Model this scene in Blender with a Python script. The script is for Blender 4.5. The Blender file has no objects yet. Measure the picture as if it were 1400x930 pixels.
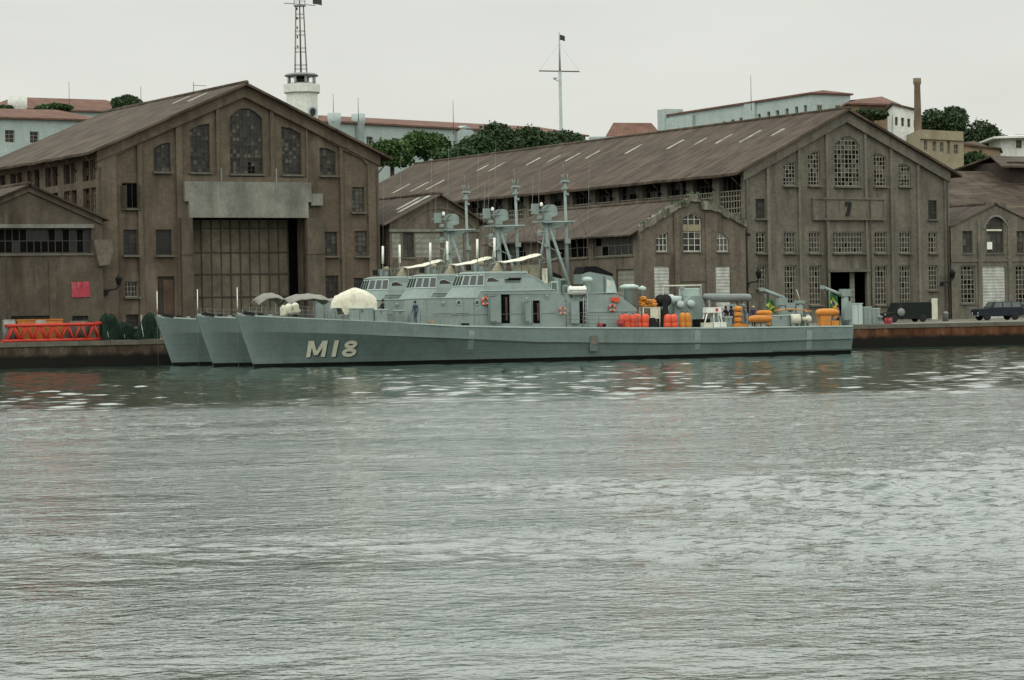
import bpy, bmesh, math, random
import numpy as np
from mathutils import Vector, Matrix
from mathutils.geometry import tessellate_polygon
random.seed(7)
R = math.radians
scene = bpy.context.scene
col = scene.collection

# ------------------------------------------------------------------ camera
F, CZ = 3550.0, 3.5            # focal length in photo pixels (1400 wide), eye height in m
PITCH, ROLL = math.atan(33 / F), 0.019
cam_data = bpy.data.cameras.new('camera')
cam_data.sensor_width = 36.0
cam_data.lens = F / 1400 * 36
cam_data.clip_start = 0.5
cam_data.clip_end = 6000
cam = bpy.data.objects.new('camera', cam_data)
col.objects.link(cam)
CAM_M = (Matrix.Rotation(math.pi / 2 - PITCH, 3, 'X') @ Matrix.Rotation(-ROLL, 3, 'Z'))
cam.matrix_world = Matrix.Translation((0, 0, CZ)) @ CAM_M.to_4x4()
scene.camera = cam

# ------------------------------------------------------------------ sky, sun, exposure
SUN_EL, SUN_AZ = R(52), R(205)
world = bpy.data.worlds.new('World')
scene.world = world
world.use_nodes = True
nt = world.node_tree
for n in list(nt.nodes): nt.nodes.remove(n)
out = nt.nodes.new('ShaderNodeOutputWorld')
bg = nt.nodes.new('ShaderNodeBackground'); bg.inputs['Strength'].default_value = 0.1
sky = nt.nodes.new('ShaderNodeTexSky'); sky.sky_type = 'NISHITA'; sky.sun_disc = False
sky.sun_elevation = SUN_EL; sky.sun_rotation = SUN_AZ
sky.air_density = 1.5; sky.dust_density = 6.0
mix = nt.nodes.new('ShaderNodeMix'); mix.data_type = 'RGBA'; mix.inputs[0].default_value = 0.96
tc = nt.nodes.new('ShaderNodeTexCoord')
sep = nt.nodes.new('ShaderNodeSeparateXYZ')
ramp = nt.nodes.new('ShaderNodeValToRGB')      # overcast: pale grey-cream low down, brightened above the view to lift the water
ramp.color_ramp.elements[0].position = 0.0; ramp.color_ramp.elements[0].color = (0.835, 0.845, 0.775, 1)
ramp.color_ramp.elements[1].position = 0.5; ramp.color_ramp.elements[1].color = (1.95, 2.06, 1.93, 1)
e = ramp.color_ramp.elements.new(0.12); e.color = (0.78, 0.80, 0.745, 1)
e = ramp.color_ramp.elements.new(0.155); e.color = (1.18, 1.22, 1.135, 1)
e = ramp.color_ramp.elements.new(0.26); e.color = (1.68, 1.76, 1.64, 1)
cn = nt.nodes.new('ShaderNodeTexNoise'); cn.inputs['Scale'].default_value = 5; cn.inputs['Detail'].default_value = 5
cmap = nt.nodes.new('ShaderNodeMapping'); cmap.inputs['Scale'].default_value = (1, 1, 4)
cr = nt.nodes.new('ShaderNodeMapRange'); cr.inputs[3].default_value = 8.4; cr.inputs[4].default_value = 10.7
mul = nt.nodes.new('ShaderNodeVectorMath'); mul.operation = 'SCALE'
L = nt.links.new
L(tc.outputs['Generated'], sep.inputs[0]); L(sep.outputs['Z'], ramp.inputs[0])
L(tc.outputs['Generated'], cmap.inputs[0]); L(cmap.outputs[0], cn.inputs['Vector']); L(cn.outputs[0], cr.inputs[0])
L(ramp.outputs[0], mul.inputs[0]); L(cr.outputs[0], mul.inputs['Scale'])
L(sky.outputs[0], mix.inputs[6]); L(mul.outputs[0], mix.inputs[7]); L(mix.outputs[2], bg.inputs[0]); L(bg.outputs[0], out.inputs[0])
sl = bpy.data.lights.new('sun', 'SUN'); sl.energy = 0.55; sl.angle = R(25); sl.color = (1, 0.96, 0.88)
sun = bpy.data.objects.new('sun', sl); col.objects.link(sun)
sdir = Vector((math.sin(SUN_AZ) * math.cos(SUN_EL), math.cos(SUN_AZ) * math.cos(SUN_EL), math.sin(SUN_EL)))
sun.rotation_euler = sdir.to_track_quat('Z', 'Y').to_euler(); sun.location = (0, -50, 120)
scene.view_settings.view_transform = 'Standard'
scene.view_settings.look = 'None'
scene.view_settings.exposure = 0.0
scene.view_settings.gamma = 1.0

# ------------------------------------------------------------------ measuring planes
CAMP = Vector((0, 0, CZ))
def ray(px, py): return CAM_M @ Vector(((px - 700) / F, -(py - 465) / F, -1))
class Frame:
    """A vertical reference plane: origin, e along it, n into it. at() gives (along, height) of a photo point."""
    def __init__(s, ox, oy, oz, deg):
        s.o = Vector((ox, oy, oz)); s.a = R(deg)
        s.e = Vector((math.cos(s.a), math.sin(s.a), 0)); s.n = Vector((-math.sin(s.a), math.cos(s.a), 0))
    def at(s, px, py, d=0.0):
        r = ray(px, py); k = ((s.o - CAMP).dot(s.n) + d) / r.dot(s.n); p = CAMP + k * r - s.o
        return p.dot(s.e), p.z
    def side(s, px, py, t=0.0):
        r = ray(px, py); k = ((s.o - CAMP).dot(s.e) + t) / r.dot(s.e); p = CAMP + k * r - s.o
        return p.dot(s.n), p.z
    def w(s, t, d, z): return s.o + s.e * t + s.n * d + Vector((0, 0, z))
def pix(px, py, Y):
    r = ray(px, py); return CAMP + r * (Y / r.y)

# ------------------------------------------------------------------ materials
def mat(name, c, rough=0.8, metal=0.0, var=0.25, scale=1.2, stain=None, st_amt=0.5, st_scale=0.35, st_stretch=(1, 1, 0.25),
        bump=0.0, bscale=20, spec=0.4, brick=None, bmix=0.8, stain2=None, wave=None, fine=0.12):
    m = bpy.data.materials.new(name); m.use_nodes = True
    t = m.node_tree; n = t.nodes; b = n['Principled BSDF']; l = t.links.new
    b.inputs['Roughness'].default_value = rough; b.inputs['Metallic'].default_value = metal
    b.inputs['Specular IOR Level'].default_value = spec
    tc = n.new('ShaderNodeTexCoord')
    no = n.new('ShaderNodeTexNoise'); no.inputs['Scale'].default_value = scale; no.inputs['Detail'].default_value = 8; no.inputs['Roughness'].default_value = 0.65
    l(tc.outputs['Object'], no.inputs['Vector'])
    rp = n.new('ShaderNodeMapRange'); rp.inputs[1].default_value = 0.3; rp.inputs[2].default_value = 0.7
    rp.inputs[3].default_value = 1 - var; rp.inputs[4].default_value = 1 + var
    l(no.outputs[0], rp.inputs[0])
    nf = n.new('ShaderNodeTexNoise'); nf.inputs['Scale'].default_value = scale * 9; nf.inputs['Detail'].default_value = 4
    l(tc.outputs['Object'], nf.inputs['Vector'])
    rf = n.new('ShaderNodeMapRange'); rf.inputs[1].default_value = 0.3; rf.inputs[2].default_value = 0.7
    rf.inputs[3].default_value = 1 - fine; rf.inputs[4].default_value = 1 + fine
    l(nf.outputs[0], rf.inputs[0])
    mm = n.new('ShaderNodeMath'); mm.operation = 'MULTIPLY'; l(rp.outputs[0], mm.inputs[0]); l(rf.outputs[0], mm.inputs[1])
    vs = n.new('ShaderNodeVectorMath'); vs.operation = 'SCALE'; vs.inputs[0].default_value = c; l(mm.outputs[0], vs.inputs['Scale'])
    cur = vs.outputs[0]
    if brick:
        bt = n.new('ShaderNodeTexBrick'); mp = n.new('ShaderNodeMapping'); mp.inputs['Rotation'].default_value = (R(90), 0, 0)
        l(tc.outputs['Object'], mp.inputs[0]); l(mp.outputs[0], bt.inputs['Vector'])
        bt.inputs['Scale'].default_value = brick; bt.inputs['Color1'].default_value = (1, 1, 1, 1); bt.inputs['Color2'].default_value = (.78, .76, .74, 1)
        bt.inputs['Mortar'].default_value = (.7, .7, .7, 1); bt.inputs['Mortar Size'].default_value = 0.012
        mx = n.new('ShaderNodeMix'); mx.data_type = 'RGBA'; mx.blend_type = 'MULTIPLY'; mx.inputs[0].default_value = bmix
        l(cur, mx.inputs[6]); l(bt.outputs[0], mx.inputs[7]); cur = mx.outputs[2]
    if stain:
        mp = n.new('ShaderNodeMapping'); mp.inputs['Scale'].default_value = st_stretch
        ns = n.new('ShaderNodeTexNoise'); ns.inputs['Scale'].default_value = st_scale; ns.inputs['Detail'].default_value = 9; ns.inputs['Roughness'].default_value = 0.7
        l(tc.outputs['Object'], mp.inputs[0]); l(mp.outputs[0], ns.inputs['Vector'])
        rs = n.new('ShaderNodeMapRange'); rs.inputs[1].default_value = 0.48; rs.inputs[2].default_value = 0.66; rs.inputs[4].default_value = st_amt
        l(ns.outputs[0], rs.inputs[0])
        mx = n.new('ShaderNodeMix'); mx.data_type = 'RGBA'; mx.inputs[7].default_value = (*stain, 1)
        l(rs.outputs[0], mx.inputs[0]); l(cur, mx.inputs[6]); cur = mx.outputs[2]
    if stain2:
        c2, am, sc2, str2, lo, hi = stain2
        mp = n.new('ShaderNodeMapping'); mp.inputs['Scale'].default_value = str2; mp.inputs['Location'].default_value = (3.3, 7.1, 1.7)
        ns = n.new('ShaderNodeTexNoise'); ns.inputs['Scale'].default_value = sc2; ns.inputs['Detail'].default_value = 8; ns.inputs['Roughness'].default_value = 0.65
        l(tc.outputs['Object'], mp.inputs[0]); l(mp.outputs[0], ns.inputs['Vector'])
        rs = n.new('ShaderNodeMapRange'); rs.inputs[1].default_value = lo; rs.inputs[2].default_value = hi; rs.inputs[4].default_value = am
        l(ns.outputs[0], rs.inputs[0])
        mx = n.new('ShaderNodeMix'); mx.data_type = 'RGBA'; mx.inputs[7].default_value = (*c2, 1)
        l(rs.outputs[0], mx.inputs[0]); l(cur, mx.inputs[6]); cur = mx.outputs[2]
    h = None
    if wave:      # corrugation or boards: (axis, repeats per metre, strength)
        wv = n.new('ShaderNodeTexWave'); wv.bands_direction = wave[0]; wv.inputs['Scale'].default_value = wave[1] * math.pi / 10
        wv.inputs['Distortion'].default_value = 0.15
        l(tc.outputs['Object'], wv.inputs['Vector']); h = wv.outputs['Fac']
        rw = n.new('ShaderNodeMapRange'); rw.inputs[3].default_value = 1 - wave[2]; rw.inputs[4].default_value = 1 + wave[2] * 0.4
        l(h, rw.inputs[0])
        v2 = n.new('ShaderNodeVectorMath'); v2.operation = 'SCALE'; l(cur, v2.inputs[0]); l(rw.outputs[0], v2.inputs['Scale']); cur = v2.outputs[0]
    l(cur, b.inputs['Base Color'])
    if bump or wave:
        bp = n.new('ShaderNodeBump'); bp.inputs['Strength'].default_value = max(bump, 0.35 if wave else 0); bp.inputs['Distance'].default_value = 0.04
        if wave: l(h, bp.inputs['Height'])
        else:
            nb = n.new('ShaderNodeTexNoise'); nb.inputs['Scale'].default_value = bscale; nb.inputs['Detail'].default_value = 4
            l(tc.outputs['Object'], nb.inputs['Vector']); l(nb.outputs[0], bp.inputs['Height'])
        l(bp.outputs[0], b.inputs['Normal'])
    return m
M = {}
def defm(k, *a, **kw): M[k] = mat(k, *a, **kw)
defm('brown_brick', (0.112, 0.088, 0.064), var=0.22, stain2=((0.185, 0.155, 0.12), 0.55, 0.5, (1, 1, 0.35), 0.54, 0.72), scale=0.25, stain=(0.055, 0.042, 0.032), st_amt=0.8, st_scale=0.9, st_stretch=(1, 1, 0.12), brick=1.6, bump=0.3, rough=0.92, spec=0.15)
defm('olive_brick', (0.140, 0.126, 0.101), var=0.22, stain2=((0.20, 0.185, 0.15), 0.5, 0.5, (1, 1, 0.35), 0.54, 0.72), scale=0.3, stain=(0.060, 0.052, 0.040), st_amt=0.75, st_scale=0.9, st_stretch=(1, 1, 0.12), brick=1.6, bump=0.3, rough=0.92, spec=0.15)
defm('olive_trim', (0.165, 0.150, 0.122), var=0.22, scale=0.3, stain=(0.060, 0.052, 0.040), st_amt=0.75, st_scale=0.9, st_stretch=(1, 1, 0.12), brick=1.6, bump=0.3, rough=0.92, spec=0.15)
defm('brown_trim', (0.128, 0.103, 0.076), var=0.22, scale=0.25, stain=(0.055, 0.042, 0.032), st_amt=0.8, st_scale=0.9, st_stretch=(1, 1, 0.12), brick=1.6, bump=0.3, rough=0.92, spec=0.15)
defm('rust_brick', (0.132, 0.112, 0.088), var=0.25, stain2=((0.19, 0.16, 0.125), 0.5, 0.6, (1, 1, 0.35), 0.54, 0.72), scale=0.35, stain=(0.05, 0.036, 0.028), st_amt=0.8, st_scale=0.9, st_stretch=(1, 1, 0.12), brick=1.6, bump=0.3, rough=0.92, spec=0.15)
defm('old_plaster', (0.085, 0.070, 0.052), var=0.35, stain2=((0.15, 0.13, 0.10), 0.5, 0.7, (1, 1, 0.5), 0.54, 0.70), scale=0.5, stain=(0.038, 0.030, 0.022), st_amt=0.85, bump=0.3, rough=0.95, spec=0.15)
defm('mossy_stone', (0.17, 0.16, 0.125), var=0.6, scale=1.1, stain=(0.02, 0.025, 0.015), st_amt=0.9, st_scale=1.2, bump=0.5, rough=0.95, spec=0.1)
defm('concrete', (0.175, 0.172, 0.148), var=0.25, scale=0.5, stain=(0.08, 0.076, 0.06), st_amt=0.75, bump=0.2, rough=0.9, spec=0.15)
defm('sill_stone', (0.105, 0.098, 0.078), var=0.3, scale=1, rough=0.9, spec=0.1)
defm('tile_roof', (0.070, 0.051, 0.037), var=0.55, scale=0.5, stain=(0.026, 0.021, 0.017), st_amt=0.95, st_scale=3.0, st_stretch=(0.07, 1, 0.07), stain2=((0.120, 0.092, 0.068), 0.65, 1.0, (0.12, 1, 0.12), 0.52, 0.64), wave=('Y', 2.2, 0.35), rough=0.9, spec=0.15)
defm('worn_roof', (0.070, 0.053, 0.041), var=0.45, scale=0.4, stain=(0.030, 0.024, 0.020), st_amt=0.9, st_scale=3.0, st_stretch=(0.08, 1, 0.08), stain2=((0.14, 0.115, 0.092), 0.6, 1.0, (0.12, 1, 0.12), 0.53, 0.66), wave=('Y', 2.6, 0.3), rough=0.9, spec=0.15)
defm('skylight', (0.22, 0.205, 0.165), var=0.7, scale=1.3, rough=0.55)
defm('red_tile', (0.135, 0.072, 0.054), var=0.35, scale=0.5, stain=(0.10, 0.065, 0.05), st_amt=0.6, wave=('X', 3.0, 0.25), rough=0.9, spec=0.15)
defm('blue_white', (0.33, 0.38, 0.365), var=0.12, scale=0.3, stain=(0.25, 0.27, 0.25), st_amt=0.4, rough=0.85, spec=0.2)
defm('white_wall', (0.58, 0.59, 0.54), var=0.10, scale=0.3, stain=(0.3, 0.3, 0.26), st_amt=0.4, rough=0.85, spec=0.2)
defm('tan_wall', (0.25, 0.215, 0.145), var=0.2, scale=0.4, stain=(0.12, 0.10, 0.07), st_amt=0.6, rough=0.9, spec=0.15)
defm('ochre_wall', (0.24, 0.18, 0.115), var=0.3, scale=0.4, stain=(0.10, 0.075, 0.05), st_amt=0.6, rough=0.9, spec=0.15)
defm('chimney_brick', (0.16, 0.120, 0.080), var=0.25, scale=0.6, brick=2.0, rough=0.9)
defm('dark_glass', (0.012, 0.012, 0.012), var=0.5, scale=0.6, rough=0.35, spec=0.3)
defm('dusty_glass', (0.075, 0.072, 0.060), var=0.4, scale=2, rough=0.6, spec=0.3)
defm('grimy_glass', (0.036, 0.033, 0.028), var=0.5, scale=2, rough=0.6, spec=0.3)
defm('dark_frame', (0.050, 0.043, 0.034), var=0.3, scale=3, rough=0.8, spec=0.2)
defm('pale_frame', (0.21, 0.195, 0.15), var=0.3, scale=3, rough=0.8, spec=0.2)
defm('white_frame', (0.50, 0.50, 0.44), var=0.2, scale=3, rough=0.7, spec=0.2)
defm('shutter_white', (0.40, 0.41, 0.375), var=0.3, scale=1.6, stain=(0.22, 0.21, 0.17), st_amt=0.6, st_scale=1.5, rough=0.8, wave=('Z', 3.2, 0.3))
defm('pale_panel', (0.20, 0.20, 0.165), var=0.25, scale=1.0, stain=(0.15, 0.14, 0.1), st_amt=0.6, st_scale=1, rough=0.85, wave=('Z', 2.0, 0.2))
defm('big_door', (0.115, 0.098, 0.070), var=0.35, scale=0.7, stain=(0.055, 0.045, 0.03), st_amt=0.8, rough=0.8, spec=0.2)
defm('black', (0.008, 0.008, 0.008), var=0.3, rough=0.85, spec=0.1)
defm('void', (0.006, 0.006, 0.006), var=0.2, rough=1.0, spec=0.0)
defm('dark_wood', (0.030, 0.022, 0.016), var=0.4, rough=0.9)
defm('brown_timber', (0.07, 0.042, 0.028), var=0.4, rough=0.9)
defm('sign_red', (0.30, 0.025, 0.042), var=0.3, scale=3, stain=(0.5, 0.35, 0.3), st_amt=0.25, st_scale=3, rough=0.7)
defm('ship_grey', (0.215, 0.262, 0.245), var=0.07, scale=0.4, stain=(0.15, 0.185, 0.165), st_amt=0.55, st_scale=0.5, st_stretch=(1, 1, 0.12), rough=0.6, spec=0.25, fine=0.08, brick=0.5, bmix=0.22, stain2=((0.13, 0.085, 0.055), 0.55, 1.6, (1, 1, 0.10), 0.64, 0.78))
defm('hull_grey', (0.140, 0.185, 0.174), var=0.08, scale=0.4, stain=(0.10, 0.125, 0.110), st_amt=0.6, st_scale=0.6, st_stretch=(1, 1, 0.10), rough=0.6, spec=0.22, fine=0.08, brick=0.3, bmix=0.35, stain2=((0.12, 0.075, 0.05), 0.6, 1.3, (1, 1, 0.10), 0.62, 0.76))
defm('ship_deck', (0.13, 0.16, 0.145), var=0.2, scale=1, rough=0.8)
defm('ship_light', (0.36, 0.43, 0.40), var=0.1, scale=1, rough=0.5)
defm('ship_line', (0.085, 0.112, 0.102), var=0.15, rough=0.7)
defm('boot_black', (0.006, 0.007, 0.006), var=0.3, rough=0.8, spec=0.1)
defm('ship_glass', (0.020, 0.026, 0.024), var=0.2, rough=0.15, spec=0.6)
defm('brown_glass', (0.045, 0.030, 0.024), var=0.2, rough=0.3, spec=0.5)
defm('number_cream', (0.66, 0.64, 0.50), var=0.1, scale=3, rough=0.7)
defm('canvas_white', (0.55, 0.53, 0.43), var=0.15, scale=1.5, stain=(0.36, 0.32, 0.23), st_amt=0.7, st_scale=1.2, st_stretch=(1, 1, .6), bump=0.5, bscale=4, rough=0.9, spec=0.1)
defm('canvas_grey', (0.20, 0.195, 0.17), var=0.2, scale=1.5, bump=0.5, bscale=4, rough=0.9, spec=0.1)
defm('canvas_cream', (0.60, 0.58, 0.48), var=0.10, scale=1.5, bump=0.4, bscale=4, rough=0.9, spec=0.1)
defm('canvas_tan', (0.24, 0.22, 0.16), var=0.2, scale=1.5, bump=0.4, bscale=4, rough=0.9, spec=0.1)
defm('green_tarp', (0.004, 0.012, 0.007), var=0.5, scale=2.5, stain=(0.02, 0.05, 0.03), st_amt=0.5, st_scale=3, rough=0.85, spec=0.15, bump=0.5, bscale=3)
defm('truss_red', (0.42, 0.030, 0.016), var=0.2, scale=3, rough=0.6)
defm('orange_red', (0.60, 0.075, 0.028), var=0.15, scale=3, stain=(0.35, 0.045, 0.03), st_amt=0.4, st_scale=2, rough=0.5)
defm('orange_yellow', (0.50, 0.180, 0.018), var=0.15, scale=3, stain=(0.35, 0.13, 0.03), st_amt=0.5, st_scale=2, rough=0.6)
defm('buoy_red', (0.45, 0.05, 0.05), var=0.2, scale=3, rough=0.6)
defm('crate_orange', (0.38, 0.14, 0.025), var=0.3, scale=1.2, rough=0.7)
defm('white_paint', (0.66, 0.66, 0.60), var=0.12, scale=3, rough=0.5)
defm('cream_paint', (0.50, 0.49, 0.38), var=0.15, scale=3, rough=0.6)
defm('metal_grey', (0.17, 0.18, 0.165), var=0.2, scale=2, rough=0.5, metal=0.2)
defm('boat_grey', (0.15, 0.165, 0.16), var=0.1, scale=2, rough=0.45)
defm('rubber', (0.02, 0.02, 0.02), var=0.3, rough=0.8)
defm('wood', (0.25, 0.16, 0.085), var=0.3, rough=0.8)
defm('iron_black', (0.013, 0.014, 0.013), var=0.3, rough=0.75, spec=0.2)
defm('mast_dark', (0.10, 0.085, 0.07), var=0.4, scale=1.5, rough=0.7)
defm('mast_grey', (0.27, 0.30, 0.29), var=0.15, scale=1.5, rough=0.6)
defm('flag_dark', (0.03, 0.04, 0.035), var=0.2, rough=0.8)
defm('flag_green', (0.015, 0.12, 0.035), var=0.3, rough=0.8)
defm('flag_yellow', (0.55, 0.50, 0.06), var=0.15, rough=0.8)
defm('flag_blue', (0.03, 0.07, 0.28), var=0.1, rough=0.8)
defm('skin', (0.19, 0.095, 0.062), var=0.1, rough=0.6)
defm('cloth_black', (0.012, 0.012, 0.013), var=0.3, rough=0.9)
defm('cloth_navy', (0.035, 0.060, 0.085), var=0.3, rough=0.9)
defm('cloth_purple', (0.055, 0.045, 0.11), var=0.3, rough=0.9)
defm('cloth_grey', (0.12, 0.15, 0.15), var=0.3, rough=0.9)
defm('hair_black', (0.015, 0.012, 0.010), var=0.2, rough=0.8)
defm('hair_red', (0.10, 0.018, 0.014), var=0.2, rough=0.8)
defm('car_green', (0.006, 0.009, 0.008), var=0.2, rough=0.55, spec=0.2)
defm('car_blue', (0.007, 0.011, 0.020), var=0.2, rough=0.5, spec=0.25)
defm('tyre', (0.012, 0.012, 0.012), rough=0.9)
defm('chrome', (0.45, 0.45, 0.42), rough=0.3, metal=0.8)
defm('lead_glass', (0.07, 0.085, 0.08), var=0.2, rough=0.2)
defm('bark', (0.06, 0.045, 0.032), var=0.3, scale=3, rough=0.95)
defm('apron', (0.135, 0.125, 0.10), var=0.3, scale=0.3, stain=(0.07, 0.065, 0.05), st_amt=0.6, bump=0.3, rough=0.9)
defm('hill_green', (0.05, 0.065, 0.03), var=0.4, scale=0.1, rough=1.0)
defm('chalk', (0.40, 0.40, 0.36), var=0.3, rough=0.8)

# quay wall: rust and concrete patches, black weed below the tide mark
def quay_mat():
    m = bpy.data.materials.new('quay_stone'); m.use_nodes = True; t = m.node_tree; n = t.nodes; l = t.links.new; b = n['Principled BSDF']
    tc = n.new('ShaderNodeTexCoord'); mp = n.new('ShaderNodeMapping'); mp.inputs['Scale'].default_value = (1, 1, 0.35)
    n1 = n.new('ShaderNodeTexNoise'); n1.inputs['Scale'].default_value = 0.8; n1.inputs['Detail'].default_value = 10; n1.inputs['Roughness'].default_value = .7
    l(tc.outputs['Object'], mp.inputs[0]); l(mp.outputs[0], n1.inputs['Vector'])
    cr = n.new('ShaderNodeValToRGB'); cs = cr.color_ramp
    cs.elements[0].position = 0.33; cs.elements[0].color = (0.018, 0.012, 0.008, 1)
    cs.elements[1].position = 0.72; cs.elements[1].color = (0.17, 0.15, 0.11, 1)
    x = cs.elements.new(0.47); x.color = (0.045, 0.033, 0.022, 1); x = cs.elements.new(0.58); x.color = (0.070, 0.052, 0.036, 1)
    l(n1.outputs[0], cr.inputs[0])
    sp = n.new('ShaderNodeSeparateXYZ'); l(tc.outputs['Object'], sp.inputs[0])
    mr2 = n.new('ShaderNodeMapRange'); mr2.inputs[1].default_value = 50; mr2.inputs[2].default_value = 62; mr2.inputs[3].default_value = 0.0; mr2.inputs[4].default_value = 0.55; l(sp.outputs['X'], mr2.inputs[0])
    rx = n.new('ShaderNodeMix'); rx.data_type = 'RGBA'; rx.blend_type = 'MULTIPLY'; rx.inputs[7].default_value = (2.3, 0.95, 0.45, 1); l(mr2.outputs[0], rx.inputs[0]); l(cr.outputs[0], rx.inputs[6])
    n2 = n.new('ShaderNodeTexNoise'); n2.inputs['Scale'].default_value = 1.2; n2.inputs['Detail'].default_value = 6; l(tc.outputs['Object'], n2.inputs['Vector'])
    ad = n.new('ShaderNodeMath'); ad.operation = 'MULTIPLY_ADD'; ad.inputs[1].default_value = 0.6; l(n2.outputs[0], ad.inputs[0]); l(sp.outputs['Z'], ad.inputs[2])
    mr = n.new('ShaderNodeMapRange'); mr.inputs[1].default_value = 1.15; mr.inputs[2].default_value = 1.5; l(ad.outputs[0], mr.inputs[0])
    mx = n.new('ShaderNodeMix'); mx.data_type = 'RGBA'; mx.inputs[6].default_value = (0.008, 0.008, 0.006, 1); l(mr.outputs[0], mx.inputs[0]); l(rx.outputs[2], mx.inputs[7])
    l(mx.outputs[2], b.inputs['Base Color']); b.inputs['Roughness'].default_value = 0.9; b.inputs['Specular IOR Level'].default_value = 0.2
    bp = n.new('ShaderNodeBump'); bp.inputs['Strength'].default_value = 0.6; bp.inputs['Distance'].default_value = 0.08; l(n1.outputs[0], bp.inputs['Height']); l(bp.outputs[0], b.inputs['Normal'])
    return m
M['quay_stone'] = quay_mat()
def leaf_mat(name, a, b_):
    m = bpy.data.materials.new(name); m.use_nodes = True; t = m.node_tree; n = t.nodes; l = t.links.new; b = n['Principled BSDF']
    g = n.new('ShaderNodeNewGeometry'); cr = n.new('ShaderNodeValToRGB')
    cr.color_ramp.elements[0].color = (*a, 1); cr.color_ramp.elements[1].color = (*b_, 1)
    l(g.outputs['Random Per Island'], cr.inputs[0]); l(cr.outputs[0], b.inputs['Base Color'])
    b.inputs['Roughness'].default_value = 0.7; b.inputs['Specular IOR Level'].default_value = 0.2
    return m
M['leaf_bright'] = leaf_mat('leaf_bright', (0.030, 0.062, 0.018), (0.075, 0.130, 0.040))
M['leaf_dark'] = leaf_mat('leaf_dark', (0.018, 0.034, 0.014), (0.052, 0.080, 0.032))
M['leaf_mid'] = leaf_mat('leaf_mid', (0.020, 0.045, 0.016), (0.050, 0.090, 0.032))
def water_mat():
    m = bpy.data.materials.new('harbour_water'); m.use_nodes = True; t = m.node_tree; n = t.nodes; l = t.links.new; b = n['Principled BSDF']
    b.inputs['Base Color'].default_value = (0.028, 0.046, 0.034, 1); b.inputs['Roughness'].default_value = 0.05; b.inputs['IOR'].default_value = 1.33
    tc = n.new('ShaderNodeTexCoord')
    hs = None
    for sc, st, amp in ((2.0, (0.9, 1.0, 1), 0.032), (4.6, (0.9, 1.0, 1), 0.022), (10.0, (1.0, 1.0, 1), 0.009)):
        mp = n.new('ShaderNodeMapping'); mp.inputs['Scale'].default_value = st; mp.inputs['Rotation'].default_value = (0, 0, R(sc * 3 - 22))
        no = n.new('ShaderNodeTexNoise'); no.inputs['Scale'].default_value = sc; no.inputs['Detail'].default_value = 3; no.inputs['Roughness'].default_value = 0.5
        l(tc.outputs['Object'], mp.inputs[0]); l(mp.outputs[0], no.inputs['Vector'])
        mu = n.new('ShaderNodeMath'); mu.operation = 'MULTIPLY_ADD'; mu.inputs[1].default_value = amp
        l(no.outputs[0], mu.inputs[0])
        if hs is None: mu.inputs[2].default_value = 0
        else: l(hs, mu.inputs[2])
        hs = mu.outputs[0]
    # wind line: ripples in the open basin, sheltered glassy water along the ships and the quay; and drifting cat's-paws
    sp = n.new('ShaderNodeSeparateXYZ'); l(tc.outputs['Object'], sp.inputs[0])
    nw = n.new('ShaderNodeTexNoise'); nw.inputs['Scale'].default_value = 0.09; nw.inputs['Detail'].default_value = 4; l(tc.outputs['Object'], nw.inputs['Vector'])
    ma = n.new('ShaderNodeMath'); ma.operation = 'MULTIPLY_ADD'; ma.inputs[1].default_value = 34; l(nw.outputs[0], ma.inputs[0]); l(sp.outputs['Y'], ma.inputs[2])
    mr = n.new('ShaderNodeMapRange'); mr.inputs[1].default_value = 116; mr.inputs[2].default_value = 132; mr.inputs[3].default_value = 1.0; mr.inputs[4].default_value = 0.10; l(ma.outputs[0], mr.inputs[0])
    mp = n.new('ShaderNodeMapping'); mp.inputs['Scale'].default_value = (0.35, 1.0, 1); l(tc.outputs['Object'], mp.inputs[0])
    n2 = n.new('ShaderNodeTexNoise'); n2.inputs['Scale'].default_value = 0.22; n2.inputs['Detail'].default_value = 5; l(mp.outputs[0], n2.inputs['Vector'])
    m2 = n.new('ShaderNodeMapRange'); m2.inputs[1].default_value = 0.35; m2.inputs[2].default_value = 0.68; m2.inputs[3].default_value = 0.55; m2.inputs[4].default_value = 1.6; l(n2.outputs[0], m2.inputs[0])
    mm = n.new('ShaderNodeMath'); mm.operation = 'MULTIPLY'; l(mr.outputs[0], mm.inputs[0]); l(m2.outputs[0], mm.inputs[1])
    fr_ = n.new('ShaderNodeMapRange'); fr_.inputs[1].default_value = 50; fr_.inputs[2].default_value = 88; fr_.inputs[3].default_value = 1.0; fr_.inputs[4].default_value = 2.1; l(ma.outputs[0], fr_.inputs[0])
    m3 = n.new('ShaderNodeMath'); m3.operation = 'MULTIPLY'; l(mm.outputs[0], m3.inputs[0]); l(fr_.outputs[0], m3.inputs[1])
    mh = n.new('ShaderNodeMath'); mh.operation = 'MULTIPLY'; l(hs, mh.inputs[0]); l(m3.outputs[0], mh.inputs[1])
    bp = n.new('ShaderNodeBump'); bp.inputs['Strength'].default_value = 1.0; bp.inputs['Distance'].default_value = 1.0
    l(mh.outputs[0], bp.inputs['Height']); l(bp.outputs[0], b.inputs['Normal'])
    return m
M['water'] = water_mat()

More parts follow.
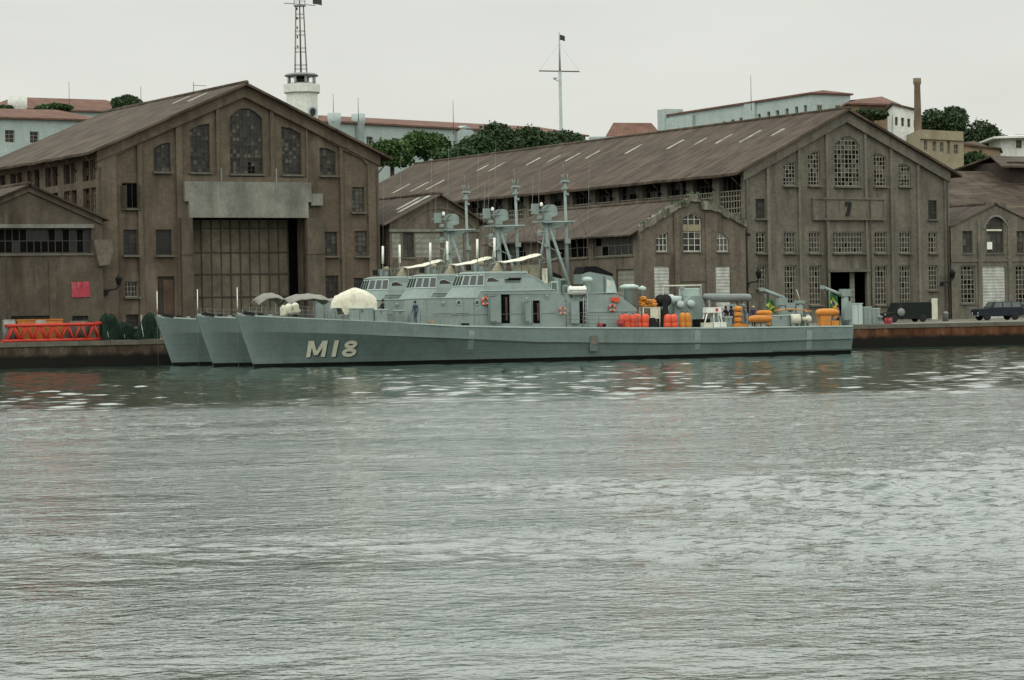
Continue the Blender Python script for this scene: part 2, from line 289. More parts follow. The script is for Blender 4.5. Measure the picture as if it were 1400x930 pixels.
# ------------------------------------------------------------------ mesh helpers
class MB:
    """Collects shapes and links them as ONE mesh object."""
    def __init__(s): s.v = []; s.f = []; s.mi = []; s.sm = []; s.cur = 0; s.mats = []
    def m(s, name):
        if name not in s.mats: s.mats.append(name)
        s.cur = s.mats.index(name); return s
    def add(s, vs, fs, smooth=False):
        o = len(s.v); s.v += [tuple(v) for v in vs]
        for f in fs: s.f.append([i + o for i in f]); s.mi.append(s.cur); s.sm.append(smooth)
        return s
    def box(s, x0, x1, y0, y1, z0, z1):
        v = [(x, y, z) for z in (z0, z1) for y in (y0, y1) for x in (x0, x1)]
        return s.add(v, [(0, 2, 3, 1), (4, 5, 7, 6), (0, 1, 5, 4), (2, 6, 7, 3), (0, 4, 6, 2), (1, 3, 7, 5)])
    def cbox(s, c, size, rz=0, ry=0):
        mt = Matrix.Translation(c) @ Matrix.Rotation(rz, 4, 'Z') @ Matrix.Rotation(ry, 4, 'Y')
        h = [d / 2 for d in size]
        v = [mt @ Vector((x, y, z)) for z in (-h[2], h[2]) for y in (-h[1], h[1]) for x in (-h[0], h[0])]
        return s.add(v, [(0, 2, 3, 1), (4, 5, 7, 6), (0, 1, 5, 4), (2, 6, 7, 3), (0, 4, 6, 2), (1, 3, 7, 5)])
    def prism(s, poly, d0, d1, cap=True):
        """poly in (x, z), extruded along y."""
        n = len(poly); ar = sum(poly[i][0] * poly[(i + 1) % n][1] - poly[(i + 1) % n][0] * poly[i][1] for i in range(n))
        if ar < 0: poly = poly[::-1]
        v = [(x, d0, z) for x, z in poly] + [(x, d1, z) for x, z in poly]
        f = [(i, n + i, n + (i + 1) % n, (i + 1) % n) for i in range(n)]
        f = [tuple(reversed(q)) for q in f]
        s.add(v, f)
        if cap:
            tr = tessellate_polygon([[Vector((x, z, 0)) for x, z in poly]])
            for t in tr:
                a, b, c = [poly[i] for i in t]
                cr = (b[0] - a[0]) * (c[1] - a[1]) - (c[0] - a[0]) * (b[1] - a[1])
                t = t if cr > 0 else t[::-1]
                o = len(s.v) - 2 * n
                s.f.append([o + i for i in t]); s.mi.append(s.cur); s.sm.append(False)
                s.f.append([o + n + i for i in t[::-1]]); s.mi.append(s.cur); s.sm.append(False)
        return s
    def loft(s, rings, closed=True, cap=True, smooth=False):
        n = len(rings[0]); v = [p for r in rings for p in r]; f = []
        for k in range(len(rings) - 1):
            for i in range(n if closed else n - 1):
                j = (i + 1) % n; f.append((k * n + i, k * n + j, (k + 1) * n + j, (k + 1) * n + i))
        if cap and closed: f.append(tuple(range(n))[::-1]); f.append(tuple((len(rings) - 1) * n + i for i in range(n)))
        return s.add(v, f, smooth)
    def tube(s, a, b, r, r2=None, n=8, smooth=True):
        a = Vector(a); b = Vector(b); r2 = r if r2 is None else r2
        d = (b - a).normalized(); u = d.orthogonal().normalized(); w = d.cross(u)
        rings = [[p + (u * math.cos(2 * math.pi * i / n) + w * math.sin(2 * math.pi * i / n)) * q for i in range(n)] for p, q in ((a, r), (b, r2))]
        return s.loft(rings, smooth=smooth)
    def path(s, pts, r, n=6):
        for a, b in zip(pts[:-1], pts[1:]): s.tube(a, b, r, n=n)
        return s
    def lathe(s, c, prof, n=16, axis='z'):
        rings = []
        for r, h in prof:
            ring = []
            for i in range(n):
                a = 2 * math.pi * i / n; x, y = r * math.cos(a), r * math.sin(a)
                ring.append((c[0] + x, c[1] + y, c[2] + h) if axis == 'z' else ((c[0] + h, c[1] + x, c[2] + y) if axis == 'x' else (c[0] + x, c[1] + h, c[2] + y)))
            rings.append(ring)
        return s.loft(rings, smooth=True)
    def torus(s, c, R1, r, n=20, m=8, nrm='y'):
        rings = []
        for i in range(n + 1):
            a = 2 * math.pi * i / n; ring = []
            for j in range(m):
                b = 2 * math.pi * j / m; q = R1 + r * math.cos(b)
                p = (q * math.cos(a), r * math.sin(b), q * math.sin(a))
                if nrm == 'z': p = (p[0], p[2], p[1])
                ring.append((c[0] + p[0], c[1] + p[1], c[2] + p[2]))
            rings.append(ring)
        return s.loft(rings, cap=False, smooth=True)
    def blob(s, c, size, seed=0, n=14, amp=0.12, flat=True):
        rnd = random.Random(seed); ph = [rnd.uniform(0, 6.3) for _ in range(6)]
        rings = []
        for k in range(n // 2 + 1):
            th = math.pi * k / (n // 2); ring = []
            for i in range(n):
                a = 2 * math.pi * i / n
                q = 1 + amp * (math.sin(3 * a + ph[0] + 2 * th) + math.sin(5 * th + ph[1] + a) + 0.7 * math.sin(7 * a + ph[2] - 3 * th)) * math.sin(th)
                z = math.cos(th)
                if flat: z = max(z, -0.55)
                ring.append((c[0] + size[0] * q * math.sin(th) ** 0.8 * math.cos(a), c[1] + size[1] * q * math.sin(th) ** 0.8 * math.sin(a), c[2] + size[2] * z * (1 + 0.3 * amp * math.sin(4 * a + ph[3]))))
            rings.append(ring)
        return s.loft(rings, cap=False, smooth=True)
    def build(s, name, m=None, parent=None, loc=None, rot=None, bevel=0.0):
        if m: s.mats = [m] if isinstance(m, str) else list(m)
        me = bpy.data.meshes.new(name); me.from_pydata(s.v, [], s.f)
        for k in s.mats: me.materials.append(M[k])
        me.polygons.foreach_set('material_index', s.mi); me.polygons.foreach_set('use_smooth', s.sm)
        bm = bmesh.new(); bm.from_mesh(me); bmesh.ops.recalc_face_normals(bm, faces=bm.faces); bm.to_mesh(me); bm.free()
        me.update()
        o = bpy.data.objects.new(name, me); col.objects.link(o)
        if parent: o.parent = parent
        if loc: o.location = loc
        if rot: o.rotation_euler = rot
        if bevel:
            bv = o.modifiers.new('bevel', 'BEVEL'); bv.width = bevel; bv.segments = 2; bv.limit_method = 'ANGLE'
        return o
def tag(o, label=None, cat=None, group=None, kind=None):
    if label: o['label'] = label
    if cat: o['category'] = cat
    if group: o['group'] = group
    if kind: o['kind'] = kind
    return o
def empty(name, loc, rz=0.0, label=None, cat=None, group=None):
    o = bpy.data.objects.new(name, None); col.objects.link(o); o.location = loc; o.rotation_euler = (0, 0, rz)
    o.empty_display_size = 0.3
    return tag(o, label, cat, group)
def copy_tree(o, parent=None):
    c = o.copy(); col.objects.link(c)
    if parent: c.parent = parent
    for ch in [x for x in bpy.data.objects if x.parent == o]: copy_tree(ch, c)
    return c
def kids(o): return [x for x in bpy.data.objects if x.parent == o]

# ================================================================== SETTING: water, quay, ground, hill
Q = Frame(-25.4, 212.5, 0.0, 17.7)      # the quay edge
GZ = 2.1                                # quay deck height
def build_water():
    rng = np.random.default_rng(11)
    nr, nc = 1050, 900
    Z = 17 * np.exp(np.linspace(0, math.log(262 / 17), nr))
    ang = np.linspace(-0.33, 0.33, nc)
    Y = np.repeat(Z[:, None], nc, 1); X = Y * ang[None, :]
    dz = np.gradient(Z)[:, None]; dx = (Z * (ang[1] - ang[0]))[:, None]
    H = np.zeros_like(X)
    # gusts: patches of rougher and calmer water; sheltered beyond about 105 m
    G = np.zeros_like(X); WL = np.zeros_like(X)
    for i in range(16):
        lam = rng.uniform(9, 45); th = rng.uniform(0, 6.28)
        G += np.sin(2 * math.pi / lam * (0.45 * X * math.cos(th) + Y * math.sin(th)) + rng.uniform(0, 6.28))
    near = np.clip((75 - Y) / 35, 0, 1); G = np.clip(0.9 + (0.16 + 0.26 * near) * G, 0.35, 2.6)
    for lam, a in ((37, 3.0), (17, 1.8), (8, 1.0)): WL += a * np.sin(2 * math.pi * X / lam + lam)
    sh = np.clip((Y + WL - 98) / 9, 0, 1); sh = sh * sh * (3 - 2 * sh)
    wind = R(262)
    for i in range(120):
        short = i < 90
        lam = 0.30 * (2.4 / 0.30) ** rng.random() if short else rng.uniform(2.4, 6.5)
        th = (wind if short else R(250)) + rng.normal(0, 0.95)
        slope = (0.0080 if short else 0.0022) * rng.uniform(0.5, 1.3)
        a = slope * lam / (2 * math.pi)
        k = 2 * math.pi / lam; c, s_ = math.cos(th), math.sin(th)
        # leave out what the grid cannot carry here; the bump carries it instead
        step = np.maximum(dz * abs(s_), dx * abs(c)); fade = np.clip((lam / (step + 1e-6) - 2.2) / 2.5, 0, 1)
        q = np.sin(k * (X * c + Y * s_) + rng.uniform(0, 6.28))
        H += fade * (1 + 0.55 * near * short) * a * ((G * (1 - sh) + 0.06 * sh) if short else (1 - 0.1 * sh)) * q
    # sheltered water: slow undulation only
    for i in range(44):
        lam = rng.uniform(0.7, 3.2); th = R(262) + rng.normal(0, 0.7); k = 2 * math.pi / lam
        step = np.maximum(dz * abs(math.sin(th)), dx * abs(math.cos(th))); fade = np.clip((lam / (step + 1e-6) - 2.2) / 2.5, 0, 1)
        H += sh * fade * 0.0130 * lam / (2 * math.pi) * np.sin(k * (X * math.cos(th) + Y * math.sin(th)) + rng.uniform(0, 6.28))
    # old wakes: a few long low swells crossing the basin
    for y0, sl, w, a in ((64, 0.10, 0.9, 0.040), (67, 0.13, 0.8, 0.022), (59, 0.05, 1.2, 0.02), (84, -0.06, 1.2, 0.022), (91, 0.03, 1.2, 0.024), (43, 0.04, 0.8, 0.014)):
        q = (Y - y0 - sl * X - 0.9 * np.sin(X * 0.30 + y0)) / w
        m_ = np.clip(0.5 + 0.5 * np.sin(X * 0.23 + y0 * 2), 0, 1)
        H += a * np.exp(-q * q) * m_ - a * 0.4 * m_ * np.exp(-(q - 1.6) ** 2)
    edge = np.clip((262 - Y) / 12, 0, 1); H *= edge
    v = np.stack([X, Y, H], -1).reshape(-1, 3)
    idx = np.arange(nr * nc).reshape(nr, nc)
    f = np.stack([idx[:-1, :-1], idx[:-1, 1:], idx[1:, 1:], idx[1:, :-1]], -1).reshape(-1, 4)
    # calm sheet a little lower, out to the sides and behind the eye
    o = len(v)
    ext = np.array([[-900, -400, -0.3], [900, -400, -0.3], [900, 420, -0.3], [-900, 420, -0.3]])
    v = np.vstack([v, ext]); f = np.vstack([f, [[o, o + 1, o + 2, o + 3]]])
    me = bpy.data.meshes.new('water')
    me.vertices.add(len(v)); me.vertices.foreach_set('co', v.astype(np.float32).ravel())
    me.loops.add(len(f) * 4); me.loops.foreach_set('vertex_index', f.astype(np.int32).ravel())
    me.polygons.add(len(f)); me.polygons.foreach_set('loop_start', np.arange(0, len(f) * 4, 4, dtype=np.int32))
    me.polygons.foreach_set('use_smooth', np.ones(len(f), bool))
    me.update(calc_edges=True); me.materials.append(M['water'])
    ob = bpy.data.objects.new('water', me); col.objects.link(ob); tag(ob, kind='structure')
build_water()

def qw(t, d, z): return Q.w(t, d, z)
g = MB()    # quay deck and land: one sheet from the quay edge to the far horizon, climbing into the hill behind the sheds
def hill_z(x, y):
    q = min(max((y - 335) / 62, 0), 1); q = q * q * (3 - 2 * q)
    far = min(max((y - 400) / 400, 0), 1)
    return 2.35 + 21 * q + 6 * q * math.sin(x * 0.021 + 1.0) * math.sin(y * 0.013) + 6 * far
ts = [-260 + 13 * i for i in range(46)]
ds = [0.35, 4, 10, 18, 30, 48, 70, 95, 110, 120, 130, 140, 150, 160, 172, 186, 205, 240, 300, 420, 700, 1300]
rows = []
for d in ds:
    row = []
    for t_ in ts:
        p = Q.w(t_ if d < 300 else t_ * (1 + (d - 300) / 300), d, 0)
        z = GZ + min(d, 30) / 30 * 0.2
        hz = hill_z(p.x, p.y) if d > 70 else z
        row.append((p.x, p.y, max(z, hz) if d > 70 else z))
    rows.append(row)
n_ = len(ts)
g.m('apron').add([p for r_ in rows[:8] for p in r_], [(k * n_ + i, k * n_ + i + 1, (k + 1) * n_ + i + 1, (k + 1) * n_ + i) for k in range(7) for i in range(n_ - 1)])
g.m('hill_green').add([p for r_ in rows[7:] for p in r_], [(k * n_ + i, k * n_ + i + 1, (k + 1) * n_ + i + 1, (k + 1) * n_ + i) for k in range(len(ds) - 8) for i in range(n_ - 1)], True)
tag(g.build('ground'), kind='structure')
g = MB()
xx = [-260 + 2.5 * i for i in range(240)]
rr = random.Random(3)
off = [rr.uniform(0, 0.07) for _ in xx]
g.add([(x, o_, -2.0) for x, o_ in zip(xx, off)] + [(x, o_ * 0.6, GZ - 0.34) for x, o_ in zip(xx, off)],
      [(i, i + 1, len(xx) + i + 1, len(xx) + i) for i in range(len(xx) - 1)])
quay = g.build('quay_wall', 'quay_stone', loc=Q.o, rot=(0, 0, Q.a))
tag(quay, 'stained stone quay wall with rust brown patches and black weed above the water', 'quay wall')
g = MB()
for x in xx[:-1]:
    q = rr.uniform(-0.02, 0.02)
    g.box(x + 0.01, x + 2.49, -0.06 + q, 0.42, GZ - 0.345, GZ + 0.012 + abs(q) * 0.3)
o = g.build('coping', 'sill_stone', quay)
g = MB()
for x in range(-20, 110, 6):      # timber fender piles
    g.tube((x + rr.uniform(-1, 1), -0.2, -1), (x + rr.uniform(-.2, .2), -0.16, GZ - 0.5), 0.13)

# ================================================================== facades
def rect(x0, x1, z0, z1): return [(x0, z0), (x1, z0), (x1, z1), (x0, z1)]
def skin(mb, outline, holes, d, rev, material):
    """Flat wall at depth d with openings, and the reveals of the openings going rev deeper."""
    mb.m(material)
    loops = [outline] + holes
    pts = [p for lp in loops for p in lp]
    tr = tessellate_polygon([[Vector((x, z, 0)) for x, z in lp] for lp in loops])
    fs = []
    for t in tr:
        a, b, c = [pts[i] for i in t]
        cr = (b[0] - a[0]) * (c[1] - a[1]) - (c[0] - a[0]) * (b[1] - a[1])
        if abs(cr) < 1e-9: continue
        fs.append(t if cr > 0 else t[::-1])
    mb.add([(x, d, z) for x, z in pts], fs)
    for lp in holes:
        n = len(lp)
        mb.add([(x, d, z) for x, z in lp] + [(x, d + rev, z) for x, z in lp], [(i, (i + 1) % n, n + (i + 1) % n, n + i) for i in range(n)])
class Opening:
    """x0..x1, bottom z0, and the line of the top from left to right."""
    def __init__(s, x0, x1, z0, top): s.x0, s.x1, s.z0, s.top = x0, x1, z0, top if isinstance(top, list) else [(x0, top), (x1, top)]
    def loop(s): return [(s.x0, s.z0), (s.x1, s.z0)] + s.top[::-1]
    def ztop(s, x):
        for (a, za), (b, zb) in zip(s.top[:-1], s.top[1:]):
            if a - 1e-6 <= x <= b + 1e-6: return za + (zb - za) * (x - a) / max(b - a, 1e-6)
        return s.top[-1][1]
def arch(x0, x1, zs, zc, n=8): # segmental arch from spring height zs to crown zc
    return [(x0 + (x1 - x0) * i / n, zs + (zc - zs) * (1 - (2 * i / n - 1) ** 2)) for i in range(n + 1)]
def window(parent, op, nx, nz, dep, frame='dark_frame', panes=(('dark_glass', 1),), bar=0.06, sill=True, seed=0, loc=None, rot=None, name='window', dark_cells=None):
    rnd = random.Random(hash((round(op.x0, 2), round(op.z0, 2), seed)) & 0xffff)
    mb = MB(); mb.m(frame)
    zt = max(z for _, z in op.top); W = op.x1 - op.x0; Hh = zt - op.z0
    y0, y1 = dep, dep + 0.07
    mb.box(op.x0, op.x1, y0, y1, op.z0, op.z0 + bar * 1.3)
    xs = [op.x0 + W * i / nx for i in range(nx + 1)]
    zs = [op.z0 + Hh * i / nz for i in range(nz + 1)]
    for i, x in enumerate(xs):
        w_ = bar if i in (0, nx) else bar * 0.75
        a, b = (x, x + w_) if i == 0 else ((x - w_, x) if i == nx else (x - w_ / 2, x + w_ / 2))
        mb.box(a, b, y0 + 0.004, y1 - 0.004, op.z0, op.ztop(min(max((a + b) / 2, op.x0), op.x1)))
    for z in zs[1:-1]:
        ok = [x for x in np.linspace(op.x0, op.x1, 25) if op.ztop(x) > z]
        if ok and max(ok) > min(ok): mb.box(min(ok), max(ok), y0 + 0.008, y1 - 0.008, z - bar * 0.37, z + bar * 0.37)
    for (a, za), (b, zb) in zip(op.top[:-1], op.top[1:]):
        mb.loft([[(a, y0, za - bar * 1.4), (a, y1, za - bar * 1.4), (a, y1, za), (a, y0, za)], [(b, y0, zb - bar * 1.4), (b, y1, zb - bar * 1.4), (b, y1, zb), (b, y0, zb)]])
    if sill: mb.m('sill_stone').box(op.x0 - 0.12, op.x1 + 0.12, -0.12, dep, op.z0 - 0.16, op.z0 - 0.003)
    w = mb.build(name, None, parent, loc, rot)
    pb = MB(); names = [p[0] for p in panes]; wt = [p[1] for p in panes]
    for i in range(nx):
        for j in range(nz):
            a, b = xs[i], xs[i + 1]; c, d = zs[j], zs[j + 1]
            ta, tb = min(d, op.ztop(a)), min(d, op.ztop(b)); tm = min(d, op.ztop((a + b) / 2))
            if max(ta, tb, tm) <= c + 0.02: continue
            ta, tb, tm = max(ta, c), max(tb, c), max(tm, c)
            pb.m(rnd.choices(names, wt)[0] if not (dark_cells and (i, j) in dark_cells) else 'void')
            yy = y1 - 0.02 + rnd.uniform(-0.006, 0.006)
            pb.add([(a, yy, c), (b, yy, c), (b, yy, tb), ((a + b) / 2, yy, tm), (a, yy, ta)], [(0, 1, 2, 3, 4)])
    pb.build('pane', None, w)
    return w
def opx(fr, x0, x1, y1, y0, dep=0.0, top=None):
    """Opening from photo measurements on a facade: x0..x1, sill y1, head y0, or a top line."""
    ym = (y0 + y1) / 2
    a = fr.at(x0, ym, dep)[0]; b = fr.at(x1, ym, dep)[0]; xm = (x0 + x1) / 2
    zb = fr.at(xm, y1, dep)[1]
    if top == 'arch':
        zc = fr.at(xm, y0, dep)[1]; return Opening(a, b, zb, arch(a, b, zc - 0.28 * (b - a), zc))
    if isinstance(top, tuple):     # slanted: head heights at left and right
        zl, zr = fr.at(x0, top[0], dep)[1], fr.at(x1, top[1], dep)[1]; m_ = (a + b) / 2
        return Opening(a, b, zb, [(a, zl), (m_, max((zl + zr) / 2, 0) + 0.12 * abs(zl - zr) + 0.08), (b, zr)])
    return Opening(a, b, zb, fr.at(xm, y0, dep)[1])
def shell(mb, outline, D, material, front=False):
    """Back wall, side walls behind a facade outline (no front)."""
    mb.m(material)
    n = len(outline)
    bl, br = outline[0], outline[1]
    mb.add([(x, D, z) for x, z in outline], [tuple(range(n))])
    mb.add([(br[0], 0, br[1]), (br[0], D, br[1]), (br[0], D, outline[2][1]), (br[0], 0, outline[2][1])], [(0, 1, 2, 3)])
def gable_roof(parent, zl, tl, zr, tr_, tp, zp, d0, d1, over=1.0, th=0.22, material='tile_roof', nm='roof', ridge=True):
    """Two slopes meeting at (tp, zp), eaves out past the walls by over."""
    mb = MB(); mb.m(material)
    sl = (zp - zl) / (tp - tl); sr = (zp - zr) / (tr_ - tp)
    N = 26; rnd = random.Random(int(tp * 10))
    def slope(ta, za, tb, zb, sgn):
        rings = []
        for k in range(N + 1):
            d = d0 + (d1 - d0) * k / N; wob = rnd.uniform(-0.05, 0.05)
            rings.append([(ta, d, za + wob), (tb, d, zb + wob * 0.5), (tb, d, zb + th + wob * 0.5), (ta, d, za + th + wob)])
        mb.loft(rings)
    slope(tl - over, zl - sl * over, tp, zp, 1)
    slope(tp + 0.002, zp, tr_ + over, zr - sr * over, -1)
    o = mb.build(nm, None, parent)
    if ridge:
        r_ = MB().m(material); r_.tube((tp, d0, zp + th), (tp, d1, zp + th), 0.2, n=8); r_.build('ridge_cap', None, parent)
    return o, sl, sr
def skylights(parent, tp, zp, sl, specs, th=0.22):
    """pale strips on the left slope: (d, distance down the slope from, to, width)"""
    for d, a, b, w in specs:
        mb = MB(); v = []
        for q, dd in ((a, 0), (a, w), (b, w), (b, 0)): v.append((tp - q, d + dd, zp - sl * q + th + 0.06))
        v += [(x, y, z - 0.10) for x, y, z in v]
        mb.add(v, [(0, 1, 2, 3), (4, 7, 6, 5), (0, 4, 5, 1), (1, 5, 6, 2), (2, 6, 7, 3), (3, 7, 4, 0)])
        mb.build('skylight', 'skylight', parent)
SIDE = dict(rot=(0, 0, -math.pi / 2))
BF = Frame(-31.3, 222, 2.2, 30)                         # line of the sheds' fronts

# ------------------------------------------------------------------ the large shed on the left, with the tall portal
t0, _ = BF.at(137, 400); o_ = BF.w(t0, 0, 0)
LF = Frame(o_.x, o_.y, 2.2, 30)
def AL(x, y, d=0): return LF.at(x, y, d)
LH = empty('brick_shed', LF.o, LF.a, 'tall brown gabled shed with a huge grey-framed portal, behind the minesweeper bows', 'shed')
zL = AL(137, 205)[1]; zR = AL(519, 212)[1]; tR = AL(519, 300)[0]; tP, zP = AL(333, 117)
outl = [(0, -0.4), (tR, -0.4), (tR, zR), (tP, zP), (0, zL)]
PD = 0.22                                                 # depth of the blind panels
def panel(fr, x0, x1, yb, tops, dep=0.0):
    a = fr.at(x0, (yb + tops[0][1]) / 2)[0]; b = fr.at(x1, (yb + tops[-1][1]) / 2)[0]
    zb = fr.at((x0 + x1) / 2, yb)[1]
    tt = [fr.at(x, y) for x, y in tops]; tt[0] = (a, tt[0][1]); tt[-1] = (b, tt[-1][1])
    return Opening(a, b, zb, tt)
pans = [panel(LF, 161, 190, 456, [(161, 213), (190, 198)]), panel(LF, 196, 243, 456, [(196, 195), (243, 170)]),
        panel(LF, 249, 296, 240, [(249, 168), (296, 147)]), panel(LF, 300, 370, 242, [(300, 147), (318, 136), (336, 134), (354, 137), (370, 148)]),
        panel(LF, 375, 419, 243, [(375, 152), (419, 175)]), panel(LF, 423, 467, 456, [(423, 177), (467, 202)]), panel(LF, 471, 505, 456, [(471, 205), (495, 217), (505, 226)])]
portal = opx(LF, 262, 418, 462, 298)
mb = MB()
skin(mb, outl, [p.loop() for p in pans] + [portal.loop()], 0, PD, 'brown_trim')
wins = []
def LW(*a, **k): wins.append((opx(LF, *a[:4], PD, k.pop('top', None)), a[4], a[5], k))
dull = (('grimy_glass', 3), ('dark_glass', 2), ('dusty_glass', 1))
dark = (('dark_glass', 4), ('grimy_glass', 1))
LW(210, 233, 235, 197, 4, 6, top=(203, 195), panes=dull); LW(260, 287, 236, 170, 5, 12, top=(178, 169), panes=dull)
LW(314, 359, 238, 148, 9, 16, top='arch', panes=dull, dark_cells={(5, 0), (6, 0), (5, 1), (6, 1), (5, 2)}); LW(385, 412, 239, 173, 5, 12, top=(173, 183), panes=dull)
LW(437, 459, 240, 202, 4, 7, top=(202, 208), panes=dull); LW(481, 498, 290, 256, 3, 6, panes=(('dusty_glass', 3), ('grimy_glass', 1)))
LW(167, 189, 285, 250, 3, 1, panes=(('void', 1),)); LW(169, 188, 349, 314, 2, 6, panes=dark); LW(213, 235, 349, 314, 2, 3, panes=dark)
LW(441, 461, 350, 317, 3, 6, panes=(('grimy_glass', 3), ('dusty_glass', 1))); LW(485, 502, 350, 316, 3, 5, panes=(('dusty_glass', 3), ('grimy_glass', 1)))
LW(171, 189, 406, 385, 4, 3, panes=dark, frame='pale_frame'); LW(440, 463, 410, 377, 4, 5, panes=dark, frame='brown_timber'); LW(484, 501, 412, 380, 3, 5, panes=dark)
LW(172, 190, 447, 430, 4, 2, panes=dark)
# each window sits in the panel behind the front skin; windows outside a panel would be blocked, so the inner skin carries the holes
inner = [(0.05, -0.4), (tR - 0.05, -0.4), (tR - 0.05, zR - 0.2), (tP, zP - 0.3), (0.05, zL - 0.2)]
door_l = opx(LF, 216, 239, 447, 378, PD)
skin(mb, inner, [w_[0].loop() for w_ in wins] + [portal.loop(), door_l.loop()], PD, 0.25, 'brown_brick')
D1 = 33.0
shell(mb, outl, D1, 'brown_brick')
# rake bands and plinth
for (a, za), (b, zb) in (((-0.1, zL), (tP, zP)), ((tP, zP), (tR + 0.1, zR))):
    mb.m('brown_brick').loft([[(a, -0.16, za - 1.0), (a, 0.3, za - 1.0), (a, 0.3, za - 0.02), (a, -0.16, za - 0.02)], [(b, -0.16, zb - 1.0), (b, 0.3, zb - 1.0), (b, 0.3, zb - 0.02), (b, -0.16, zb - 0.02)]])
# left long wall with two bands of openings
ops = []
for k in range(7):
    for (a, b) in ((0.45, 1.8), (2.0, 3.6)):
        ops.append(Opening(-(4.65 * k + b), -(4.65 * k + a), 13.5, 15.25)); ops.append(Opening(-(4.65 * k + b), -(4.65 * k + a), 10.6, 12.9))
sw = MB(); skin(sw, rect(-D1, 0, -0.4, zL), [p.loop() for p in ops], 0, 0.35, 'brown_brick')
mb.build('wall', None, LH)
sw.build('side_wall', None, LH, **SIDE)
rs = random.Random(5)
for i, p in enumerate(ops): window(LH, p, 3, 3 if i % 2 == 0 else 5, 0.3, panes=rs.choice([dark, (('void', 1),), (('grimy_glass', 1), ('void', 2))]), frame=rs.choice(['dark_frame', 'pale_frame', 'brown_timber']), seed=i, bar=0.07, sill=False, **SIDE)
for i, (p, nx, nz, k) in enumerate(wins): window(LH, p, nx, nz, PD + 0.16, seed=i, **k)
# casements hanging open at the high left window
w_ = wins[6][0]; m2 = MB().m('dark_frame')
for x in (w_.x0, w_.x1 - 0.0):
    m2.cbox((x, -0.1, w_.z0 + 0.95), (0.07, 0.7, 2.0), R(20 if x == w_.x0 else -20))
m2.build('shutter', None, LH)
d_ = MB().m('dark_wood').box(door_l.x0, door_l.x1, PD + 0.15, PD + 0.25, door_l.z0, door_l.top[0][1]); d_.m('brown_timber').box(door_l.x0 + 0.55, door_l.x1 - 0.08, PD + 0.08, PD + 0.15, door_l.z0 + 0.1, door_l.top[0][1] - 0.3); d_.build('door', None, LH)
# concrete portal
pf = MB().m('concrete')
a0, a1 = AL(251, 270)[0], AL(424, 270)[0]; zt = AL(336, 249)[1]; zm = AL(336, 276)[1]; zb = portal.top[0][1]
pf.box(a0, a1, -0.30, 0.22, zm, zt); pf.box(portal.x0 - 0.25, portal.x1 + 0.2, -0.42, 0.22, zb, zm)
pf.box(a1 + 0.002, a1 + 1.15, -0.22, 0.1, zm - 0.3, zm + 0.75)
for px_ in (301, 376): x = AL(px_, 260)[0]; pf.box(x - 0.07, x + 0.07, -0.36, -0.30, zm, zt + 1.2)
pf.build('portal_lintel', None, LH)
for x0_, x1_ in ((AL(246, 350)[0], portal.x0), (portal.x1, AL(441, 350)[0])):
    j = MB().m('concrete' if False else 'old_plaster').box(x0_, x1_, -0.5, 1.6, -0.3, zb - 0.003 if x0_ > 8 else zb - 0.003); j.m('old_plaster').box(x0_ - 0.05, x1_ + 0.05 if x0_ < 8 else x1_, -0.56, 0.0, zb - 3.2, zb - 2.9); j.build('portal_jamb', None, LH)
dr = MB().m('big_door'); x0_, x1_ = portal.x0, portal.x1 - 0.75
rnd = random.Random(2)
nb = 11
for i in range(nb):
    a = x0_ + (x1_ - x0_) * i / nb; b = x0_ + (x1_ - x0_) * (i + 1) / nb
    dr.box(a + 0.035, b - 0.035, 2.0 + rnd.uniform(0, 0.05), 2.14, -0.2, zb - 0.1)
dr.m('dark_frame')
for i in range(nb + 1):
    a = x0_ + (x1_ - x0_) * i / nb; dr.box(a - 0.05, a + 0.05, 1.95, 2.1, -0.2, zb)
for z in (1.3, 3.4, 5.4, 7.3, 9.4): dr.box(x0_, x1_, 1.93, 2.12, z, z + 0.09)
dr.build('sliding_door', None, LH)
MB().m('void').box(portal.x0 - 1, portal.x1 + 1, 2.6, 2.7, -0.2, zb + 0.5).build('dark_interior', None, LH)
rf, sl_, sr_ = gable_roof(LH, zL, 0, zR, tR, tP, zP, -0.7, D1 + 0.5, over=1.1)
skylights(LH, tP, zP, sl_, [(5, 1.2, 3.0, 0.6), (9.5, 1.0, 2.6, 0.5)])
for k in range(7): MB().m('dark_wood').tube((-0.05, 0.3 + 4.65 * k, zL - 1.6), (-1.0, 0.3 + 4.65 * k, zL - 0.55), 0.06).build('eave_bracket', None, LH)
MB().m('dark_wood').tube((tR + 0.05, 0.2, zR - 1.6), (tR + 1.0, 0.2, zR - 0.6), 0.06).build('eave_bracket', None, LH)

for x in (-0.12 + 0.3, tR - 0.25): MB().m('dark_frame').tube((x, -0.1, -0.2), (x, -0.1, 14.6), 0.07, n=6).build('downpipe', None, LH)
# ------------------------------------------------------------------ low gabled workshop at the left edge
o_ = LF.w(0, -0.9, 0); SFm = Frame(o_.x, o_.y, 2.2, 30)
A = SFm.at
SB = empty('brick_workshop', SFm.o, SFm.a, 'low gabled workshop at the left edge with a long dark strip window', 'workshop')
xr = A(141, 380)[0]; tp, zp = A(38, 254); zr = A(141, 299)[1]; xl = 2 * tp - xr
outl = [(xl, -0.4), (xr, -0.4), (xr, zr), (tp, zp), (xl, zr)]
strip = opx(SFm, -52, 125, 347, 312); op2 = opx(SFm, 99, 121, 450, 432); op3 = opx(SFm, 15, 68, 450, 432)
mb = MB(); skin(mb, outl, [strip.loop(), op2.loop(), op3.loop()], 0, 0.25, 'old_plaster'); shell(mb, outl, 14, 'old_plaster')
mb.m('old_plaster').add([(xl, 0, -.4), (xl, 14, -.4), (xl, 14, zr), (xl, 0, zr)], [(0, 1, 2, 3)])
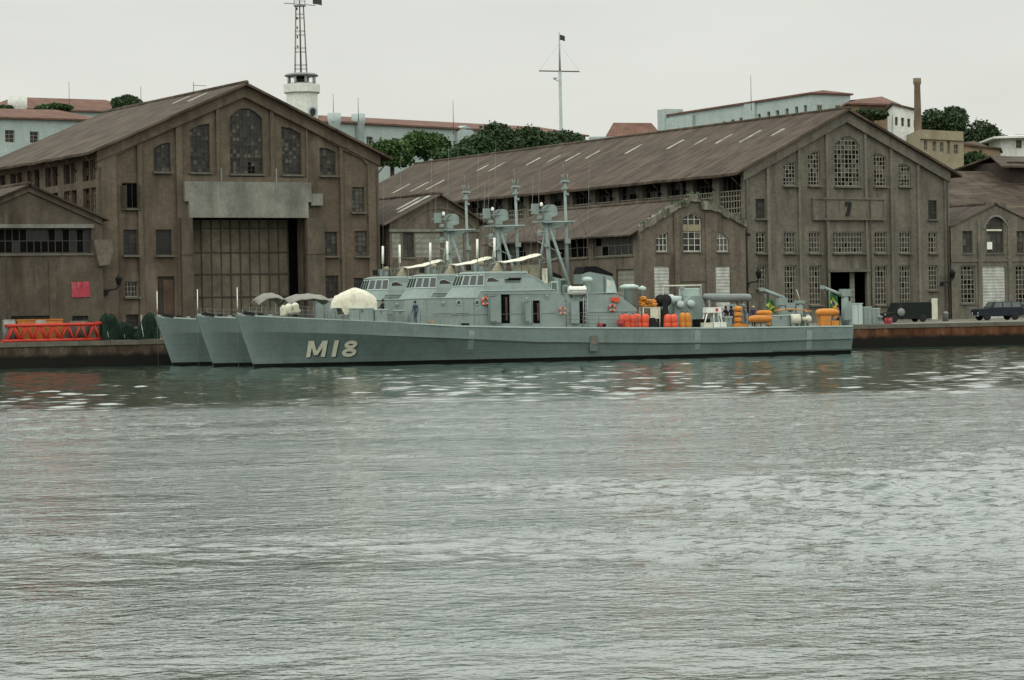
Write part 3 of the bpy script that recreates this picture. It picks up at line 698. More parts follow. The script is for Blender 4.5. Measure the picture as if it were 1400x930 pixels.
mb.m('concrete').box(xl, A(127, 310)[0], -0.25, 0.05, strip.top[0][1] + 0.003, strip.top[0][1] + 0.32)
mb.m('old_plaster')
for (a, za), (b, zb_) in (((xl, zr), (tp, zp)), ((tp, zp), (xr, zr))):
    mb.loft([[(a, -0.2, za - 0.5), (a, 0.1, za - 0.5), (a, 0.1, za), (a, -0.2, za)], [(b, -0.2, zb_ - 0.5), (b, 0.1, zb_ - 0.5), (b, 0.1, zb_), (b, -0.2, zb_)]])
for px_ in (3, 72): x = A(px_, 400)[0]; mb.box(x - 0.3, x + 0.3, -0.1, 0, -0.4, strip.z0 - 0.5)
mb.build('wall', None, SB)
window(SB, strip, 18, 2, 0.2, panes=(('void', 3), ('dark_glass', 2)), frame='dark_frame', bar=0.09)
window(SB, op2, 4, 2, 0.2, panes=dark); window(SB, op3, 8, 2, 0.2, panes=dark)
gable_roof(SB, zr, xl, zr, xr, tp, zp, -0.5, 14, over=0.5, th=0.15)
MB().m('rust_brick').prism([A(126, 328), A(150, 328), A(154, 340), A(148, 362), A(134, 364)], -0.35, 0.0).build('buttress', None, SB)
MB().m('sign_red').prism([A(97, 386), A(122, 385), A(123, 406), A(98, 407)], -0.08, -0.02).build('sign_board', None, SB)

# ------------------------------------------------------------------ small gabled shed with pale panels, between the two big ones
ta, _ = BF.at(534, 380); o_ = BF.w(ta, 0, 0); MF = Frame(o_.x, o_.y, 2.2, 30); A = MF.at
MG = empty('gabled_annex', MF.o, MF.a, 'small gabled shed with pale wall panels, between the two tall sheds', 'shed')
xr = A(656, 350)[0]; tp, zp = A(599, 267); zr = A(656, 302)[1]; zl = A(534, 303)[1]
outl = [(0, -0.4), (xr, -0.4), (xr, zr), (tp, zp), (0, zl)]
wl_ = [opx(MF, 536, 549, 352, 318), opx(MF, 568, 603, 352, 318), opx(MF, 608, 634, 352, 318), opx(MF, 551, 566, 352, 318)]
mb = MB(); skin(mb, outl, [w_.loop() for w_ in wl_], 0, 0.2, 'rust_brick'); shell(mb, outl, 16, 'rust_brick'); mb.add([(0, 0, -.4), (0, 16, -.4), (0, 16, zl), (0, 0, zl)], [(0, 1, 2, 3)])
mb.m('concrete').box(-0.1, xr, -0.12, 0, wl_[0].top[0][1] + 0.06, wl_[0].top[0][1] + 0.3)
n = 14; ar = [(tp + (i / n - 0.5) * 7.6, zp - 1.0 - 2.0 * abs(2 * i / n - 1) ** 2.2) for i in range(n + 1)]
for p, q in zip(ar[:-1], ar[1:]): mb.m('rust_brick').loft([[(p[0], -0.1, p[1] - 0.25), (p[0], 0.02, p[1] - 0.25), (p[0], 0.02, p[1]), (p[0], -0.1, p[1])], [(q[0], -0.1, q[1] - 0.25), (q[0], 0.02, q[1] - 0.25), (q[0], 0.02, q[1]), (q[0], -0.1, q[1])]])
mb.build('wall', None, MG)
for i, w_ in enumerate(wl_):
    if i < 3:
        MB().m('pale_panel').box(w_.x0 + 0.02, w_.x1 - 0.02, 0.08, 0.16, w_.z0, w_.top[0][1]).build('panel', None, MG)
    else: window(MG, w_, 2, 3, 0.12, panes=dull)
_, s1_, s2_ = gable_roof(MG, zl, 0, zr, xr, tp, zp, -0.6, 17, over=0.8, th=0.15, material='worn_roof')
skylights(MG, tp, zp, s1_, [(0.6, 0.4, 3.6, 0.7), (2.2, 0.6, 3.0, 0.6)], th=0.15)

# ------------------------------------------------------------------ mossy gabled workshop in front of shed 7
ta, _ = BF.at(871, 380); o_ = BF.w(ta, -0.6, 0); GF = Frame(o_.x, o_.y, 2.2, 30); A = GF.at
GB = empty('gabled_workshop', GF.o, GF.a, 'brick workshop with a mossy stepped gable and white shutters, left of the shed marked 7', 'workshop')
xr = A(1020, 380)[0]; zl = A(871, 316)[1]; zr = A(1020, 303)[1]
par = [A(1020, 303), A(986, 286), A(968, 278), A(958, 277), A(954, 268), A(942, 267), A(936, 276), A(924, 279), A(896, 295), A(871, 310)]
par[0] = (xr, par[0][1]); par[-1] = (0, par[-1][1])
outl = [(0, -0.4), (xr, -0.4)] + par
ow = [opx(GF, 897, 913, 344, 318, top=(326, 317)), opx(GF, 934, 959, 344, 291, top='arch'), opx(GF, 980, 996, 344, 316, top=(317, 327))]
sh = [opx(GF, 895, 916, 440, 364), opx(GF, 979, 999, 440, 364)]
mb = MB(); skin(mb, outl, [w_.loop() for w_ in ow + sh], 0, 0.25, 'rust_brick'); shell(mb, [outl[0], outl[1], (xr, zl), (0, zl)], 30, 'rust_brick')
for px_ in (925, 968): x = A(px_, 350)[0]; mb.m('rust_brick').box(x - 0.3, x + 0.3, -0.15, 0, -0.4, A(px_, 292)[1])
x0_, x1_ = A(930, 384)[0], A(966, 384)[0]; mb.box(x0_, x1_, -0.1, 0, A(945, 385)[1], A(945, 383)[1])
mb.build('wall', None, GB)
# side wall with eaves windows
so = []
for a, b, y0_, y1_ in ((811, 865, 322, 350),):
    d_a = GF.side(b, 335)[0]; d_b = GF.side(a, 335)[0]; so.append(Opening(-d_b, -d_a, GF.side(838, y1_)[1], GF.side(838, y0_)[1]))
d_a = GF.side(867, 400)[0]; d_b = GF.side(843, 400)[0]; sdoor = Opening(-d_b, -d_a, -0.1, GF.side(855, 368)[1])
so2 = [Opening(-d_b - 4.3 - 9.5 * k, -d_a - 4.0 - 9.5 * k, so[0].z0, so[0].top[0][1]) for k in range(1, 3)]
so2 = [Opening(so[0].x0 - (so[0].x1 - so[0].x0) - 1.2, so[0].x0 - 1.0, so[0].z0, so[0].top[0][1]), Opening(-27, -21.5, so[0].z0, so[0].top[0][1])] if so[0].x0 > -10 else []
sw = MB(); skin(sw, rect(-30, 0, -0.4, zl), [w_.loop() for w_ in so + so2 + [sdoor]], 0, 0.3, 'rust_brick'); sw.build('side_wall', None, GB, **SIDE)
for i, w_ in enumerate(so + so2): window(GB, w_, 6, 2, 0.25, panes=(('void', 3), ('dark_glass', 2), ('dusty_glass', 1)), frame='pale_frame', seed=i, **SIDE)
MB().m('pale_panel').box(sdoor.x0, sdoor.x1, 0.18, 0.25, sdoor.z0, sdoor.top[0][1]).build('door', None, GB, **SIDE)
for i, w_ in enumerate(ow): window(GB, w_, 3 if i != 1 else 3, 3 if i != 1 else 6, 0.17, frame='white_frame', panes=dull if i != 2 else (('dusty_glass', 3), ('pale_panel', 2)), bar=0.07, seed=i)
x0_, x1_ = ow[1].x0, ow[1].x1; MB().m('tan_wall').box(x0_, x1_, 0.08, 0.15, A(946, 316)[1], A(946, 307)[1]).build('transom', None, GB)
for w_ in sh: MB().m('shutter_white').box(w_.x0, w_.x1, 0.1, 0.2, w_.z0, w_.top[0][1]).build('shutter', None, GB)
cp = MB().m('mossy_stone'); rnd = random.Random(9)      # weathered coping and the white crumbling band under it
for p, q in zip(par[:-1], par[1:]):
    nseg = max(1, int(math.hypot(p[0] - q[0], p[1] - q[1]) / 0.7))
    for k in range(nseg):
        a = Vector(p).lerp(Vector(q), k / nseg); b = Vector(p).lerp(Vector(q), (k + 1) / nseg); e_ = rnd.uniform(0.0, 0.12)
        cp.loft([[(a[0], -0.22 - e_, a[1] - 0.45 - e_ * 2), (a[0], 0.4, a[1] - 0.45), (a[0], 0.4, a[1] + 0.05 + e_), (a[0], -0.22 - e_, a[1] + 0.05 + e_)], [(b[0], -0.22 - e_, b[1] - 0.45 - e_ * 2), (b[0], 0.4, b[1] - 0.45), (b[0], 0.4, b[1] + 0.05 + e_), (b[0], -0.22 - e_, b[1] + 0.05 + e_)]])
cp.build('coping', None, GB)
mo = MB(); rnd = random.Random(4)
for k in range(260):
    f_ = rnd.random(); i = min(int(f_ * (len(par) - 1)), len(par) - 2); a = Vector(par[i]).lerp(Vector(par[i + 1]), rnd.random())
    c = Vector((a[0], rnd.uniform(-0.25, 0.3), a[1] + rnd.uniform(-0.1, 0.35) * rnd.random())); r_ = rnd.uniform(0.08, 0.22)
    u = Vector((rnd.gauss(0, 1), rnd.gauss(0, 1), rnd.gauss(0, 1))).normalized(); v = u.orthogonal().normalized()
    mo.add([c - u * r_, c + v * r_, c + u * r_, c - v * r_], [(0, 1, 2, 3)])
tag(mo.build('weeds', 'leaf_dark', GB), kind='stuff')
tp, zp = A(946, 274)
gable_roof(GB, zl, 0, zl, xr, tp, zp, 0.3, 29, over=0.9, th=0.15, material='worn_roof')

# ------------------------------------------------------------------ shed 7
ta, _ = BF.at(1019, 380); o_ = BF.w(ta, 0, 0); HF = Frame(o_.x, o_.y, 2.2, 30); A = HF.at
H7 = empty('brick_shed', HF.o, HF.a, 'grey-brown gabled brick shed with the number 7 on its front and a long tiled roof', 'shed')
tR = A(1299, 350)[0]; zR = A(1299, 235)[1]; tP, zP = A(1156, 152); zL = A(1019, 232)[1]
outl = [(0, -0.4), (tR, -0.4), (tR, zR), (tP, zP), (0, zL)]
pans = [panel(HF, 1052 - 28, 1050, 432, [(1024, 240), (1050, 222)]), panel(HF, 1054, 1093, 432, [(1054, 220), (1093, 197)]), panel(HF, 1096, 1131, 432, [(1096, 194), (1131, 175)]),
        panel(HF, 1134, 1184, 432, [(1134, 174), (1147, 167), (1158, 165), (1170, 167), (1184, 175)]), panel(HF, 1187, 1219, 432, [(1187, 178), (1219, 196)]),
        panel(HF, 1222, 1256, 432, [(1222, 199), (1256, 220)]), panel(HF, 1259, 1293, 432, [(1259, 222), (1293, 242)])]
mb = MB(); skin(mb, outl, [p.loop() for p in pans], 0, PD, 'olive_trim')
wins = []
def HW(*a, **k): wins.append((opx(HF, *a[:4], PD, k.pop('top', None)), a[4], a[5], k))
pk = dict(frame='pale_frame', panes=(('void', 3), ('dark_glass', 2), ('dusty_glass', 2)), bar=0.09)
HW(1071, 1088, 254, 222, 4, 6, top=(226, 221), **pk); HW(1105, 1121, 254, 207, 4, 8, top=(211, 206), **pk); HW(1141, 1176, 255, 186, 7, 11, top='arch', **pk)
HW(1195, 1212, 255, 208, 4, 8, top=(209, 215), **pk); HW(1229, 1245, 255, 224, 4, 6, top=(224, 229), **pk)
HW(1033, 1046, 299, 272, 3, 5, panes=dull); HW(1269, 1281, 300, 274, 2, 7, panes=dark)
pg = dict(frame='pale_frame', panes=(('grimy_glass', 3), ('dark_glass', 2), ('void', 1)), bar=0.09)
for x0_, x1_, nx in ((1034, 1046.5, 3), (1072, 1088, 4), (1106, 1122, 4), (1139, 1180, 10), (1196, 1212.5, 4), (1230, 1245.5, 4), (1269.5, 1281.5, 3)):
    HW(x0_, x1_, 346, 317, nx, 4, **(pg if nx > 3 else pk))
for x0_, x1_, nx, yb in ((1035, 1047, 3, 395), (1073, 1089, 4, 417), (1107, 1123, 4, 417), (1196.5, 1213, 4, 417), (1230, 1245.5, 4, 417), (1270, 1282, 3, 397)):
    HW(x0_, x1_, yb, 363, nx, 7 if yb > 400 else 5, **pg)
door = opx(HF, 1136, 1185, 439, 372, PD)
inner = [(0.05, -0.4), (tR - 0.05, -0.4), (tR - 0.05, zR - 0.2), (tP, zP - 0.3), (0.05, zL - 0.2)]
skin(mb, inner, [w_[0].loop() for w_ in wins] + [door.loop()], PD, 0.25, 'olive_brick')
D7 = 92.0
shell(mb, outl, D7, 'olive_brick')
for (a, za), (b, zb) in (((-0.1, zL), (tP, zP)), ((tP, zP), (tR + 0.1, zR))):
    mb.m('olive_brick').loft([[(a, -0.18, za - 1.1), (a, 0.3, za - 1.1), (a, 0.3, za - 0.02), (a, -0.18, za - 0.02)], [(b, -0.18, zb - 1.1), (b, 0.3, zb - 1.1), (b, 0.3, zb - 0.02), (b, -0.18, zb - 0.02)]])
mb.m('sill_stone').box(door.x0 - 0.3, door.x1 + 0.3, -0.12, 0.1 + PD, door.top[0][1], door.top[0][1] + 0.3)
mb.build('wall', None, H7)
for i, (p, nx, nz, k) in enumerate(wins): window(H7, p, nx, nz, PD + 0.14, seed=i, **k)
# number board
p0 = A(1112.6, 286); p1 = A(1208, 286); zt, zb = A(1160, 273)[1], A(1160, 299)[1]
sb = MB().m('olive_brick').box(p0[0], p1[0], -0.05, 0.26, zb, zt); sb.m('olive_brick')
for q in ((p0[0] - .12, p1[0] + .12, zt, zt + .16), (p0[0] - .12, p1[0] + .12, zb - .16, zb)): sb.box(q[0], q[1], -0.16, 0.2, q[2], q[3])
for q in (p0[0] - .12, p1[0] - .02): sb.box(q, q + .14, -0.159, 0.2, zb, zt)
nbo = sb.build('number_board', None, H7)
x0_, x1_ = A(1155, 286)[0], A(1163.5, 286)[0]; z0_, z1_ = A(1160, 295.5)[1], A(1160, 276)[1]
MB().m('iron_black').prism([(x0_, z1_), (x1_, z1_), (x1_, z1_ - .30), (x0_ + .46, z0_), (x0_ + .02, z0_), (x1_ - .40, z1_ - .28), (x0_ + .18, z1_ - .28), (x0_ + .18, z1_ - .46), (x0_, z1_ - .46)], -0.13, -0.05).build('numeral', None, nbo)
dd = MB().m('pale_panel').box(A(1171, 400)[0], A(1177, 400)[0], 1.0, 1.15, 0, door.top[0][1]); dd.build('sliding_door', None, H7)
# left long wall: bays of openings with low lattice rails
ops = []; nb = 18
for k in range(nb): ops.append(Opening(-(4.65 * k + 4.2), -(4.65 * k + 0.75 if k else 0.5), 12.1 if k else 9.2, 14.7))
sw = MB(); skin(sw, rect(-D7, 0, -0.4, zL), [p.loop() for p in ops], 0, 0.6, 'tan_brick' if 'tan_brick' in M else 'olive_brick'); sw.build('side_wall', None, H7, **SIDE)
for i, p in enumerate(ops):
    window(H7, p, 5, 3, 0.5, panes=(('void', 4), ('dark_glass', 2), ('dusty_glass', 0.25)), frame='dark_frame', seed=i + 50, bar=0.09, sill=False, **SIDE)
    lt = MB().m('pale_frame'); nn = 8
    for j in range(nn + 1): x = p.x0 + (p.x1 - p.x0) * j / nn; lt.box(x - 0.045, x + 0.045, 0.12, 0.2, p.z0, 13.15)
    for z in (12.1, 12.6, 13.1) + ((9.4, 9.9, 10.4, 10.9, 11.4) if i == 0 else ()): lt.box(p.x0, p.x1, 0.10, 0.22, z, z + 0.09)
    lt.build('railing', None, H7, **SIDE)
_, sl_, sr_ = gable_roof(H7, zL, 0, zR, tR, tP, zP, -0.6, D7, over=1.3, th=0.25)
sp = []
rnd = random.Random(8)
for k, d in enumerate([5.5, 10.2, 14.6, 19.5, 24.4, 28.0, 32.5, 41, 45, 49, 53.5, 62, 66]):
    if k in (5,): continue
    sp.append((d + rnd.uniform(-.5, .5), 3.4 + rnd.uniform(-.25, .25), 5.6 + rnd.uniform(-.5, .3), rnd.uniform(0.30, 0.5)))
for d in (71, 75, 80): sp.append((d, 7.0, 9.5, 0.45))
skylights(H7, tP, zP, sl_, sp, th=0.25)
for k in range(18): MB().m('dark_wood').tube((-0.05, 0.35 + 4.65 * k, zL - 1.8), (-1.15, 0.35 + 4.65 * k, zL - 0.75), 0.06).build('eave_bracket', None, H7)

for x in (0.2, tR - 0.3, tR * 0.385, tR * 0.60): MB().m('dark_frame').tube((x, -0.1, -0.2), (x, -0.1, 14.4), 0.07, n=6).build('downpipe', None, H7)
# ------------------------------------------------------------------ right-hand workshop and the brown roof behind it
ta, _ = BF.at(1298.5, 380); o_ = BF.w(ta, -0.25, 0); RF = Frame(o_.x, o_.y, 2.2, 30); A = RF.at
RB = empty('gabled_workshop', RF.o, RF.a, 'workshop with an arched window and a tall white door, cut off by the right edge', 'workshop')
tp, zp = A(1361, 276); xl = 0.0; xr = 2 * tp; zl = A(1299, 309)[1]
outl = [(xl, -0.4), (xr, -0.4), (xr, zl), (tp + 1.6, zp - 0.75), (tp + 1.2, zp), (tp - 1.2, zp), (tp - 1.6, zp - 0.75), (xl, zl)]
ow = [(opx(RF, 1316, 1330, 346, 316), 2, 3), (opx(RF, 1349, 1372, 346, 294, top='arch'), 3, 4), (opx(RF, 1390, 1405, 346, 316), 3, 4), (opx(RF, 1314, 1334, 415, 363), 4, 8), (opx(RF, 1389, 1409, 415, 363), 4, 8)]
wd = opx(RF, 1343, 1375, 440, 364)
mb = MB(); skin(mb, outl, [w_[0].loop() for w_ in ow] + [wd.loop()], 0, 0.25, 'olive_brick'); shell(mb, outl, 20, 'olive_brick')
for px_ in (1339, 1380): x = A(px_, 350)[0]; mb.box(x - 0.25, x + 0.25, -0.14, 0, -0.4, A(px_, 300)[1])
mb.box(xl, xr, -0.1, 0, A(1350, 358)[1], A(1350, 354)[1])
n = 12; ar = [(tp + (i / n - 0.5) * 3.4, zp - 1.35 - 1.3 * abs(2 * i / n - 1) ** 2.2) for i in range(n + 1)]
for p, q in zip(ar[:-1], ar[1:]): mb.m('concrete').loft([[(p[0], -0.12, p[1] - 0.2), (p[0], 0.02, p[1] - 0.2), (p[0], 0.02, p[1]), (p[0], -0.12, p[1])], [(q[0], -0.12, q[1] - 0.2), (q[0], 0.02, q[1] - 0.2), (q[0], 0.02, q[1]), (q[0], -0.12, q[1])]])
mb.build('wall', None, RB)
for i, (p, nx, nz) in enumerate(ow): window(RB, p, nx, nz, 0.18, frame='pale_frame' if i > 2 else 'dark_frame', panes=(('void', 2), ('dark_glass', 2), ('grimy_glass', 1)) if i > 2 else (('dusty_glass', 2), ('grimy_glass', 2)), bar=0.09, seed=i)
MB().m('white_paint').box(A(1350, 340)[0], A(1357, 340)[0], 0.05, 0.13, A(1353, 341)[1], A(1353, 331)[1]).build('fan_housing', None, RB)
MB().m('cream_paint').box(A(1349, 316)[0], A(1370, 316)[0], 0.04, 0.12, A(1360, 316)[1], A(1360, 313.5)[1]).build('transom', None, RB)
MB().m('shutter_white').box(wd.x0, wd.x1, 0.12, 0.2, wd.z0, wd.top[0][1]).build('door', None, RB)
gable_roof(RB, zl, xl + 0.3, zl, xr - 0.3, tp, zp - 0.35, -0.12, 20, over=0.3, th=0.12, material='worn_roof')
o_ = RF.w(0, 20.5, 0); B2 = Frame(o_.x, o_.y, 2.2, 30)
RR = empty('warehouse', B2.o, B2.a, 'long warehouse with a broad dark brown roof, behind the right-hand workshop', 'warehouse')
e0 = B2.at(1320, 296)[1]; r0 = B2.at(1325, 236, 13)[1]
mb = MB().m('olive_brick'); mb.prism([(0, -0.4), (26, -0.4), (26, e0), (13, r0 - 0.1), (0, e0)], 0, 0.01)
mb = MB().m('olive_brick').box(-2.0, 45, 0, 26, -0.4, e0); mb.build('wall', None, RR)
mb = MB().m('tile_roof')
for k in range(24):
    a, b = -2.5 + 2 * k, -2.5 + 2 * (k + 1) - 0.01; q = rnd.uniform(0, 0.06)
    mb.loft([[(a, -0.8, e0 - 0.35 + q), (b, -0.8, e0 - 0.35 + q), (b, -0.8, e0 - 0.2 + q), (a, -0.8, e0 - 0.2 + q)], [(a, 13, r0 + q), (b, 13, r0 + q), (b, 13, r0 + 0.15 + q), (a, 13, r0 + 0.15 + q)]])
    mb.loft([[(a, 13.01, r0 + q), (b, 13.01, r0 + q), (b, 13.01, r0 + .15 + q), (a, 13.01, r0 + .15 + q)], [(a, 26.8, e0 - 0.35 + q), (b, 26.8, e0 - 0.35 + q), (b, 26.8, e0 - 0.2 + q), (a, 26.8, e0 - 0.2 + q)]])
mb.build('roof', None, RR)
# raised lantern roof on it
q0 = B2.at(1368, 228, 11); z1_ = B2.at(1385, 216, 13)[1]
mb = MB().m('dark_wood').box(q0[0], q0[0] + 30, 9.5, 16, r0 - 1.6, z1_ - 0.7); mb.m('worn_roof')
mb.loft([[(q0[0] - 2.2, 8.3, z1_ - 1.5), (q0[0] + 31, 8.3, z1_ - 1.5), (q0[0] + 31, 8.3, z1_ - 1.3), (q0[0] - 2.2, 8.3, z1_ - 1.3)], [(q0[0] + 0.2, 13, z1_), (q0[0] + 31, 13, z1_), (q0[0] + 31, 13, z1_ + .2), (q0[0] + 0.2, 13, z1_ + .2)], [(q0[0] - 2.2, 17.5, z1_ - 1.5), (q0[0] + 31, 17.5, z1_ - 1.5), (q0[0] + 31, 17.5, z1_ - 1.3), (q0[0] - 2.2, 17.5, z1_ - 1.3)]])
mb.build('roof_lantern', None, RR)

# ================================================================== the hill: white buildings, fort tower, trees
def hill_building(name, label, cat, pL, YL, pR, YR, zb, depth, wall, roof=None, rh=3.0, over=0.6, hip=3.0, wins=(), wn=(2, 3), parapet=0.0, turrets=(), pane='dark_glass', wf='pale_frame', roof_off=0.0):
    a, b = pix(*pL, YL), pix(*pR, YR); zt = (a.z + b.z) / 2
    ang = math.degrees(math.atan2(b.y - a.y, b.x - a.x)); fr = Frame(a.x, a.y, 0, ang); W = math.hypot(b.x - a.x, b.y - a.y)
    root = empty(name, (a.x, a.y, 0), fr.a, label, cat)
    za, zb_ = a.z, b.z
    outl = [(0, zb), (W, zb), (W, zb_), (0, za)]
    ops = [opx(fr, *w_) for w_ in wins]
    mb = MB(); skin(mb, outl, [o.loop() for o in ops], 0, 0.3, wall)
    mb.m(wall).add([(0, 0, zb), (0, depth, zb), (0, depth, za), (0, 0, za), (W, 0, zb), (W, depth, zb), (W, depth, zb_), (W, 0, zb_)], [(0, 1, 2, 3), (4, 7, 6, 5), (1, 5, 6, 2)])
    mb.add([(0, 0, za - 0.02), (W, 0, zb_ - 0.02), (W, depth, zb_ - 0.02), (0, depth, za - 0.02)], [(0, 1, 2, 3)])
    if parapet:
        mb.loft([[(0, -0.25, za - parapet), (0, 0, za - parapet), (0, 0, za - parapet + .3), (0, -0.25, za - parapet + .3)], [(W, -0.25, zb_ - parapet), (W, 0, zb_ - parapet), (W, 0, zb_ - parapet + .3), (W, -0.25, zb_ - parapet + .3)]])
    mb.build('wall', None, root)
    for i, o in enumerate(ops): window(root, o, *wn, 0.22, frame=wf, panes=((pane, 2), ('grimy_glass', 1)), bar=0.1, seed=i, sill=False)
    if roof:
        rb = MB().m(roof); o = over; h = roof_off
        v = [(-o + h, -o + h, za), (W + o, -o + h, zb_), (W + o, depth + o, zb_), (-o + h, depth + o, za), (hip + h, depth / 2, za + rh), (W - hip, depth / 2, zb_ + rh)]
        v2 = [(x, y, z + 0.25) for x, y, z in v[:4]]
        v = v[:4] + v2 + v[4:]
        rb.add(v, [(0, 3, 2, 1), (0, 1, 5, 4), (1, 2, 6, 5), (2, 3, 7, 6), (3, 0, 4, 7), (4, 5, 9, 8), (5, 6, 9), (6, 7, 8, 9), (7, 4, 8)])
        rb.build('roof', None, root)
    return root, fr, W, za, zb_
r_, fr, W, za, zb_ = hill_building('barracks', 'white barracks with a red tiled roof above the left workshop', 'barracks', (-60, 161), 372, (135, 166), 392, 8, 12, 'blue_white', 'red_tile', rh=2.0, wins=[(7, 20, 195, 178), (41, 53, 196, 180), (-30, -17, 195, 178), (80, 92, 197, 182)])
hill_building('barracks', 'farther barracks whose red roof shows behind a round white turret at far left', 'barracks', (18, 150), 408, (200, 156), 425, 14, 12, 'blue_white', 'red_tile', rh=2.6, hip=4)
c = pix(24, 147, 400)
tb = empty('turret', (c.x, c.y, 0), 0, 'small white round turret standing on the skyline at far left', 'turret')
MB().lathe((0, 0, 0), [(1.25, 20), (1.25, c.z - 0.5), (1.5, c.z), (1.5, c.z + 1.7), (1.2, c.z + 1.7), (0.05, c.z + 1.7)], 12).build('wall', 'white_wall', tb)
mid, fr, W, za, zb_ = hill_building('barracks', 'long pale barracks with a red ridge behind the tree line, right of the fort tower', 'barracks', (455, 168), 372, (800, 187), 432, 14, 12, 'blue_white', 'red_tile', rh=1.7, over=0.5, hip=5,
    wins=[(501, 510, 201, 187), (536, 544, 203, 189), (552, 558, 203, 189), (620, 627, 207, 193), (637, 643, 207, 194), (720, 727, 210, 197)])
A = fr.at
def turret(par, px, ytop, ybase, w_px, label=None):
    x0_, x1_ = A(px - w_px / 2, 170)[0], A(px + w_px / 2, 170)[0]; zt = A(px, ytop)[1]; r = (x1_ - x0_) / 2; xc = (x0_ + x1_) / 2
    t_ = MB().lathe((xc, 0, 0), [(r * .85, 14), (r * .85, zt - 1.6), (r, zt - 1.3), (r, zt), (r * .6, zt), (0.02, zt)], 12)
    return t_.build('turret', 'blue_white', par)
turret(mid, 457, 155, 175, 11); turret(mid, 490, 156, 180, 11)
a = A(622, 180)[0]; b = A(646, 180)[0]; zt = A(634, 172)[1]
MB().m('blue_white').prism([(a, zt - 3), (b, zt - 3), (b, zt - 1.2), ((a + 3 * b) / 4, zt - 0.3), ((a + b) / 2, zt), ((3 * a + b) / 4, zt - 0.3), (a, zt - 1.2)], -0.5, 0.6).build('gable', None, mid)
hill_building('barracks', 'low white block with a red hipped roof just right of the signal mast', 'barracks', (806, 187), 400, (930, 186), 400, 14, 14, 'blue_white', 'red_tile', rh=2.6, over=-2.6, hip=4, parapet=1.3, roof_off=0)
cr_, fr, W, za, zb_ = hill_building('barracks', 'long blue-white barracks with a row of small windows above the roof of shed 7', 'barracks', (905, 160), 440, (1108, 129), 400, 14, 7.4, 'blue_white', 'red_tile', rh=0.9, over=0.35, hip=2, parapet=0.0,
    wins=[(x - 2.1, x + 2.1, y + 7, y - 3) for x, y in [(957, 176), (968, 173.5), (979, 171.5), (990, 169), (1002, 166.5), (1013, 164), (1026, 161.5), (1038, 159), (1051, 156), (1063, 154), (1076, 151.5), (1089, 149), (1101, 147)]], wn=(1, 2))
A = fr.at
a = A(1019, 150)[0]; b = A(1034, 150)[0]; zt = A(1027, 139)[1]
MB().m('blue_white').box(a, b, -0.3, 0.6, zt - 6, zt).build('gable', None, cr_)
a = A(905, 170)[0]; b = A(950, 166)[0]
MB().m('blue_white').box(-0.5, 2, -0.6, 3, 14, za + 1.2).box(-0.2, b, -0.5, 0, 14, za - 0.5).build('bastion', None, cr_)
for u in (1.6, 5.0): window(cr_, Opening(u - .45, u + .45, zb_ - 3.0, zb_ - 1.55), 2, 2, -0.08, frame='pale_frame', panes=dark, bar=0.1, sill=False, loc=(W, 0, 0), rot=(0, 0, math.pi / 2))
hill_building('house', 'house with a rusty red hipped roof and dark verandah behind the peak of shed 7', 'house', (1164, 143), 352, (1222, 146), 352, 12, 12, 'ochre_wall', 'red_tile', rh=1.5, over=0.8, hip=5, wins=[(1176, 1194, 160, 147), (1199, 1219, 163, 149)], wn=(3, 2))
hill_building('house', 'narrow bright white house with four small windows beside the brick chimney', 'house', (1221, 143), 341, (1256, 153), 340.8, 10, 9, 'white_wall', 'tile_roof', rh=0.4, over=0.3, hip=1, wins=[(1223.5, 1227.5, 172, 160), (1232, 1236, 173, 161), (1240.5, 1244.5, 174, 162.5), (1249, 1252.5, 175, 164)], wn=(1, 2))
c = pix(1255.5, 205, 336); top = pix(1256.5, 107, 336)
ch = empty('chimney', (c.x, c.y, 0), 0, 'tall tapering brick chimney rising above the white house at right', 'chimney')
MB().lathe((0, 0, 0), [(0.62, 8), (0.55, c.z), (0.40, top.z - 0.9), (0.52, top.z - 0.7), (0.52, top.z), (0.3, top.z), (0.3, top.z - 1)], 12).build('shaft', 'chimney_brick', ch)
hill_building('house', 'tan flat-roofed block with five windows below the tree, right of the chimney', 'house', (1257, 177), 330, (1317, 180), 330, 8, 12, 'tan_wall', None, parapet=1.2, wins=[(1263, 1268, 206, 192), (1275, 1280, 207, 194), (1285, 1290, 208, 195), (1295, 1299, 210, 189), (1304, 1310, 211, 198)], wn=(2, 2))
hill_building('house', 'low ochre house with a mossy roof between the tan block and the dark trees', 'house', (1315, 198), 344, (1366, 205), 343, 8, 8, 'ochre_wall', 'tile_roof', rh=0.7, over=0.3, hip=1.5, wins=[(1338, 1343, 216, 205)], wn=(1, 2))
hill_building('house', 'white two-storey house on the skyline at the right edge of the view', 'house', (1368, 190), 352, (1440, 188), 352, 10, 10, 'white_wall', 'white_wall', rh=0.8, over=1.2, hip=4, wins=[(1389, 1397, 203, 191)], wn=(2, 2))

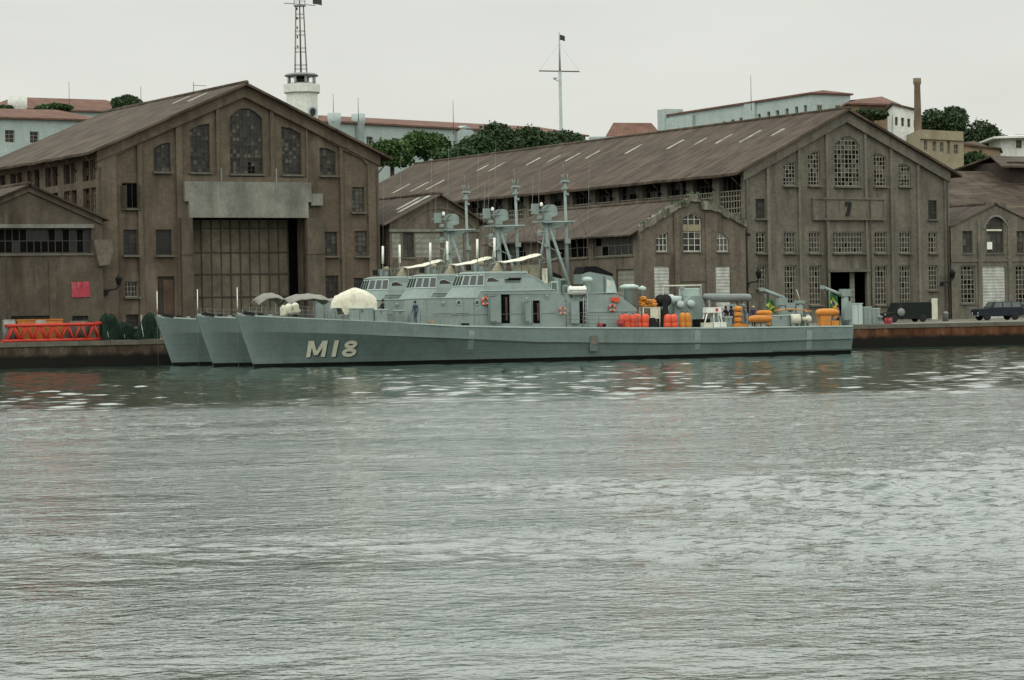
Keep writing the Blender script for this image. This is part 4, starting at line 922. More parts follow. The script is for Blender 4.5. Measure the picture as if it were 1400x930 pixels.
# fort tower with its lattice mast
c = pix(412.5, 118, 345); T = empty('fort_tower', (c.x, c.y, 0), R(22.5), 'white octagonal fort tower with a dark lantern gallery, behind the tall left shed', 'tower')
s_ = F / 345
zz = lambda y: pix(412, y, 345).z
r1 = 21.5 / s_ * 1.04; r2 = 25 / s_ * 1.04
MB().lathe((0, 0, 0), [(r1, 14), (r1, zz(129)), (r2, zz(127)), (r2, zz(116)), (r2 - 0.3, zz(116)), (r2 - 0.3, zz(117))], 8).build('shaft', 'white_wall', T)
for o in kids(T): 
    for p in o.data.polygons: p.use_smooth = False
lr = 18.5 / s_; b = MB().m('mast_grey')
for i in range(8):
    a = math.pi / 4 * i; x, y = lr * math.cos(a), lr * math.sin(a)
    b.tube((x, y, zz(117)), (x, y, zz(103)), 0.16, n=6)
b.lathe((0, 0, 0), [(lr + 0.05, zz(117)), (lr + 0.05, zz(114))], 8)
b.build('lantern_post', None, T)
MB().m('metal_grey').lathe((0, 0, 0), [(0.02, zz(105)), (lr + .3, zz(105)), (lr + 0.6, zz(104)), (lr + 0.2, zz(101)), (0.4, zz(99.5)), (0.02, zz(99.5))], 8).build('roof', None, T)
MB().m('dark_glass').lathe((0, 0, 0), [(lr * .45, zz(117)), (lr * .45, zz(104))], 8).build('lantern_core', None, T)
w_ = MB().m('blue_white'); n = 10
for i in range(n): 
    a0_, a1_ = math.pi * i / n, math.pi * (i + 1) / n
    w_.cbox((r1 * .93 * math.cos(R(-67.5)) , r1 * .93 * math.sin(R(-67.5)), 0), (0.01, 0.01, 0.01)) if False else None
# round-headed window with a raised rim on the face turned to the water
fa = math.atan2(-1, 0.25) - R(22.5); fn = Vector((math.cos(R(-67.5)), math.sin(R(-67.5)), 0)); fu = Vector((-fn.y, fn.x, 0)); ap = r1 * math.cos(R(22.5))
zc = zz(155)
rim = []
for i in range(21):
    a = 2 * math.pi * i / 20
    rim.append([fn * (ap + q) + fu * (rr_ * math.cos(a)) + Vector((0, 0, zc + rr_ * math.sin(a))) for q, rr_ in ((0.0, .80), (0.15, .80), (0.15, .55), (0.0, .55))])
MB().m('blue_white').loft(rim, cap=False).build('window_rim', None, T)
MB().m('dark_glass').add([fn * (ap + 0.05) + fu * (0.56 * math.cos(2 * math.pi * i / 16)) + Vector((0, 0, zc + .56 * math.sin(2 * math.pi * i / 16))) for i in range(16)], [tuple(range(16))]).build('window', None, T)
c2 = pix(411.5, 101, 345)
LM = empty('lattice_mast', (c2.x, c2.y, zz(100)), 0, 'thin steel lattice mast with a square platform, standing on the white fort tower', 'mast')
lm = MB().m('mast_dark'); Ht = 13.5; plz = zz(7.5) - zz(100)
def wd_(z): return 0.78 * (1 - z / Ht * 0.55)
for sx, sy in ((1, 1), (1, -1), (-1, 1), (-1, -1)):
    lm.tube((sx * wd_(0), sy * wd_(0), -0.2), (sx * wd_(plz), sy * wd_(plz), plz), 0.045, n=5)
lm.tube((0, 0, -0.2), (0, 0, plz + 3), 0.13, 0.08, n=6)
for k in range(4):
    z = plz * (k + 0.25) / 4; w1 = wd_(z)
    for z_ in (z, z + 0.5):
        for a, b_ in (((-1, -1), (1, -1)), ((1, -1), (1, 1)), ((1, 1), (-1, 1)), ((-1, 1), (-1, -1))): lm.tube((a[0] * w1, a[1] * w1, z_), (b_[0] * w1, b_[1] * w1, z_), 0.035, n=4)
for k in range(5): lm.cbox((-0.35, -0.2, 3.5 + k * 1.25), (0.18, 0.18, 0.35))
lm.build('lattice', None, LM)
pl = MB().m('mast_grey').box(-0.75, 0.75, -0.75, 0.75, plz - 0.1, plz)
for x in (-0.7, 0.7):
    for y in (-0.7, 0.7): pl.tube((x, y, plz), (x, y, plz + 1.1), 0.035, n=4)
for z in (plz + 0.55, plz + 1.1):
    for a, b_ in (((-.7, -.7), (.7, -.7)), ((.7, -.7), (.7, .7)), ((.7, .7), (-.7, .7)), ((-.7, .7), (-.7, -.7))): pl.tube((*a, z), (*b_, z), 0.03, n=4)
pl.m('mast_dark').tube((-2.1, 0, plz + 0.35), (2.1, 0, plz - 0.05), 0.05, n=5)
pl.build('platform', None, LM)
fb = MB().m('flag_green'); 
def flag_mesh(mb, w_, h, m_='flag_green', seed=0):
    n = 8; v = []
    for i in range(n + 1):
        for j in range(3): v.append((w_ * i / n, 0.12 * math.sin(i * 0.9 + seed), h * (j / 2 - 0.5) - 0.3 * h * (i / n) ** 1.5))
    f = [(i * 3 + j, (i + 1) * 3 + j, (i + 1) * 3 + j + 1, i * 3 + j + 1) for i in range(n) for j in range(2)]
    return mb.m(m_).add(v, f, True)
fl = flag_mesh(MB(), 1.2, 0.75, 'flag_dark').build('flag', None, None, (c2.x + 1.75, c2.y, zz(2)))
tag(fl, 'small dark flag flying by the platform of the lattice mast, at the top edge', 'flag')

# tall signal mast behind shed 7
c = pix(767.5, 203, 372); top = pix(765.5, 44, 372); zf = lambda y: pix(766, y, 372).z
SM = empty('signal_mast', (c.x, c.y, 4), 0, 'tall slender signal mast with a crossed yard, rising behind the long roof of shed 7', 'mast')
MB().tube((0, 0, 0), (0, 0, zf(98) - 4), 0.34, 0.22, n=10).tube((0, 0, zf(100) - 4), (0, 0, zf(44) - 4), 0.16, 0.08, n=8).build('pole', 'mast_grey', SM)
MB().tube((-3.0, 0, zf(96.5) - 4), (2.8, 0, zf(98.5) - 4), 0.09, n=6).build('yard', 'mast_dark', SM)
MB().m('mast_grey').tube((0, 0, zf(112) - 4), (-0.9, 0, zf(108) - 4), 0.06, n=5).cbox((-0.7, 0, zf(107) - 4), (0.6, 0.3, 0.2)).build('lamp_bracket', None, SM)
MB().m('mast_grey').path([(-3.0, 0, zf(96.5) - 4), (0, 0, zf(60) - 4), (2.8, 0, zf(98.5) - 4)], 0.012, n=3).build('stay', None, SM)
fl = flag_mesh(MB(), 0.85, 0.75, 'flag_dark', 2).build('flag', None, None, (c.x + 0.05 - 0.1, c.y, zf(51)))
tag(fl, 'small dark flag at the head of the signal mast', 'flag')

def thin_mast(px, y0, y1, Y, label, arms=0):
    a, b = pix(px, y1, Y), pix(px, y0, Y); m_ = MB().m('mast_dark').tube((0, 0, -1), (0, 0, b.z - a.z), 0.06, 0.035, n=5)
    for k in range(arms): m_.tube((-0.1, 0, b.z - a.z - 0.4 - 1.2 * k), (1.5 - .2 * k, 0, b.z - a.z - 0.5 - 1.2 * k), 0.04, n=4)
    tag(m_.build('antenna', None, None, (a.x, a.y, a.z)), label, 'antenna', None)
thin_mast(95, 112, 150, 400, 'thin rod antenna above the far red roof at left')
thin_mast(193, 118, 148, 360, 'thin rod antenna left of the peak, just right of the round tree')
thin_mast(265, 112, 135, 300, 'branched antenna on the skyline left of the tall shed peak', 2)
thin_mast(456, 128, 158, 375, 'thin rod on the left turret of the long pale barracks')
thin_mast(490, 133, 158, 375, 'thin rod on the right turret of the long pale barracks')
thin_mast(620, 138, 175, 385, 'thin rod over the middle of the long pale barracks')
thin_mast(1027, 103, 142, 405, 'thin rod above the central gable of the blue-white barracks')
thin_mast(1335, 160, 178, 370, 'short rod over the dark trees at right')

def tree(px, py, rx, ry, Y, leaf, label, seed, group='trees on the hill', n=None, lumps=14):
    rnd = random.Random(seed); c = pix(px, py, Y); s = F / Y; ax, az = rx / s, ry / s; ay = (ax + az) / 2
    gz = hill_z(c.x, c.y) - 0.5
    root = empty('tree', (c.x, c.y, gz), 0, label, 'tree', group)
    cz = c.z - gz; tr = MB().m('bark')
    tr.tube((0, 0, 0), (0.2, 0, max(cz - az * .5, 1)), 0.45, 0.28, n=8)
    for k in range(5):
        a = rnd.uniform(0, 6.28); tr.tube((0.2, 0, max(cz - az * .6, 0.8)), (ax * .55 * math.cos(a), ay * .55 * math.sin(a), cz + az * rnd.uniform(0, .5)), 0.2, 0.06, n=6)
    tr.build('trunk', None, root)
    cen = [(0, 0, cz, 0.62)]
    for k in range(lumps):
        a = rnd.uniform(0, 6.28); e_ = rnd.uniform(-0.5, 1.0); q = 0.58
        cen.append((ax * q * math.cos(a) * math.cos(e_), ay * q * math.sin(a) * math.cos(e_), cz + az * q * math.sin(e_), rnd.uniform(0.38, 0.55)))
    n = n or int(min(14000, 3200 + 650 * ax * az)); mb = MB()
    for k in range(n):
        x, y, z, r = rnd.choice(cen); u = Vector((rnd.gauss(0, 1), rnd.gauss(0, 1), rnd.gauss(0, 1))).normalized(); q = rnd.random() ** 0.33 * (1 if rnd.random() < .9 else rnd.uniform(1.0, 1.22))
        p = Vector((x + u.x * ax * r * q, y + u.y * ay * r * q, z + u.z * az * r * q))
        l_ = rnd.uniform(0.13, 0.32); d = Vector((rnd.gauss(0, 1), rnd.gauss(0, 1), rnd.gauss(0, .6))).normalized(); e2 = (d.orthogonal().normalized() * math.cos(k) + d.cross(d.orthogonal()).normalized() * math.sin(k))
        mb.add([p - d * l_, p + e2 * l_ * .7, p + d * l_, p - e2 * l_ * .7], [(0, 1, 2, 3)])
    mb.build('crown', leaf, root)
tree(172, 143, 22, 14, 385, 'leaf_dark', 'round dark tree on the skyline left of the tall shed peak', 1)
tree(75, 149, 26, 8, 398, 'leaf_mid', 'low flat bushy tree in front of the far red roof at left', 2)
tree(8, 150, 10, 7, 398, 'leaf_mid', 'tiny dark tree left of the small white turret', 23)
tree(534, 214, 34, 24, 352, 'leaf_bright', 'light green tree touching the right eave of the tall left shed', 4)
tree(580, 204, 36, 26, 356, 'leaf_bright', 'rounded light green tree in front of the long pale barracks', 3)
tree(618, 216, 36, 20, 352, 'leaf_mid', 'low green tree just right of the rounded light green one', 5)
tree(655, 210, 36, 28, 356, 'leaf_mid', 'mid green tree under the curved gable of the pale barracks', 6)
tree(690, 205, 44, 40, 358, 'leaf_dark', 'tallest dark tree of the row, left of the signal mast', 7)
tree(732, 206, 44, 36, 360, 'leaf_dark', 'dark tree just left of the signal mast', 8)
tree(768, 206, 36, 32, 366, 'leaf_dark', 'dark rounded tree right behind the signal mast', 9)
tree(655, 226, 50, 14, 352, 'leaf_dark', 'low dark tree along the ridge of the long roof', 10)
tree(1291, 171, 36, 27, 366, 'leaf_dark', 'broad dark tree on the skyline right of the chimney', 11)
tree(1340, 196, 36, 30, 372, 'leaf_dark', 'dark tree sloping down behind the low ochre house', 12)
tree(1366, 206, 24, 22, 362, 'leaf_dark', 'dark tree left of the white house at the right edge', 13)
tree(1333, 220, 17, 15, 333, 'leaf_mid', 'small green tree in front of the low ochre house', 14)
tree(1190, 158, 28, 8, 342, 'leaf_dark', 'dark shrubby tree on the verandah side behind the peak of shed 7', 15)

# ================================================================== minesweepers
SH = Frame(-19.2, 193, 0, 17.7)
S = SH.at
def itp(x, xs, ys): return float(np.interp(x, xs, ys))
SX = [0, 2, 5, 9, 13, 18, 25, 32, 40, 47.4]
def b_deck(s): return itp(s, SX, [.12, 1.25, 2.2, 3.0, 3.42, 3.6, 3.62, 3.6, 3.42, 3.1])
def b_knk(s): return itp(s, SX, [.09, 1.14, 2.10, 2.92, 3.37, 3.57, 3.6, 3.58, 3.4, 3.08])
def b_wl(s): return itp(s, SX, [.03, .30, .80, 1.5, 2.2, 2.85, 3.2, 3.25, 3.1, 2.8])
def z_deck(s): return itp(s, [-1.4, 1.7, 5, 11, 15, 21, 30, 36, 48], [4.02, 3.78, 3.54, 3.16, 2.86, 2.64, 2.42, 2.32, 2.24])
def z_knk(s): return itp(s, [-1, 1, 8, 15, 21, 30, 36, 48], [2.80, 2.70, 2.34, 1.93, 1.55, 1.28, 1.17, 1.26])
def half(s, z):
    zk, zd = z_knk(s), z_deck(s)
    if z <= 0.0: return b_wl(s)
    if z < zk: q = z / zk; return b_wl(s) + (b_knk(s) - b_wl(s)) * (q ** 1.25)
    return b_knk(s) + (b_deck(s) - b_knk(s)) * min((z - zk) / (zd - zk), 1)
LEN = 47.4
def make_hull(root):
    us = [0, .004, .008, .014, .02, .028, .038, .048, .06, .072, .085, .1, .12, .14, .165, .19, .25, .32, .4, .5, .6, .7, .8, .9, 1.0]
    mb = MB()
    rows = []
    for u in us:
        s0 = u * LEN; zk, zd = z_knk(s0), z_deck(s0 if u > 0 else -1.3)
        lv = [-1.4, -0.6, 0.0, 0.29, zk * .3, zk * .45, zk * .6, zk * .75, zk * .88, zk - .001, zk, (zk + zd) / 2, zd]
        row = []
        for i, z in enumerate(lv):
            st = -0.345 * z if z > 0 else -0.5 * z
            s = st * (1 - u) ** 3 + s0 + (0.06 * (z - 2) if u == 1 else 0)
            if z < 0: b = b_wl(s0) * (0.25 if i == 0 else 0.8)
            elif i == 9: b = half(s0, zk - .01)
            else: b = half(s0, z)
            if u == 0: b = 0.05 + 0.03 * max(z, 0)
            row.append((s, b, z))
        rows.append(row)
    nl = 13
    for sgn in (-1, 1):
        v = [(s, sgn * b, z) for r in rows for s, b, z in r]
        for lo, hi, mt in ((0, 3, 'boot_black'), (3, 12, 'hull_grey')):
            f = [(k * nl + i, (k + 1) * nl + i, (k + 1) * nl + i + 1, k * nl + i + 1) for k in range(len(us) - 1) for i in range(lo, hi)]
            mb.m(mt).add(v, f, False)
    mb.m('hull_grey').add([(s, -b, z) for s, b, z in rows[-1]] + [(s, b, z) for s, b, z in rows[-1]], [(i, i + 1, nl + i + 1, nl + i) for i in range(nl - 1)])
    mb.add([(s, -b, z) for s, b, z in rows[0]] + [(s, b, z) for s, b, z in rows[0]], [(i, i + 1, nl + i + 1, nl + i) for i in range(nl - 1)])
    hull = mb.build('hull', None, root)
    # rubbing strake, bulwark cap
    for nm, fz, out_, h, mt, s0, s1 in (('rubbing_strake', lambda s: z_knk(s), 0.07, 0.10, 'hull_grey', -0.2, 47.3), ('deck_edge', lambda s: z_deck(s) - 0.05, 0.05, 0.10, 'ship_light', -0.9, 47.35)):
        r = MB().m(mt)
        for sgn in (-1, 1):
            rings = []
            n = 60
            for k in range(n + 1):
                s = s0 + (s1 - s0) * k / n; z = fz(max(s, -1)); b = (half(max(s, 0.0), z - 0.01) if s > 0.3 else 0.12 + (s + 1.2) * 0.12)
                rings.append([(s, sgn * (b - .03), z - h / 2), (s, sgn * (b + out_), z - h / 2), (s, sgn * (b + out_), z + h / 2), (s, sgn * (b - .03), z + h / 2)])
            r.loft(rings)
        r.build(nm, None, hull)
    ln = MB().m('ship_line')  # dark strip paints in the strake's underside shade; low stern rail shares this mesh
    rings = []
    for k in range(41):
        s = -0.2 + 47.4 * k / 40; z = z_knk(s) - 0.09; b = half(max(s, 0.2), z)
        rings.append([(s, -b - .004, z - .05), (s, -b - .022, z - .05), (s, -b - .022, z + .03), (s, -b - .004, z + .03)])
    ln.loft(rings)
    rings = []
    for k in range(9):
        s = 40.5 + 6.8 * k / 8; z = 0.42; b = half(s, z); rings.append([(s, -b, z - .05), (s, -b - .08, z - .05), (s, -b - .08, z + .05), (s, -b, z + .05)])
    ln.loft(rings); ln.build('painted_shade_and_stern_rail', None, hull)
    d = MB().m('ship_deck'); n = 40; v = []
    for k in range(n + 1):
        s = -1.1 + 48.4 * k / n; b = max(b_deck(max(s, 0)) - 0.03, 0.05) * (1 if s > 0 else 0.6); v += [(s, -b, z_deck(s) - 0.07), (s, b, z_deck(s) - 0.07)]
    d.add(v, [(2 * k, 2 * k + 2, 2 * k + 3, 2 * k + 1) for k in range(n)]); d.build('deck', None, root)
    return hull
def rail(mb, pts, h=1.0, wires=3, gap=1.6, r=0.018):
    for a, b in zip(pts[:-1], pts[1:]):
        a, b = Vector(a), Vector(b); n = max(1, round((b - a).length / gap))
        for k in range(n + 1): p = a.lerp(b, k / n); mb.tube(p, p + Vector((0, 0, h)), r * 1.2, n=4)
        for w_ in range(1, wires + 1): mb.tube(a + Vector((0, 0, h * w_ / wires)), b + Vector((0, 0, h * w_ / wires)), r * 0.8, n=4)
    return mb
def make_ship(name, label):
    root = empty(name, SH.o, SH.a, label, 'minesweeper')
    make_hull(root)
    # deckhouse under the bridge
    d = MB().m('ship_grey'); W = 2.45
    d.prism([(12.15, 2.8), (12.35, 4.95), (16.6, 4.95), (17.0, 5.45), (22.85, 5.38), (23.7, 4.75), (23.7, 2.4)], -W, W)
    dh = d.build('deckhouse', None, root, bevel=0.05)
    t = MB().m('ship_light').box(12.3, 16.7, -W - .05, W + .05, 4.93, 4.99).box(16.95, 22.9, -W - .05, W + .05, 5.40, 5.46)
    t.m('ship_line').box(14.6, 22.9, -W - .02, -W, 3.62, 3.66).box(16.4, 16.44, -W - .015, -W, 2.9, 4.9)
    t.m('ship_grey').box(12.7, 12.76, -W - .05, -W, 2.8, 4.9).box(15.6, 15.66, -W - .04, -W, 2.8, 4.9)
    t.build('trim', None, dh)
    for px_, py_ in ((627, 414), (652, 414)):
        s, z = S(px_, py_, -W); MB().m('ship_light').torus((s, -W - .03, z), .17, .035, n=14, m=5).m('ship_glass').lathe((s, -W - .02, z), [(0, 0), (.16, 0), (.16, .01), (0, .01)], 12, 'y').build('porthole', None, dh)
    for a, b, c, e_ in ((667, 684, 403, 441), (715, 726, 411, 441)):   # open door leaves
        s0, z1 = S(a, c, -W - .2); s1, z0 = S(b, e_, -W - .2)
        lf = MB().m('ship_grey').cbox(((s0 + s1) / 2, -W - 0.32, (z0 + z1) / 2), (s1 - s0, 0.06, z1 - z0), R(-6))
        lf.m('ship_line').path([(s0 + .06, -W - .40, z0 + .1), (s0 + .06, -W - .40, z1 - .1), (s1 - .06, -W - .34, z1 - .1), (s1 - .06, -W - .34, z0 + .1), (s0 + .06, -W - .40, z0 + .1)], .025, 4)
        lf.build('door', None, dh)
    for a, b, c, e_ in ((684.5, 697, 403, 442), (728, 738, 411, 442)):
        s0, z1 = S(a, c, -W); s1, z0 = S(b, e_, -W)
        MB().m('void').box(s0, s1, -W - .012, -W - .004, z0, z1).m('ship_grey').box(s0 - .06, s0, -W - .08, -W, z0, z1 + .05).box(s1, s1 + .06, -W - .08, -W, z0, z1 + .05).box(s0, s1, -W - .08, -W, z1, z1 + .06).m('brown_timber').box(s0 + .35, s0 + .5, -W - .03, -W - .013, z0 + .2, z1 - .2).build('doorway', None, dh)
    # wheelhouse
    w = MB().m('ship_grey')
    lv = [(4.93, 15.1, 1.25, 17.0, 2.38), (5.78, 15.8, 1.2, 17.3, 2.25), (6.72, 16.15, 1.05, 17.45, 2.0), (6.9, 16.4, .9, 17.6, 1.85)]
    rings = [[(22.6 if z < 5.5 else (21.9 if z < 6 else 20.9), bc, z), (sc, bc, z), (sf, bf, z), (sf, -bf, z), (sc, -bc, z), (22.6 if z < 5.5 else (21.9 if z < 6 else 20.9), -bc, z)] for z, sf, bf, sc, bc in lv]
    w.loft(rings)
    w.prism([(17.5, 5.0), (17.5, 6.82), (20.4, 6.84), (21.3, 6.5), (22.1, 6.08), (22.86, 5.42), (22.9, 5.0)], -2.1, 2.1)
    wh = w.build('wheelhouse', None, root, bevel=0.06)
    ey = MB().m('ship_light'); ey.loft([[(20.8, 2.05, z), (17.5, 2.06, z), (16.1, 1.12, z), (16.1, -1.12, z), (17.5, -2.06, z), (20.8, -2.15, z)] for z in (6.74, 6.80)]); ey.build('visor', None, wh)
    def facewin(A_, B_, C_, D_, n, mg=0.1, out_=0.03):   # windows across a sloping face: bottom-left, bottom-right, top-right, top-left
        A_, B_, C_, D_ = map(Vector, (A_, B_, C_, D_)); nrm = (B_ - A_).cross(D_ - A_).normalized()
        def P_(u, v): return (A_.lerp(B_, u)).lerp(D_.lerp(C_, u), v)
        for k in range(n):
            u0, u1 = (k + mg) / n, (k + 1 - mg) / n; q = [P_(u0, .08), P_(u1, .08), P_(u1, .86), P_(u0, .86)]
            cx = sum(q, Vector()) / 4
            f = MB().m('ship_light'); qo = [p + (p - cx) * .16 for p in q]
            for i in range(4):
                j = (i + 1) % 4; f.add([q[i] + nrm * .05, q[j] + nrm * .05, qo[j] + nrm * .05, qo[i] + nrm * .05, qo[j] + nrm * -.02, qo[i] + nrm * -.02], [(0, 1, 2, 3), (3, 2, 4, 5)])
            wn = f.build('window', None, wh)
            MB().m('ship_glass').add([p + nrm * .025 for p in q], [(0, 1, 2, 3)]).build('pane', None, wn)
    def Pt(i, sd, cn): z, sf, bf, sc, bc = lv[i]; return (sc, sd * bc, z) if cn else (sf, sd * bf, z)
    facewin(Pt(1, -1, 0), Pt(1, -1, 1), Pt(2, -1, 1), Pt(2, -1, 0), 3)
    facewin(Pt(1, 1, 1), Pt(1, 1, 0), Pt(2, 1, 0), Pt(2, 1, 1), 3)
    facewin(Pt(1, 1, 0), Pt(1, -1, 0), Pt(2, -1, 0), Pt(2, 1, 0), 3)
    s0, z0 = S(665, 389.5, -2.1); s1, z1 = S(684, 380, -2.1)
    pg = [(s0, z0), (s1, z0), (s1 - .15, z0 + .3), (s1 - .45, z1 - .06), (s0 + .45, z1 + .04), (s0 + .12, z1 - .03)]
    MB().m('ship_light').prism([(x + (x - (s0 + s1) / 2) * .12, z + (z - (z0 + z1) / 2) * .2) for x, z in pg], -2.13, -2.09).m('brown_glass').prism(pg, -2.16, -2.12).build('window', None, wh)
    s0, z0 = S(690, 389.5, -2.1); s1, z1 = S(711, 381.5, -2.1)
    lv_ = MB().m('void').box(s0, s1, -2.14, -2.09, z0, z1).m('iron_black')
    for k in range(4): lv_.cbox(((s0 + s1) / 2, -2.16, z0 + (k + .5) * (z1 - z0) / 4), (s1 - s0, .08, .025))
    lv_.box(s0 + .3, s1 + .05, -2.3, -2.1, z1, z1 + .1); lv_.build('louvre', None, wh)
    rp = MB(); rp.m('metal_grey'); rail(rp, [(17.6, -1.9, 6.86), (20.4, -1.9, 6.86), (22.3, -1.9, 6.2)], .7, 2); rp.build('railing', None, wh); rp = MB(); rp.m('metal_grey'); rail(rp, [(17.6, 1.9, 6.86), (20.4, 1.9, 6.86)], .7, 2); rp.build('railing', None, wh)
    # gear on the bridge roof
    s, z = S(690, 374, 0)
    MB().m('canvas_tan').lathe((19.2, 0, 6.8), [(.62, 0), (.58, .22), (.32, .55), (.18, .82), (0.02, .87)], 14).build('covered_searchlight', None, wh)
    MB().m('ship_grey').box(17.2, 17.8, -.5, .1, 6.85, 7.5).tube((17.5, -1.0, 6.8), (17.5, -1.0, 7.5), .08).m('canvas_tan').blob((17.5, -1.0, 7.5), (.22, .22, .22), 3).m('iron_black').cbox((16.9, 0.4, 7.25), (.3, .5, .45)).build('signal_gear', None, wh)
    s0, z0 = S(687, 359.5, -1.2); s1, z1 = S(737, 348.5, -1.2); s2, z2 = S(743, 355, -1.2)
    aw = MB().m('canvas_cream')
    rings = []
    for k in range(9):
        q = k / 8; s = s0 + (s1 - s0) * q; zc = z0 + (z1 - z0) * q - .10 * math.sin(math.pi * q)
        rings.append([(s, y, zc + .13 * (1 - (y / 1.7) ** 2) + .03 * math.sin(s * 5 + y * 2) + dz_) for dz_, ys in ((0, (-1.7, -1, 0, 1, 1.7)), (-.03, (1.7, 1, 0, -1, -1.7))) for y in ys])
    rings.append([(s2, y * .95, z2 + .1 * (1 - (y / 1.7) ** 2) + dz_) for dz_, ys in ((0, (-1.7, -1, 0, 1, 1.7)), (-.03, (1.7, 1, 0, -1, -1.7))) for y in ys])
    aw.loft(rings, smooth=True); aw.build('awning', None, root)
    ap = MB().m('ship_grey')
    for s_, zt in ((s0 + .1, z0), (s1 - .1, z1)):
        for y in (-1.5, 1.5): ap.tube((s_, y, 6.4), (s_, y, zt), .03, n=5)
    ap.build('awning_post', None, root)
    s0, z0 = S(702, 386, -1.3); s1, z1 = S(738, 362, -1.3); sc_ = MB().m('canvas_tan'); n = 8
    sc_.loft([[(s0 + (s1 - s0) * k / n, -1.3 + .05 * math.sin(k * 2.1) + d_, z) for d_, z in ((0, z0 - .1), (0, z1 - .05 * (k % 2)), (.04, z1), (.04, z0 - .1))] for k in range(n + 1)])
    s0, z0 = S(741, 386, -1.2); s1, z1 = S(748, 367, -1.2); sc_.m('canvas_white').box(s0, s1, -1.25, 1.0, z0 - .4, z1); sc_.build('canvas_screen', None, root)
    # gear between bridge and funnel
    for (x, y, bx, by, z0_, z1_, mt) in ((23.0, -1.2, .5, .5, 5.2, 6.1, 'ship_light'), (23.9, -1.5, .35, .4, 5.1, 5.8, 'ship_grey'), (24.9, -1.7, .3, .3, 5.1, 5.75, 'cream_paint'), (22.4, -1.8, .3, .3, 5.4, 5.95, 'ship_grey'), (24.4, .8, .6, .6, 5.1, 6.3, 'ship_light')):
        MB().m(mt).box(x, x + bx, y, y + by, z0_, z1_).m('ship_line').box(x + .05, x + bx - .05, y - .012, y, z0_ + .1, z1_ - .12).build('deck_box', None, root, bevel=.03)
    MB().m('iron_black').path([(13.2, -2.52, 3.75), (13.2, -2.60, 3.75), (16.0, -2.60, 3.75), (16.0, -2.52, 3.75)], .02, 4).path([(17.2, -2.5, 5.15), (17.2, -2.58, 5.15), (22.4, -2.58, 5.1), (22.4, -2.5, 5.1)], .02, 4).build('handrail', None, dh)
    for x, z in ((17.9, 4.9), (20.6, 4.75), (22.2, 4.95), (14.0, 4.55)): MB().m('ship_light').cbox((x, -2.52, z), (.16, .14, .2)).m('iron_black').cbox((x, -2.60, z - .02), (.08, .03, .08)).build('deck_lamp', None, dh)
    ld = MB().m('ship_light')
    for x in (25.15, 25.5): ld.tube((x, -2.42, 2.4), (x, -2.42, 5.2), .025, n=4)
    for k in range(8): ld.tube((25.15, -2.42, 2.7 + .32 * k), (25.5, -2.42, 2.7 + .32 * k), .02, n=4)
    ld.build('ladder', None, root)
    # aft house and funnel
    Wa = 2.3
    a = MB().m('ship_grey').prism([(23.65, 2.3), (23.65, 4.2), (23.95, 5.15), (28.0, 5.0), (29.55, 3.85), (29.9, 2.35)], -Wa, Wa)
    ah = a.build('aft_house', None, root, bevel=.05)
    s0, z1 = S(791.5, 412, -Wa); s1, z0 = S(800, 442, -Wa)
    MB().m('void').box(s0, s1, -Wa - .012, -Wa - .004, z0, z1).m('brown_timber').box(s1 - .12, s1 - .02, -Wa - .05, -Wa - .013, z0, z1).m('ship_grey').box(s0 - .07, s0, -Wa - .1, -Wa, z0, z1 + .06).box(s1, s1 + .07, -Wa - .1, -Wa, z0, z1 + .06).build('doorway', None, ah)
    s2, _ = S(779, 412, -Wa); MB().m('ship_grey').cbox(((s2 + s0) / 2 - .03, -Wa - .2, (z0 + z1) / 2), (s0 - s2 - .1, .06, z1 - z0), R(-5)).build('door', None, ah)
    MB().m('ship_line').box(24, 29.6, -Wa - .02, -Wa, 3.62, 3.66).m('ship_light').box(23.95, 28.05, -Wa - .05, Wa + .05, 5.1, 5.15).build('trim', None, ah)
    fp = [S(795, 402, -1), S(796, 374, -1), S(806, 369, -1), S(836, 377, -1), S(840, 384, -1), S(846, 403, -1)]
    f = MB().m('ship_grey').prism(fp, -1.05, 1.05); s_, z_ = S(823, 388, -1.05)
    fn = f.build('funnel', None, root, bevel=.12)
    e0, f0 = S(825, 378, -1.05); e1, f1 = S(829, 400, -1.05)
    MB().m('ship_light').prism([S(829, 382, -1.07), S(840, 385, -1.07), S(843, 401, -1.07), S(829, 401, -1.07)], -1.09, -1.05).m('ship_line').box(e0, e0 + .12, -1.11, -1.05, f1, f0).m('cream_paint').prism([S(829, 385, -1.1), S(832, 384, -1.1), S(835, 387, -1.1), S(834, 392, -1.1), S(830, 392, -1.1)], -1.12, -1.09).build('funnel_panel', None, fn)
    cpx = [S(795, 374, -1), S(799, 364.5, -1), S(815, 364, -1), S(822, 367, -1), S(838, 374.5, -1), S(838, 377.5, -1), S(806, 371.5, -1)]
    MB().m('black').prism(cpx, -1.1, 1.1).build('funnel_cap', None, fn, bevel=.08)
    # ventilators: a mushroom cap on a drum, and the small one by the funnel
    for px_, yt, rr_, yb, w_ in ((860, 388.5, .76, 415, -1.0), (803, 378.5, .42, 390, -1.6)):
        s_, zt = S(px_, yt, w_); _, zb = S(px_, yb, w_); h = zt - zb
        MB().m('ship_light').lathe((s_, w_, zb), [(rr_ * .55, -0.5), (rr_ * .55, h - .42), (rr_ * .9, h - .38), (rr_, h - .25), (rr_ * .95, h - .14), (rr_ * .5, h - .02), (.02, h)], 18).build('mushroom_vent', None, root)
    s_, z_ = S(878, 395, -.5); MB().m('ship_light').lathe((s_, -.5, z_ - 1.6), [(.1, 0), (.1, 1.4), (.32, 1.5), (.3, 1.7), (.02, 1.85)], 12).build('mushroom_vent', None, root)
    # tripod mast with its platform and radar
    m_ = MB().m('ship_grey')
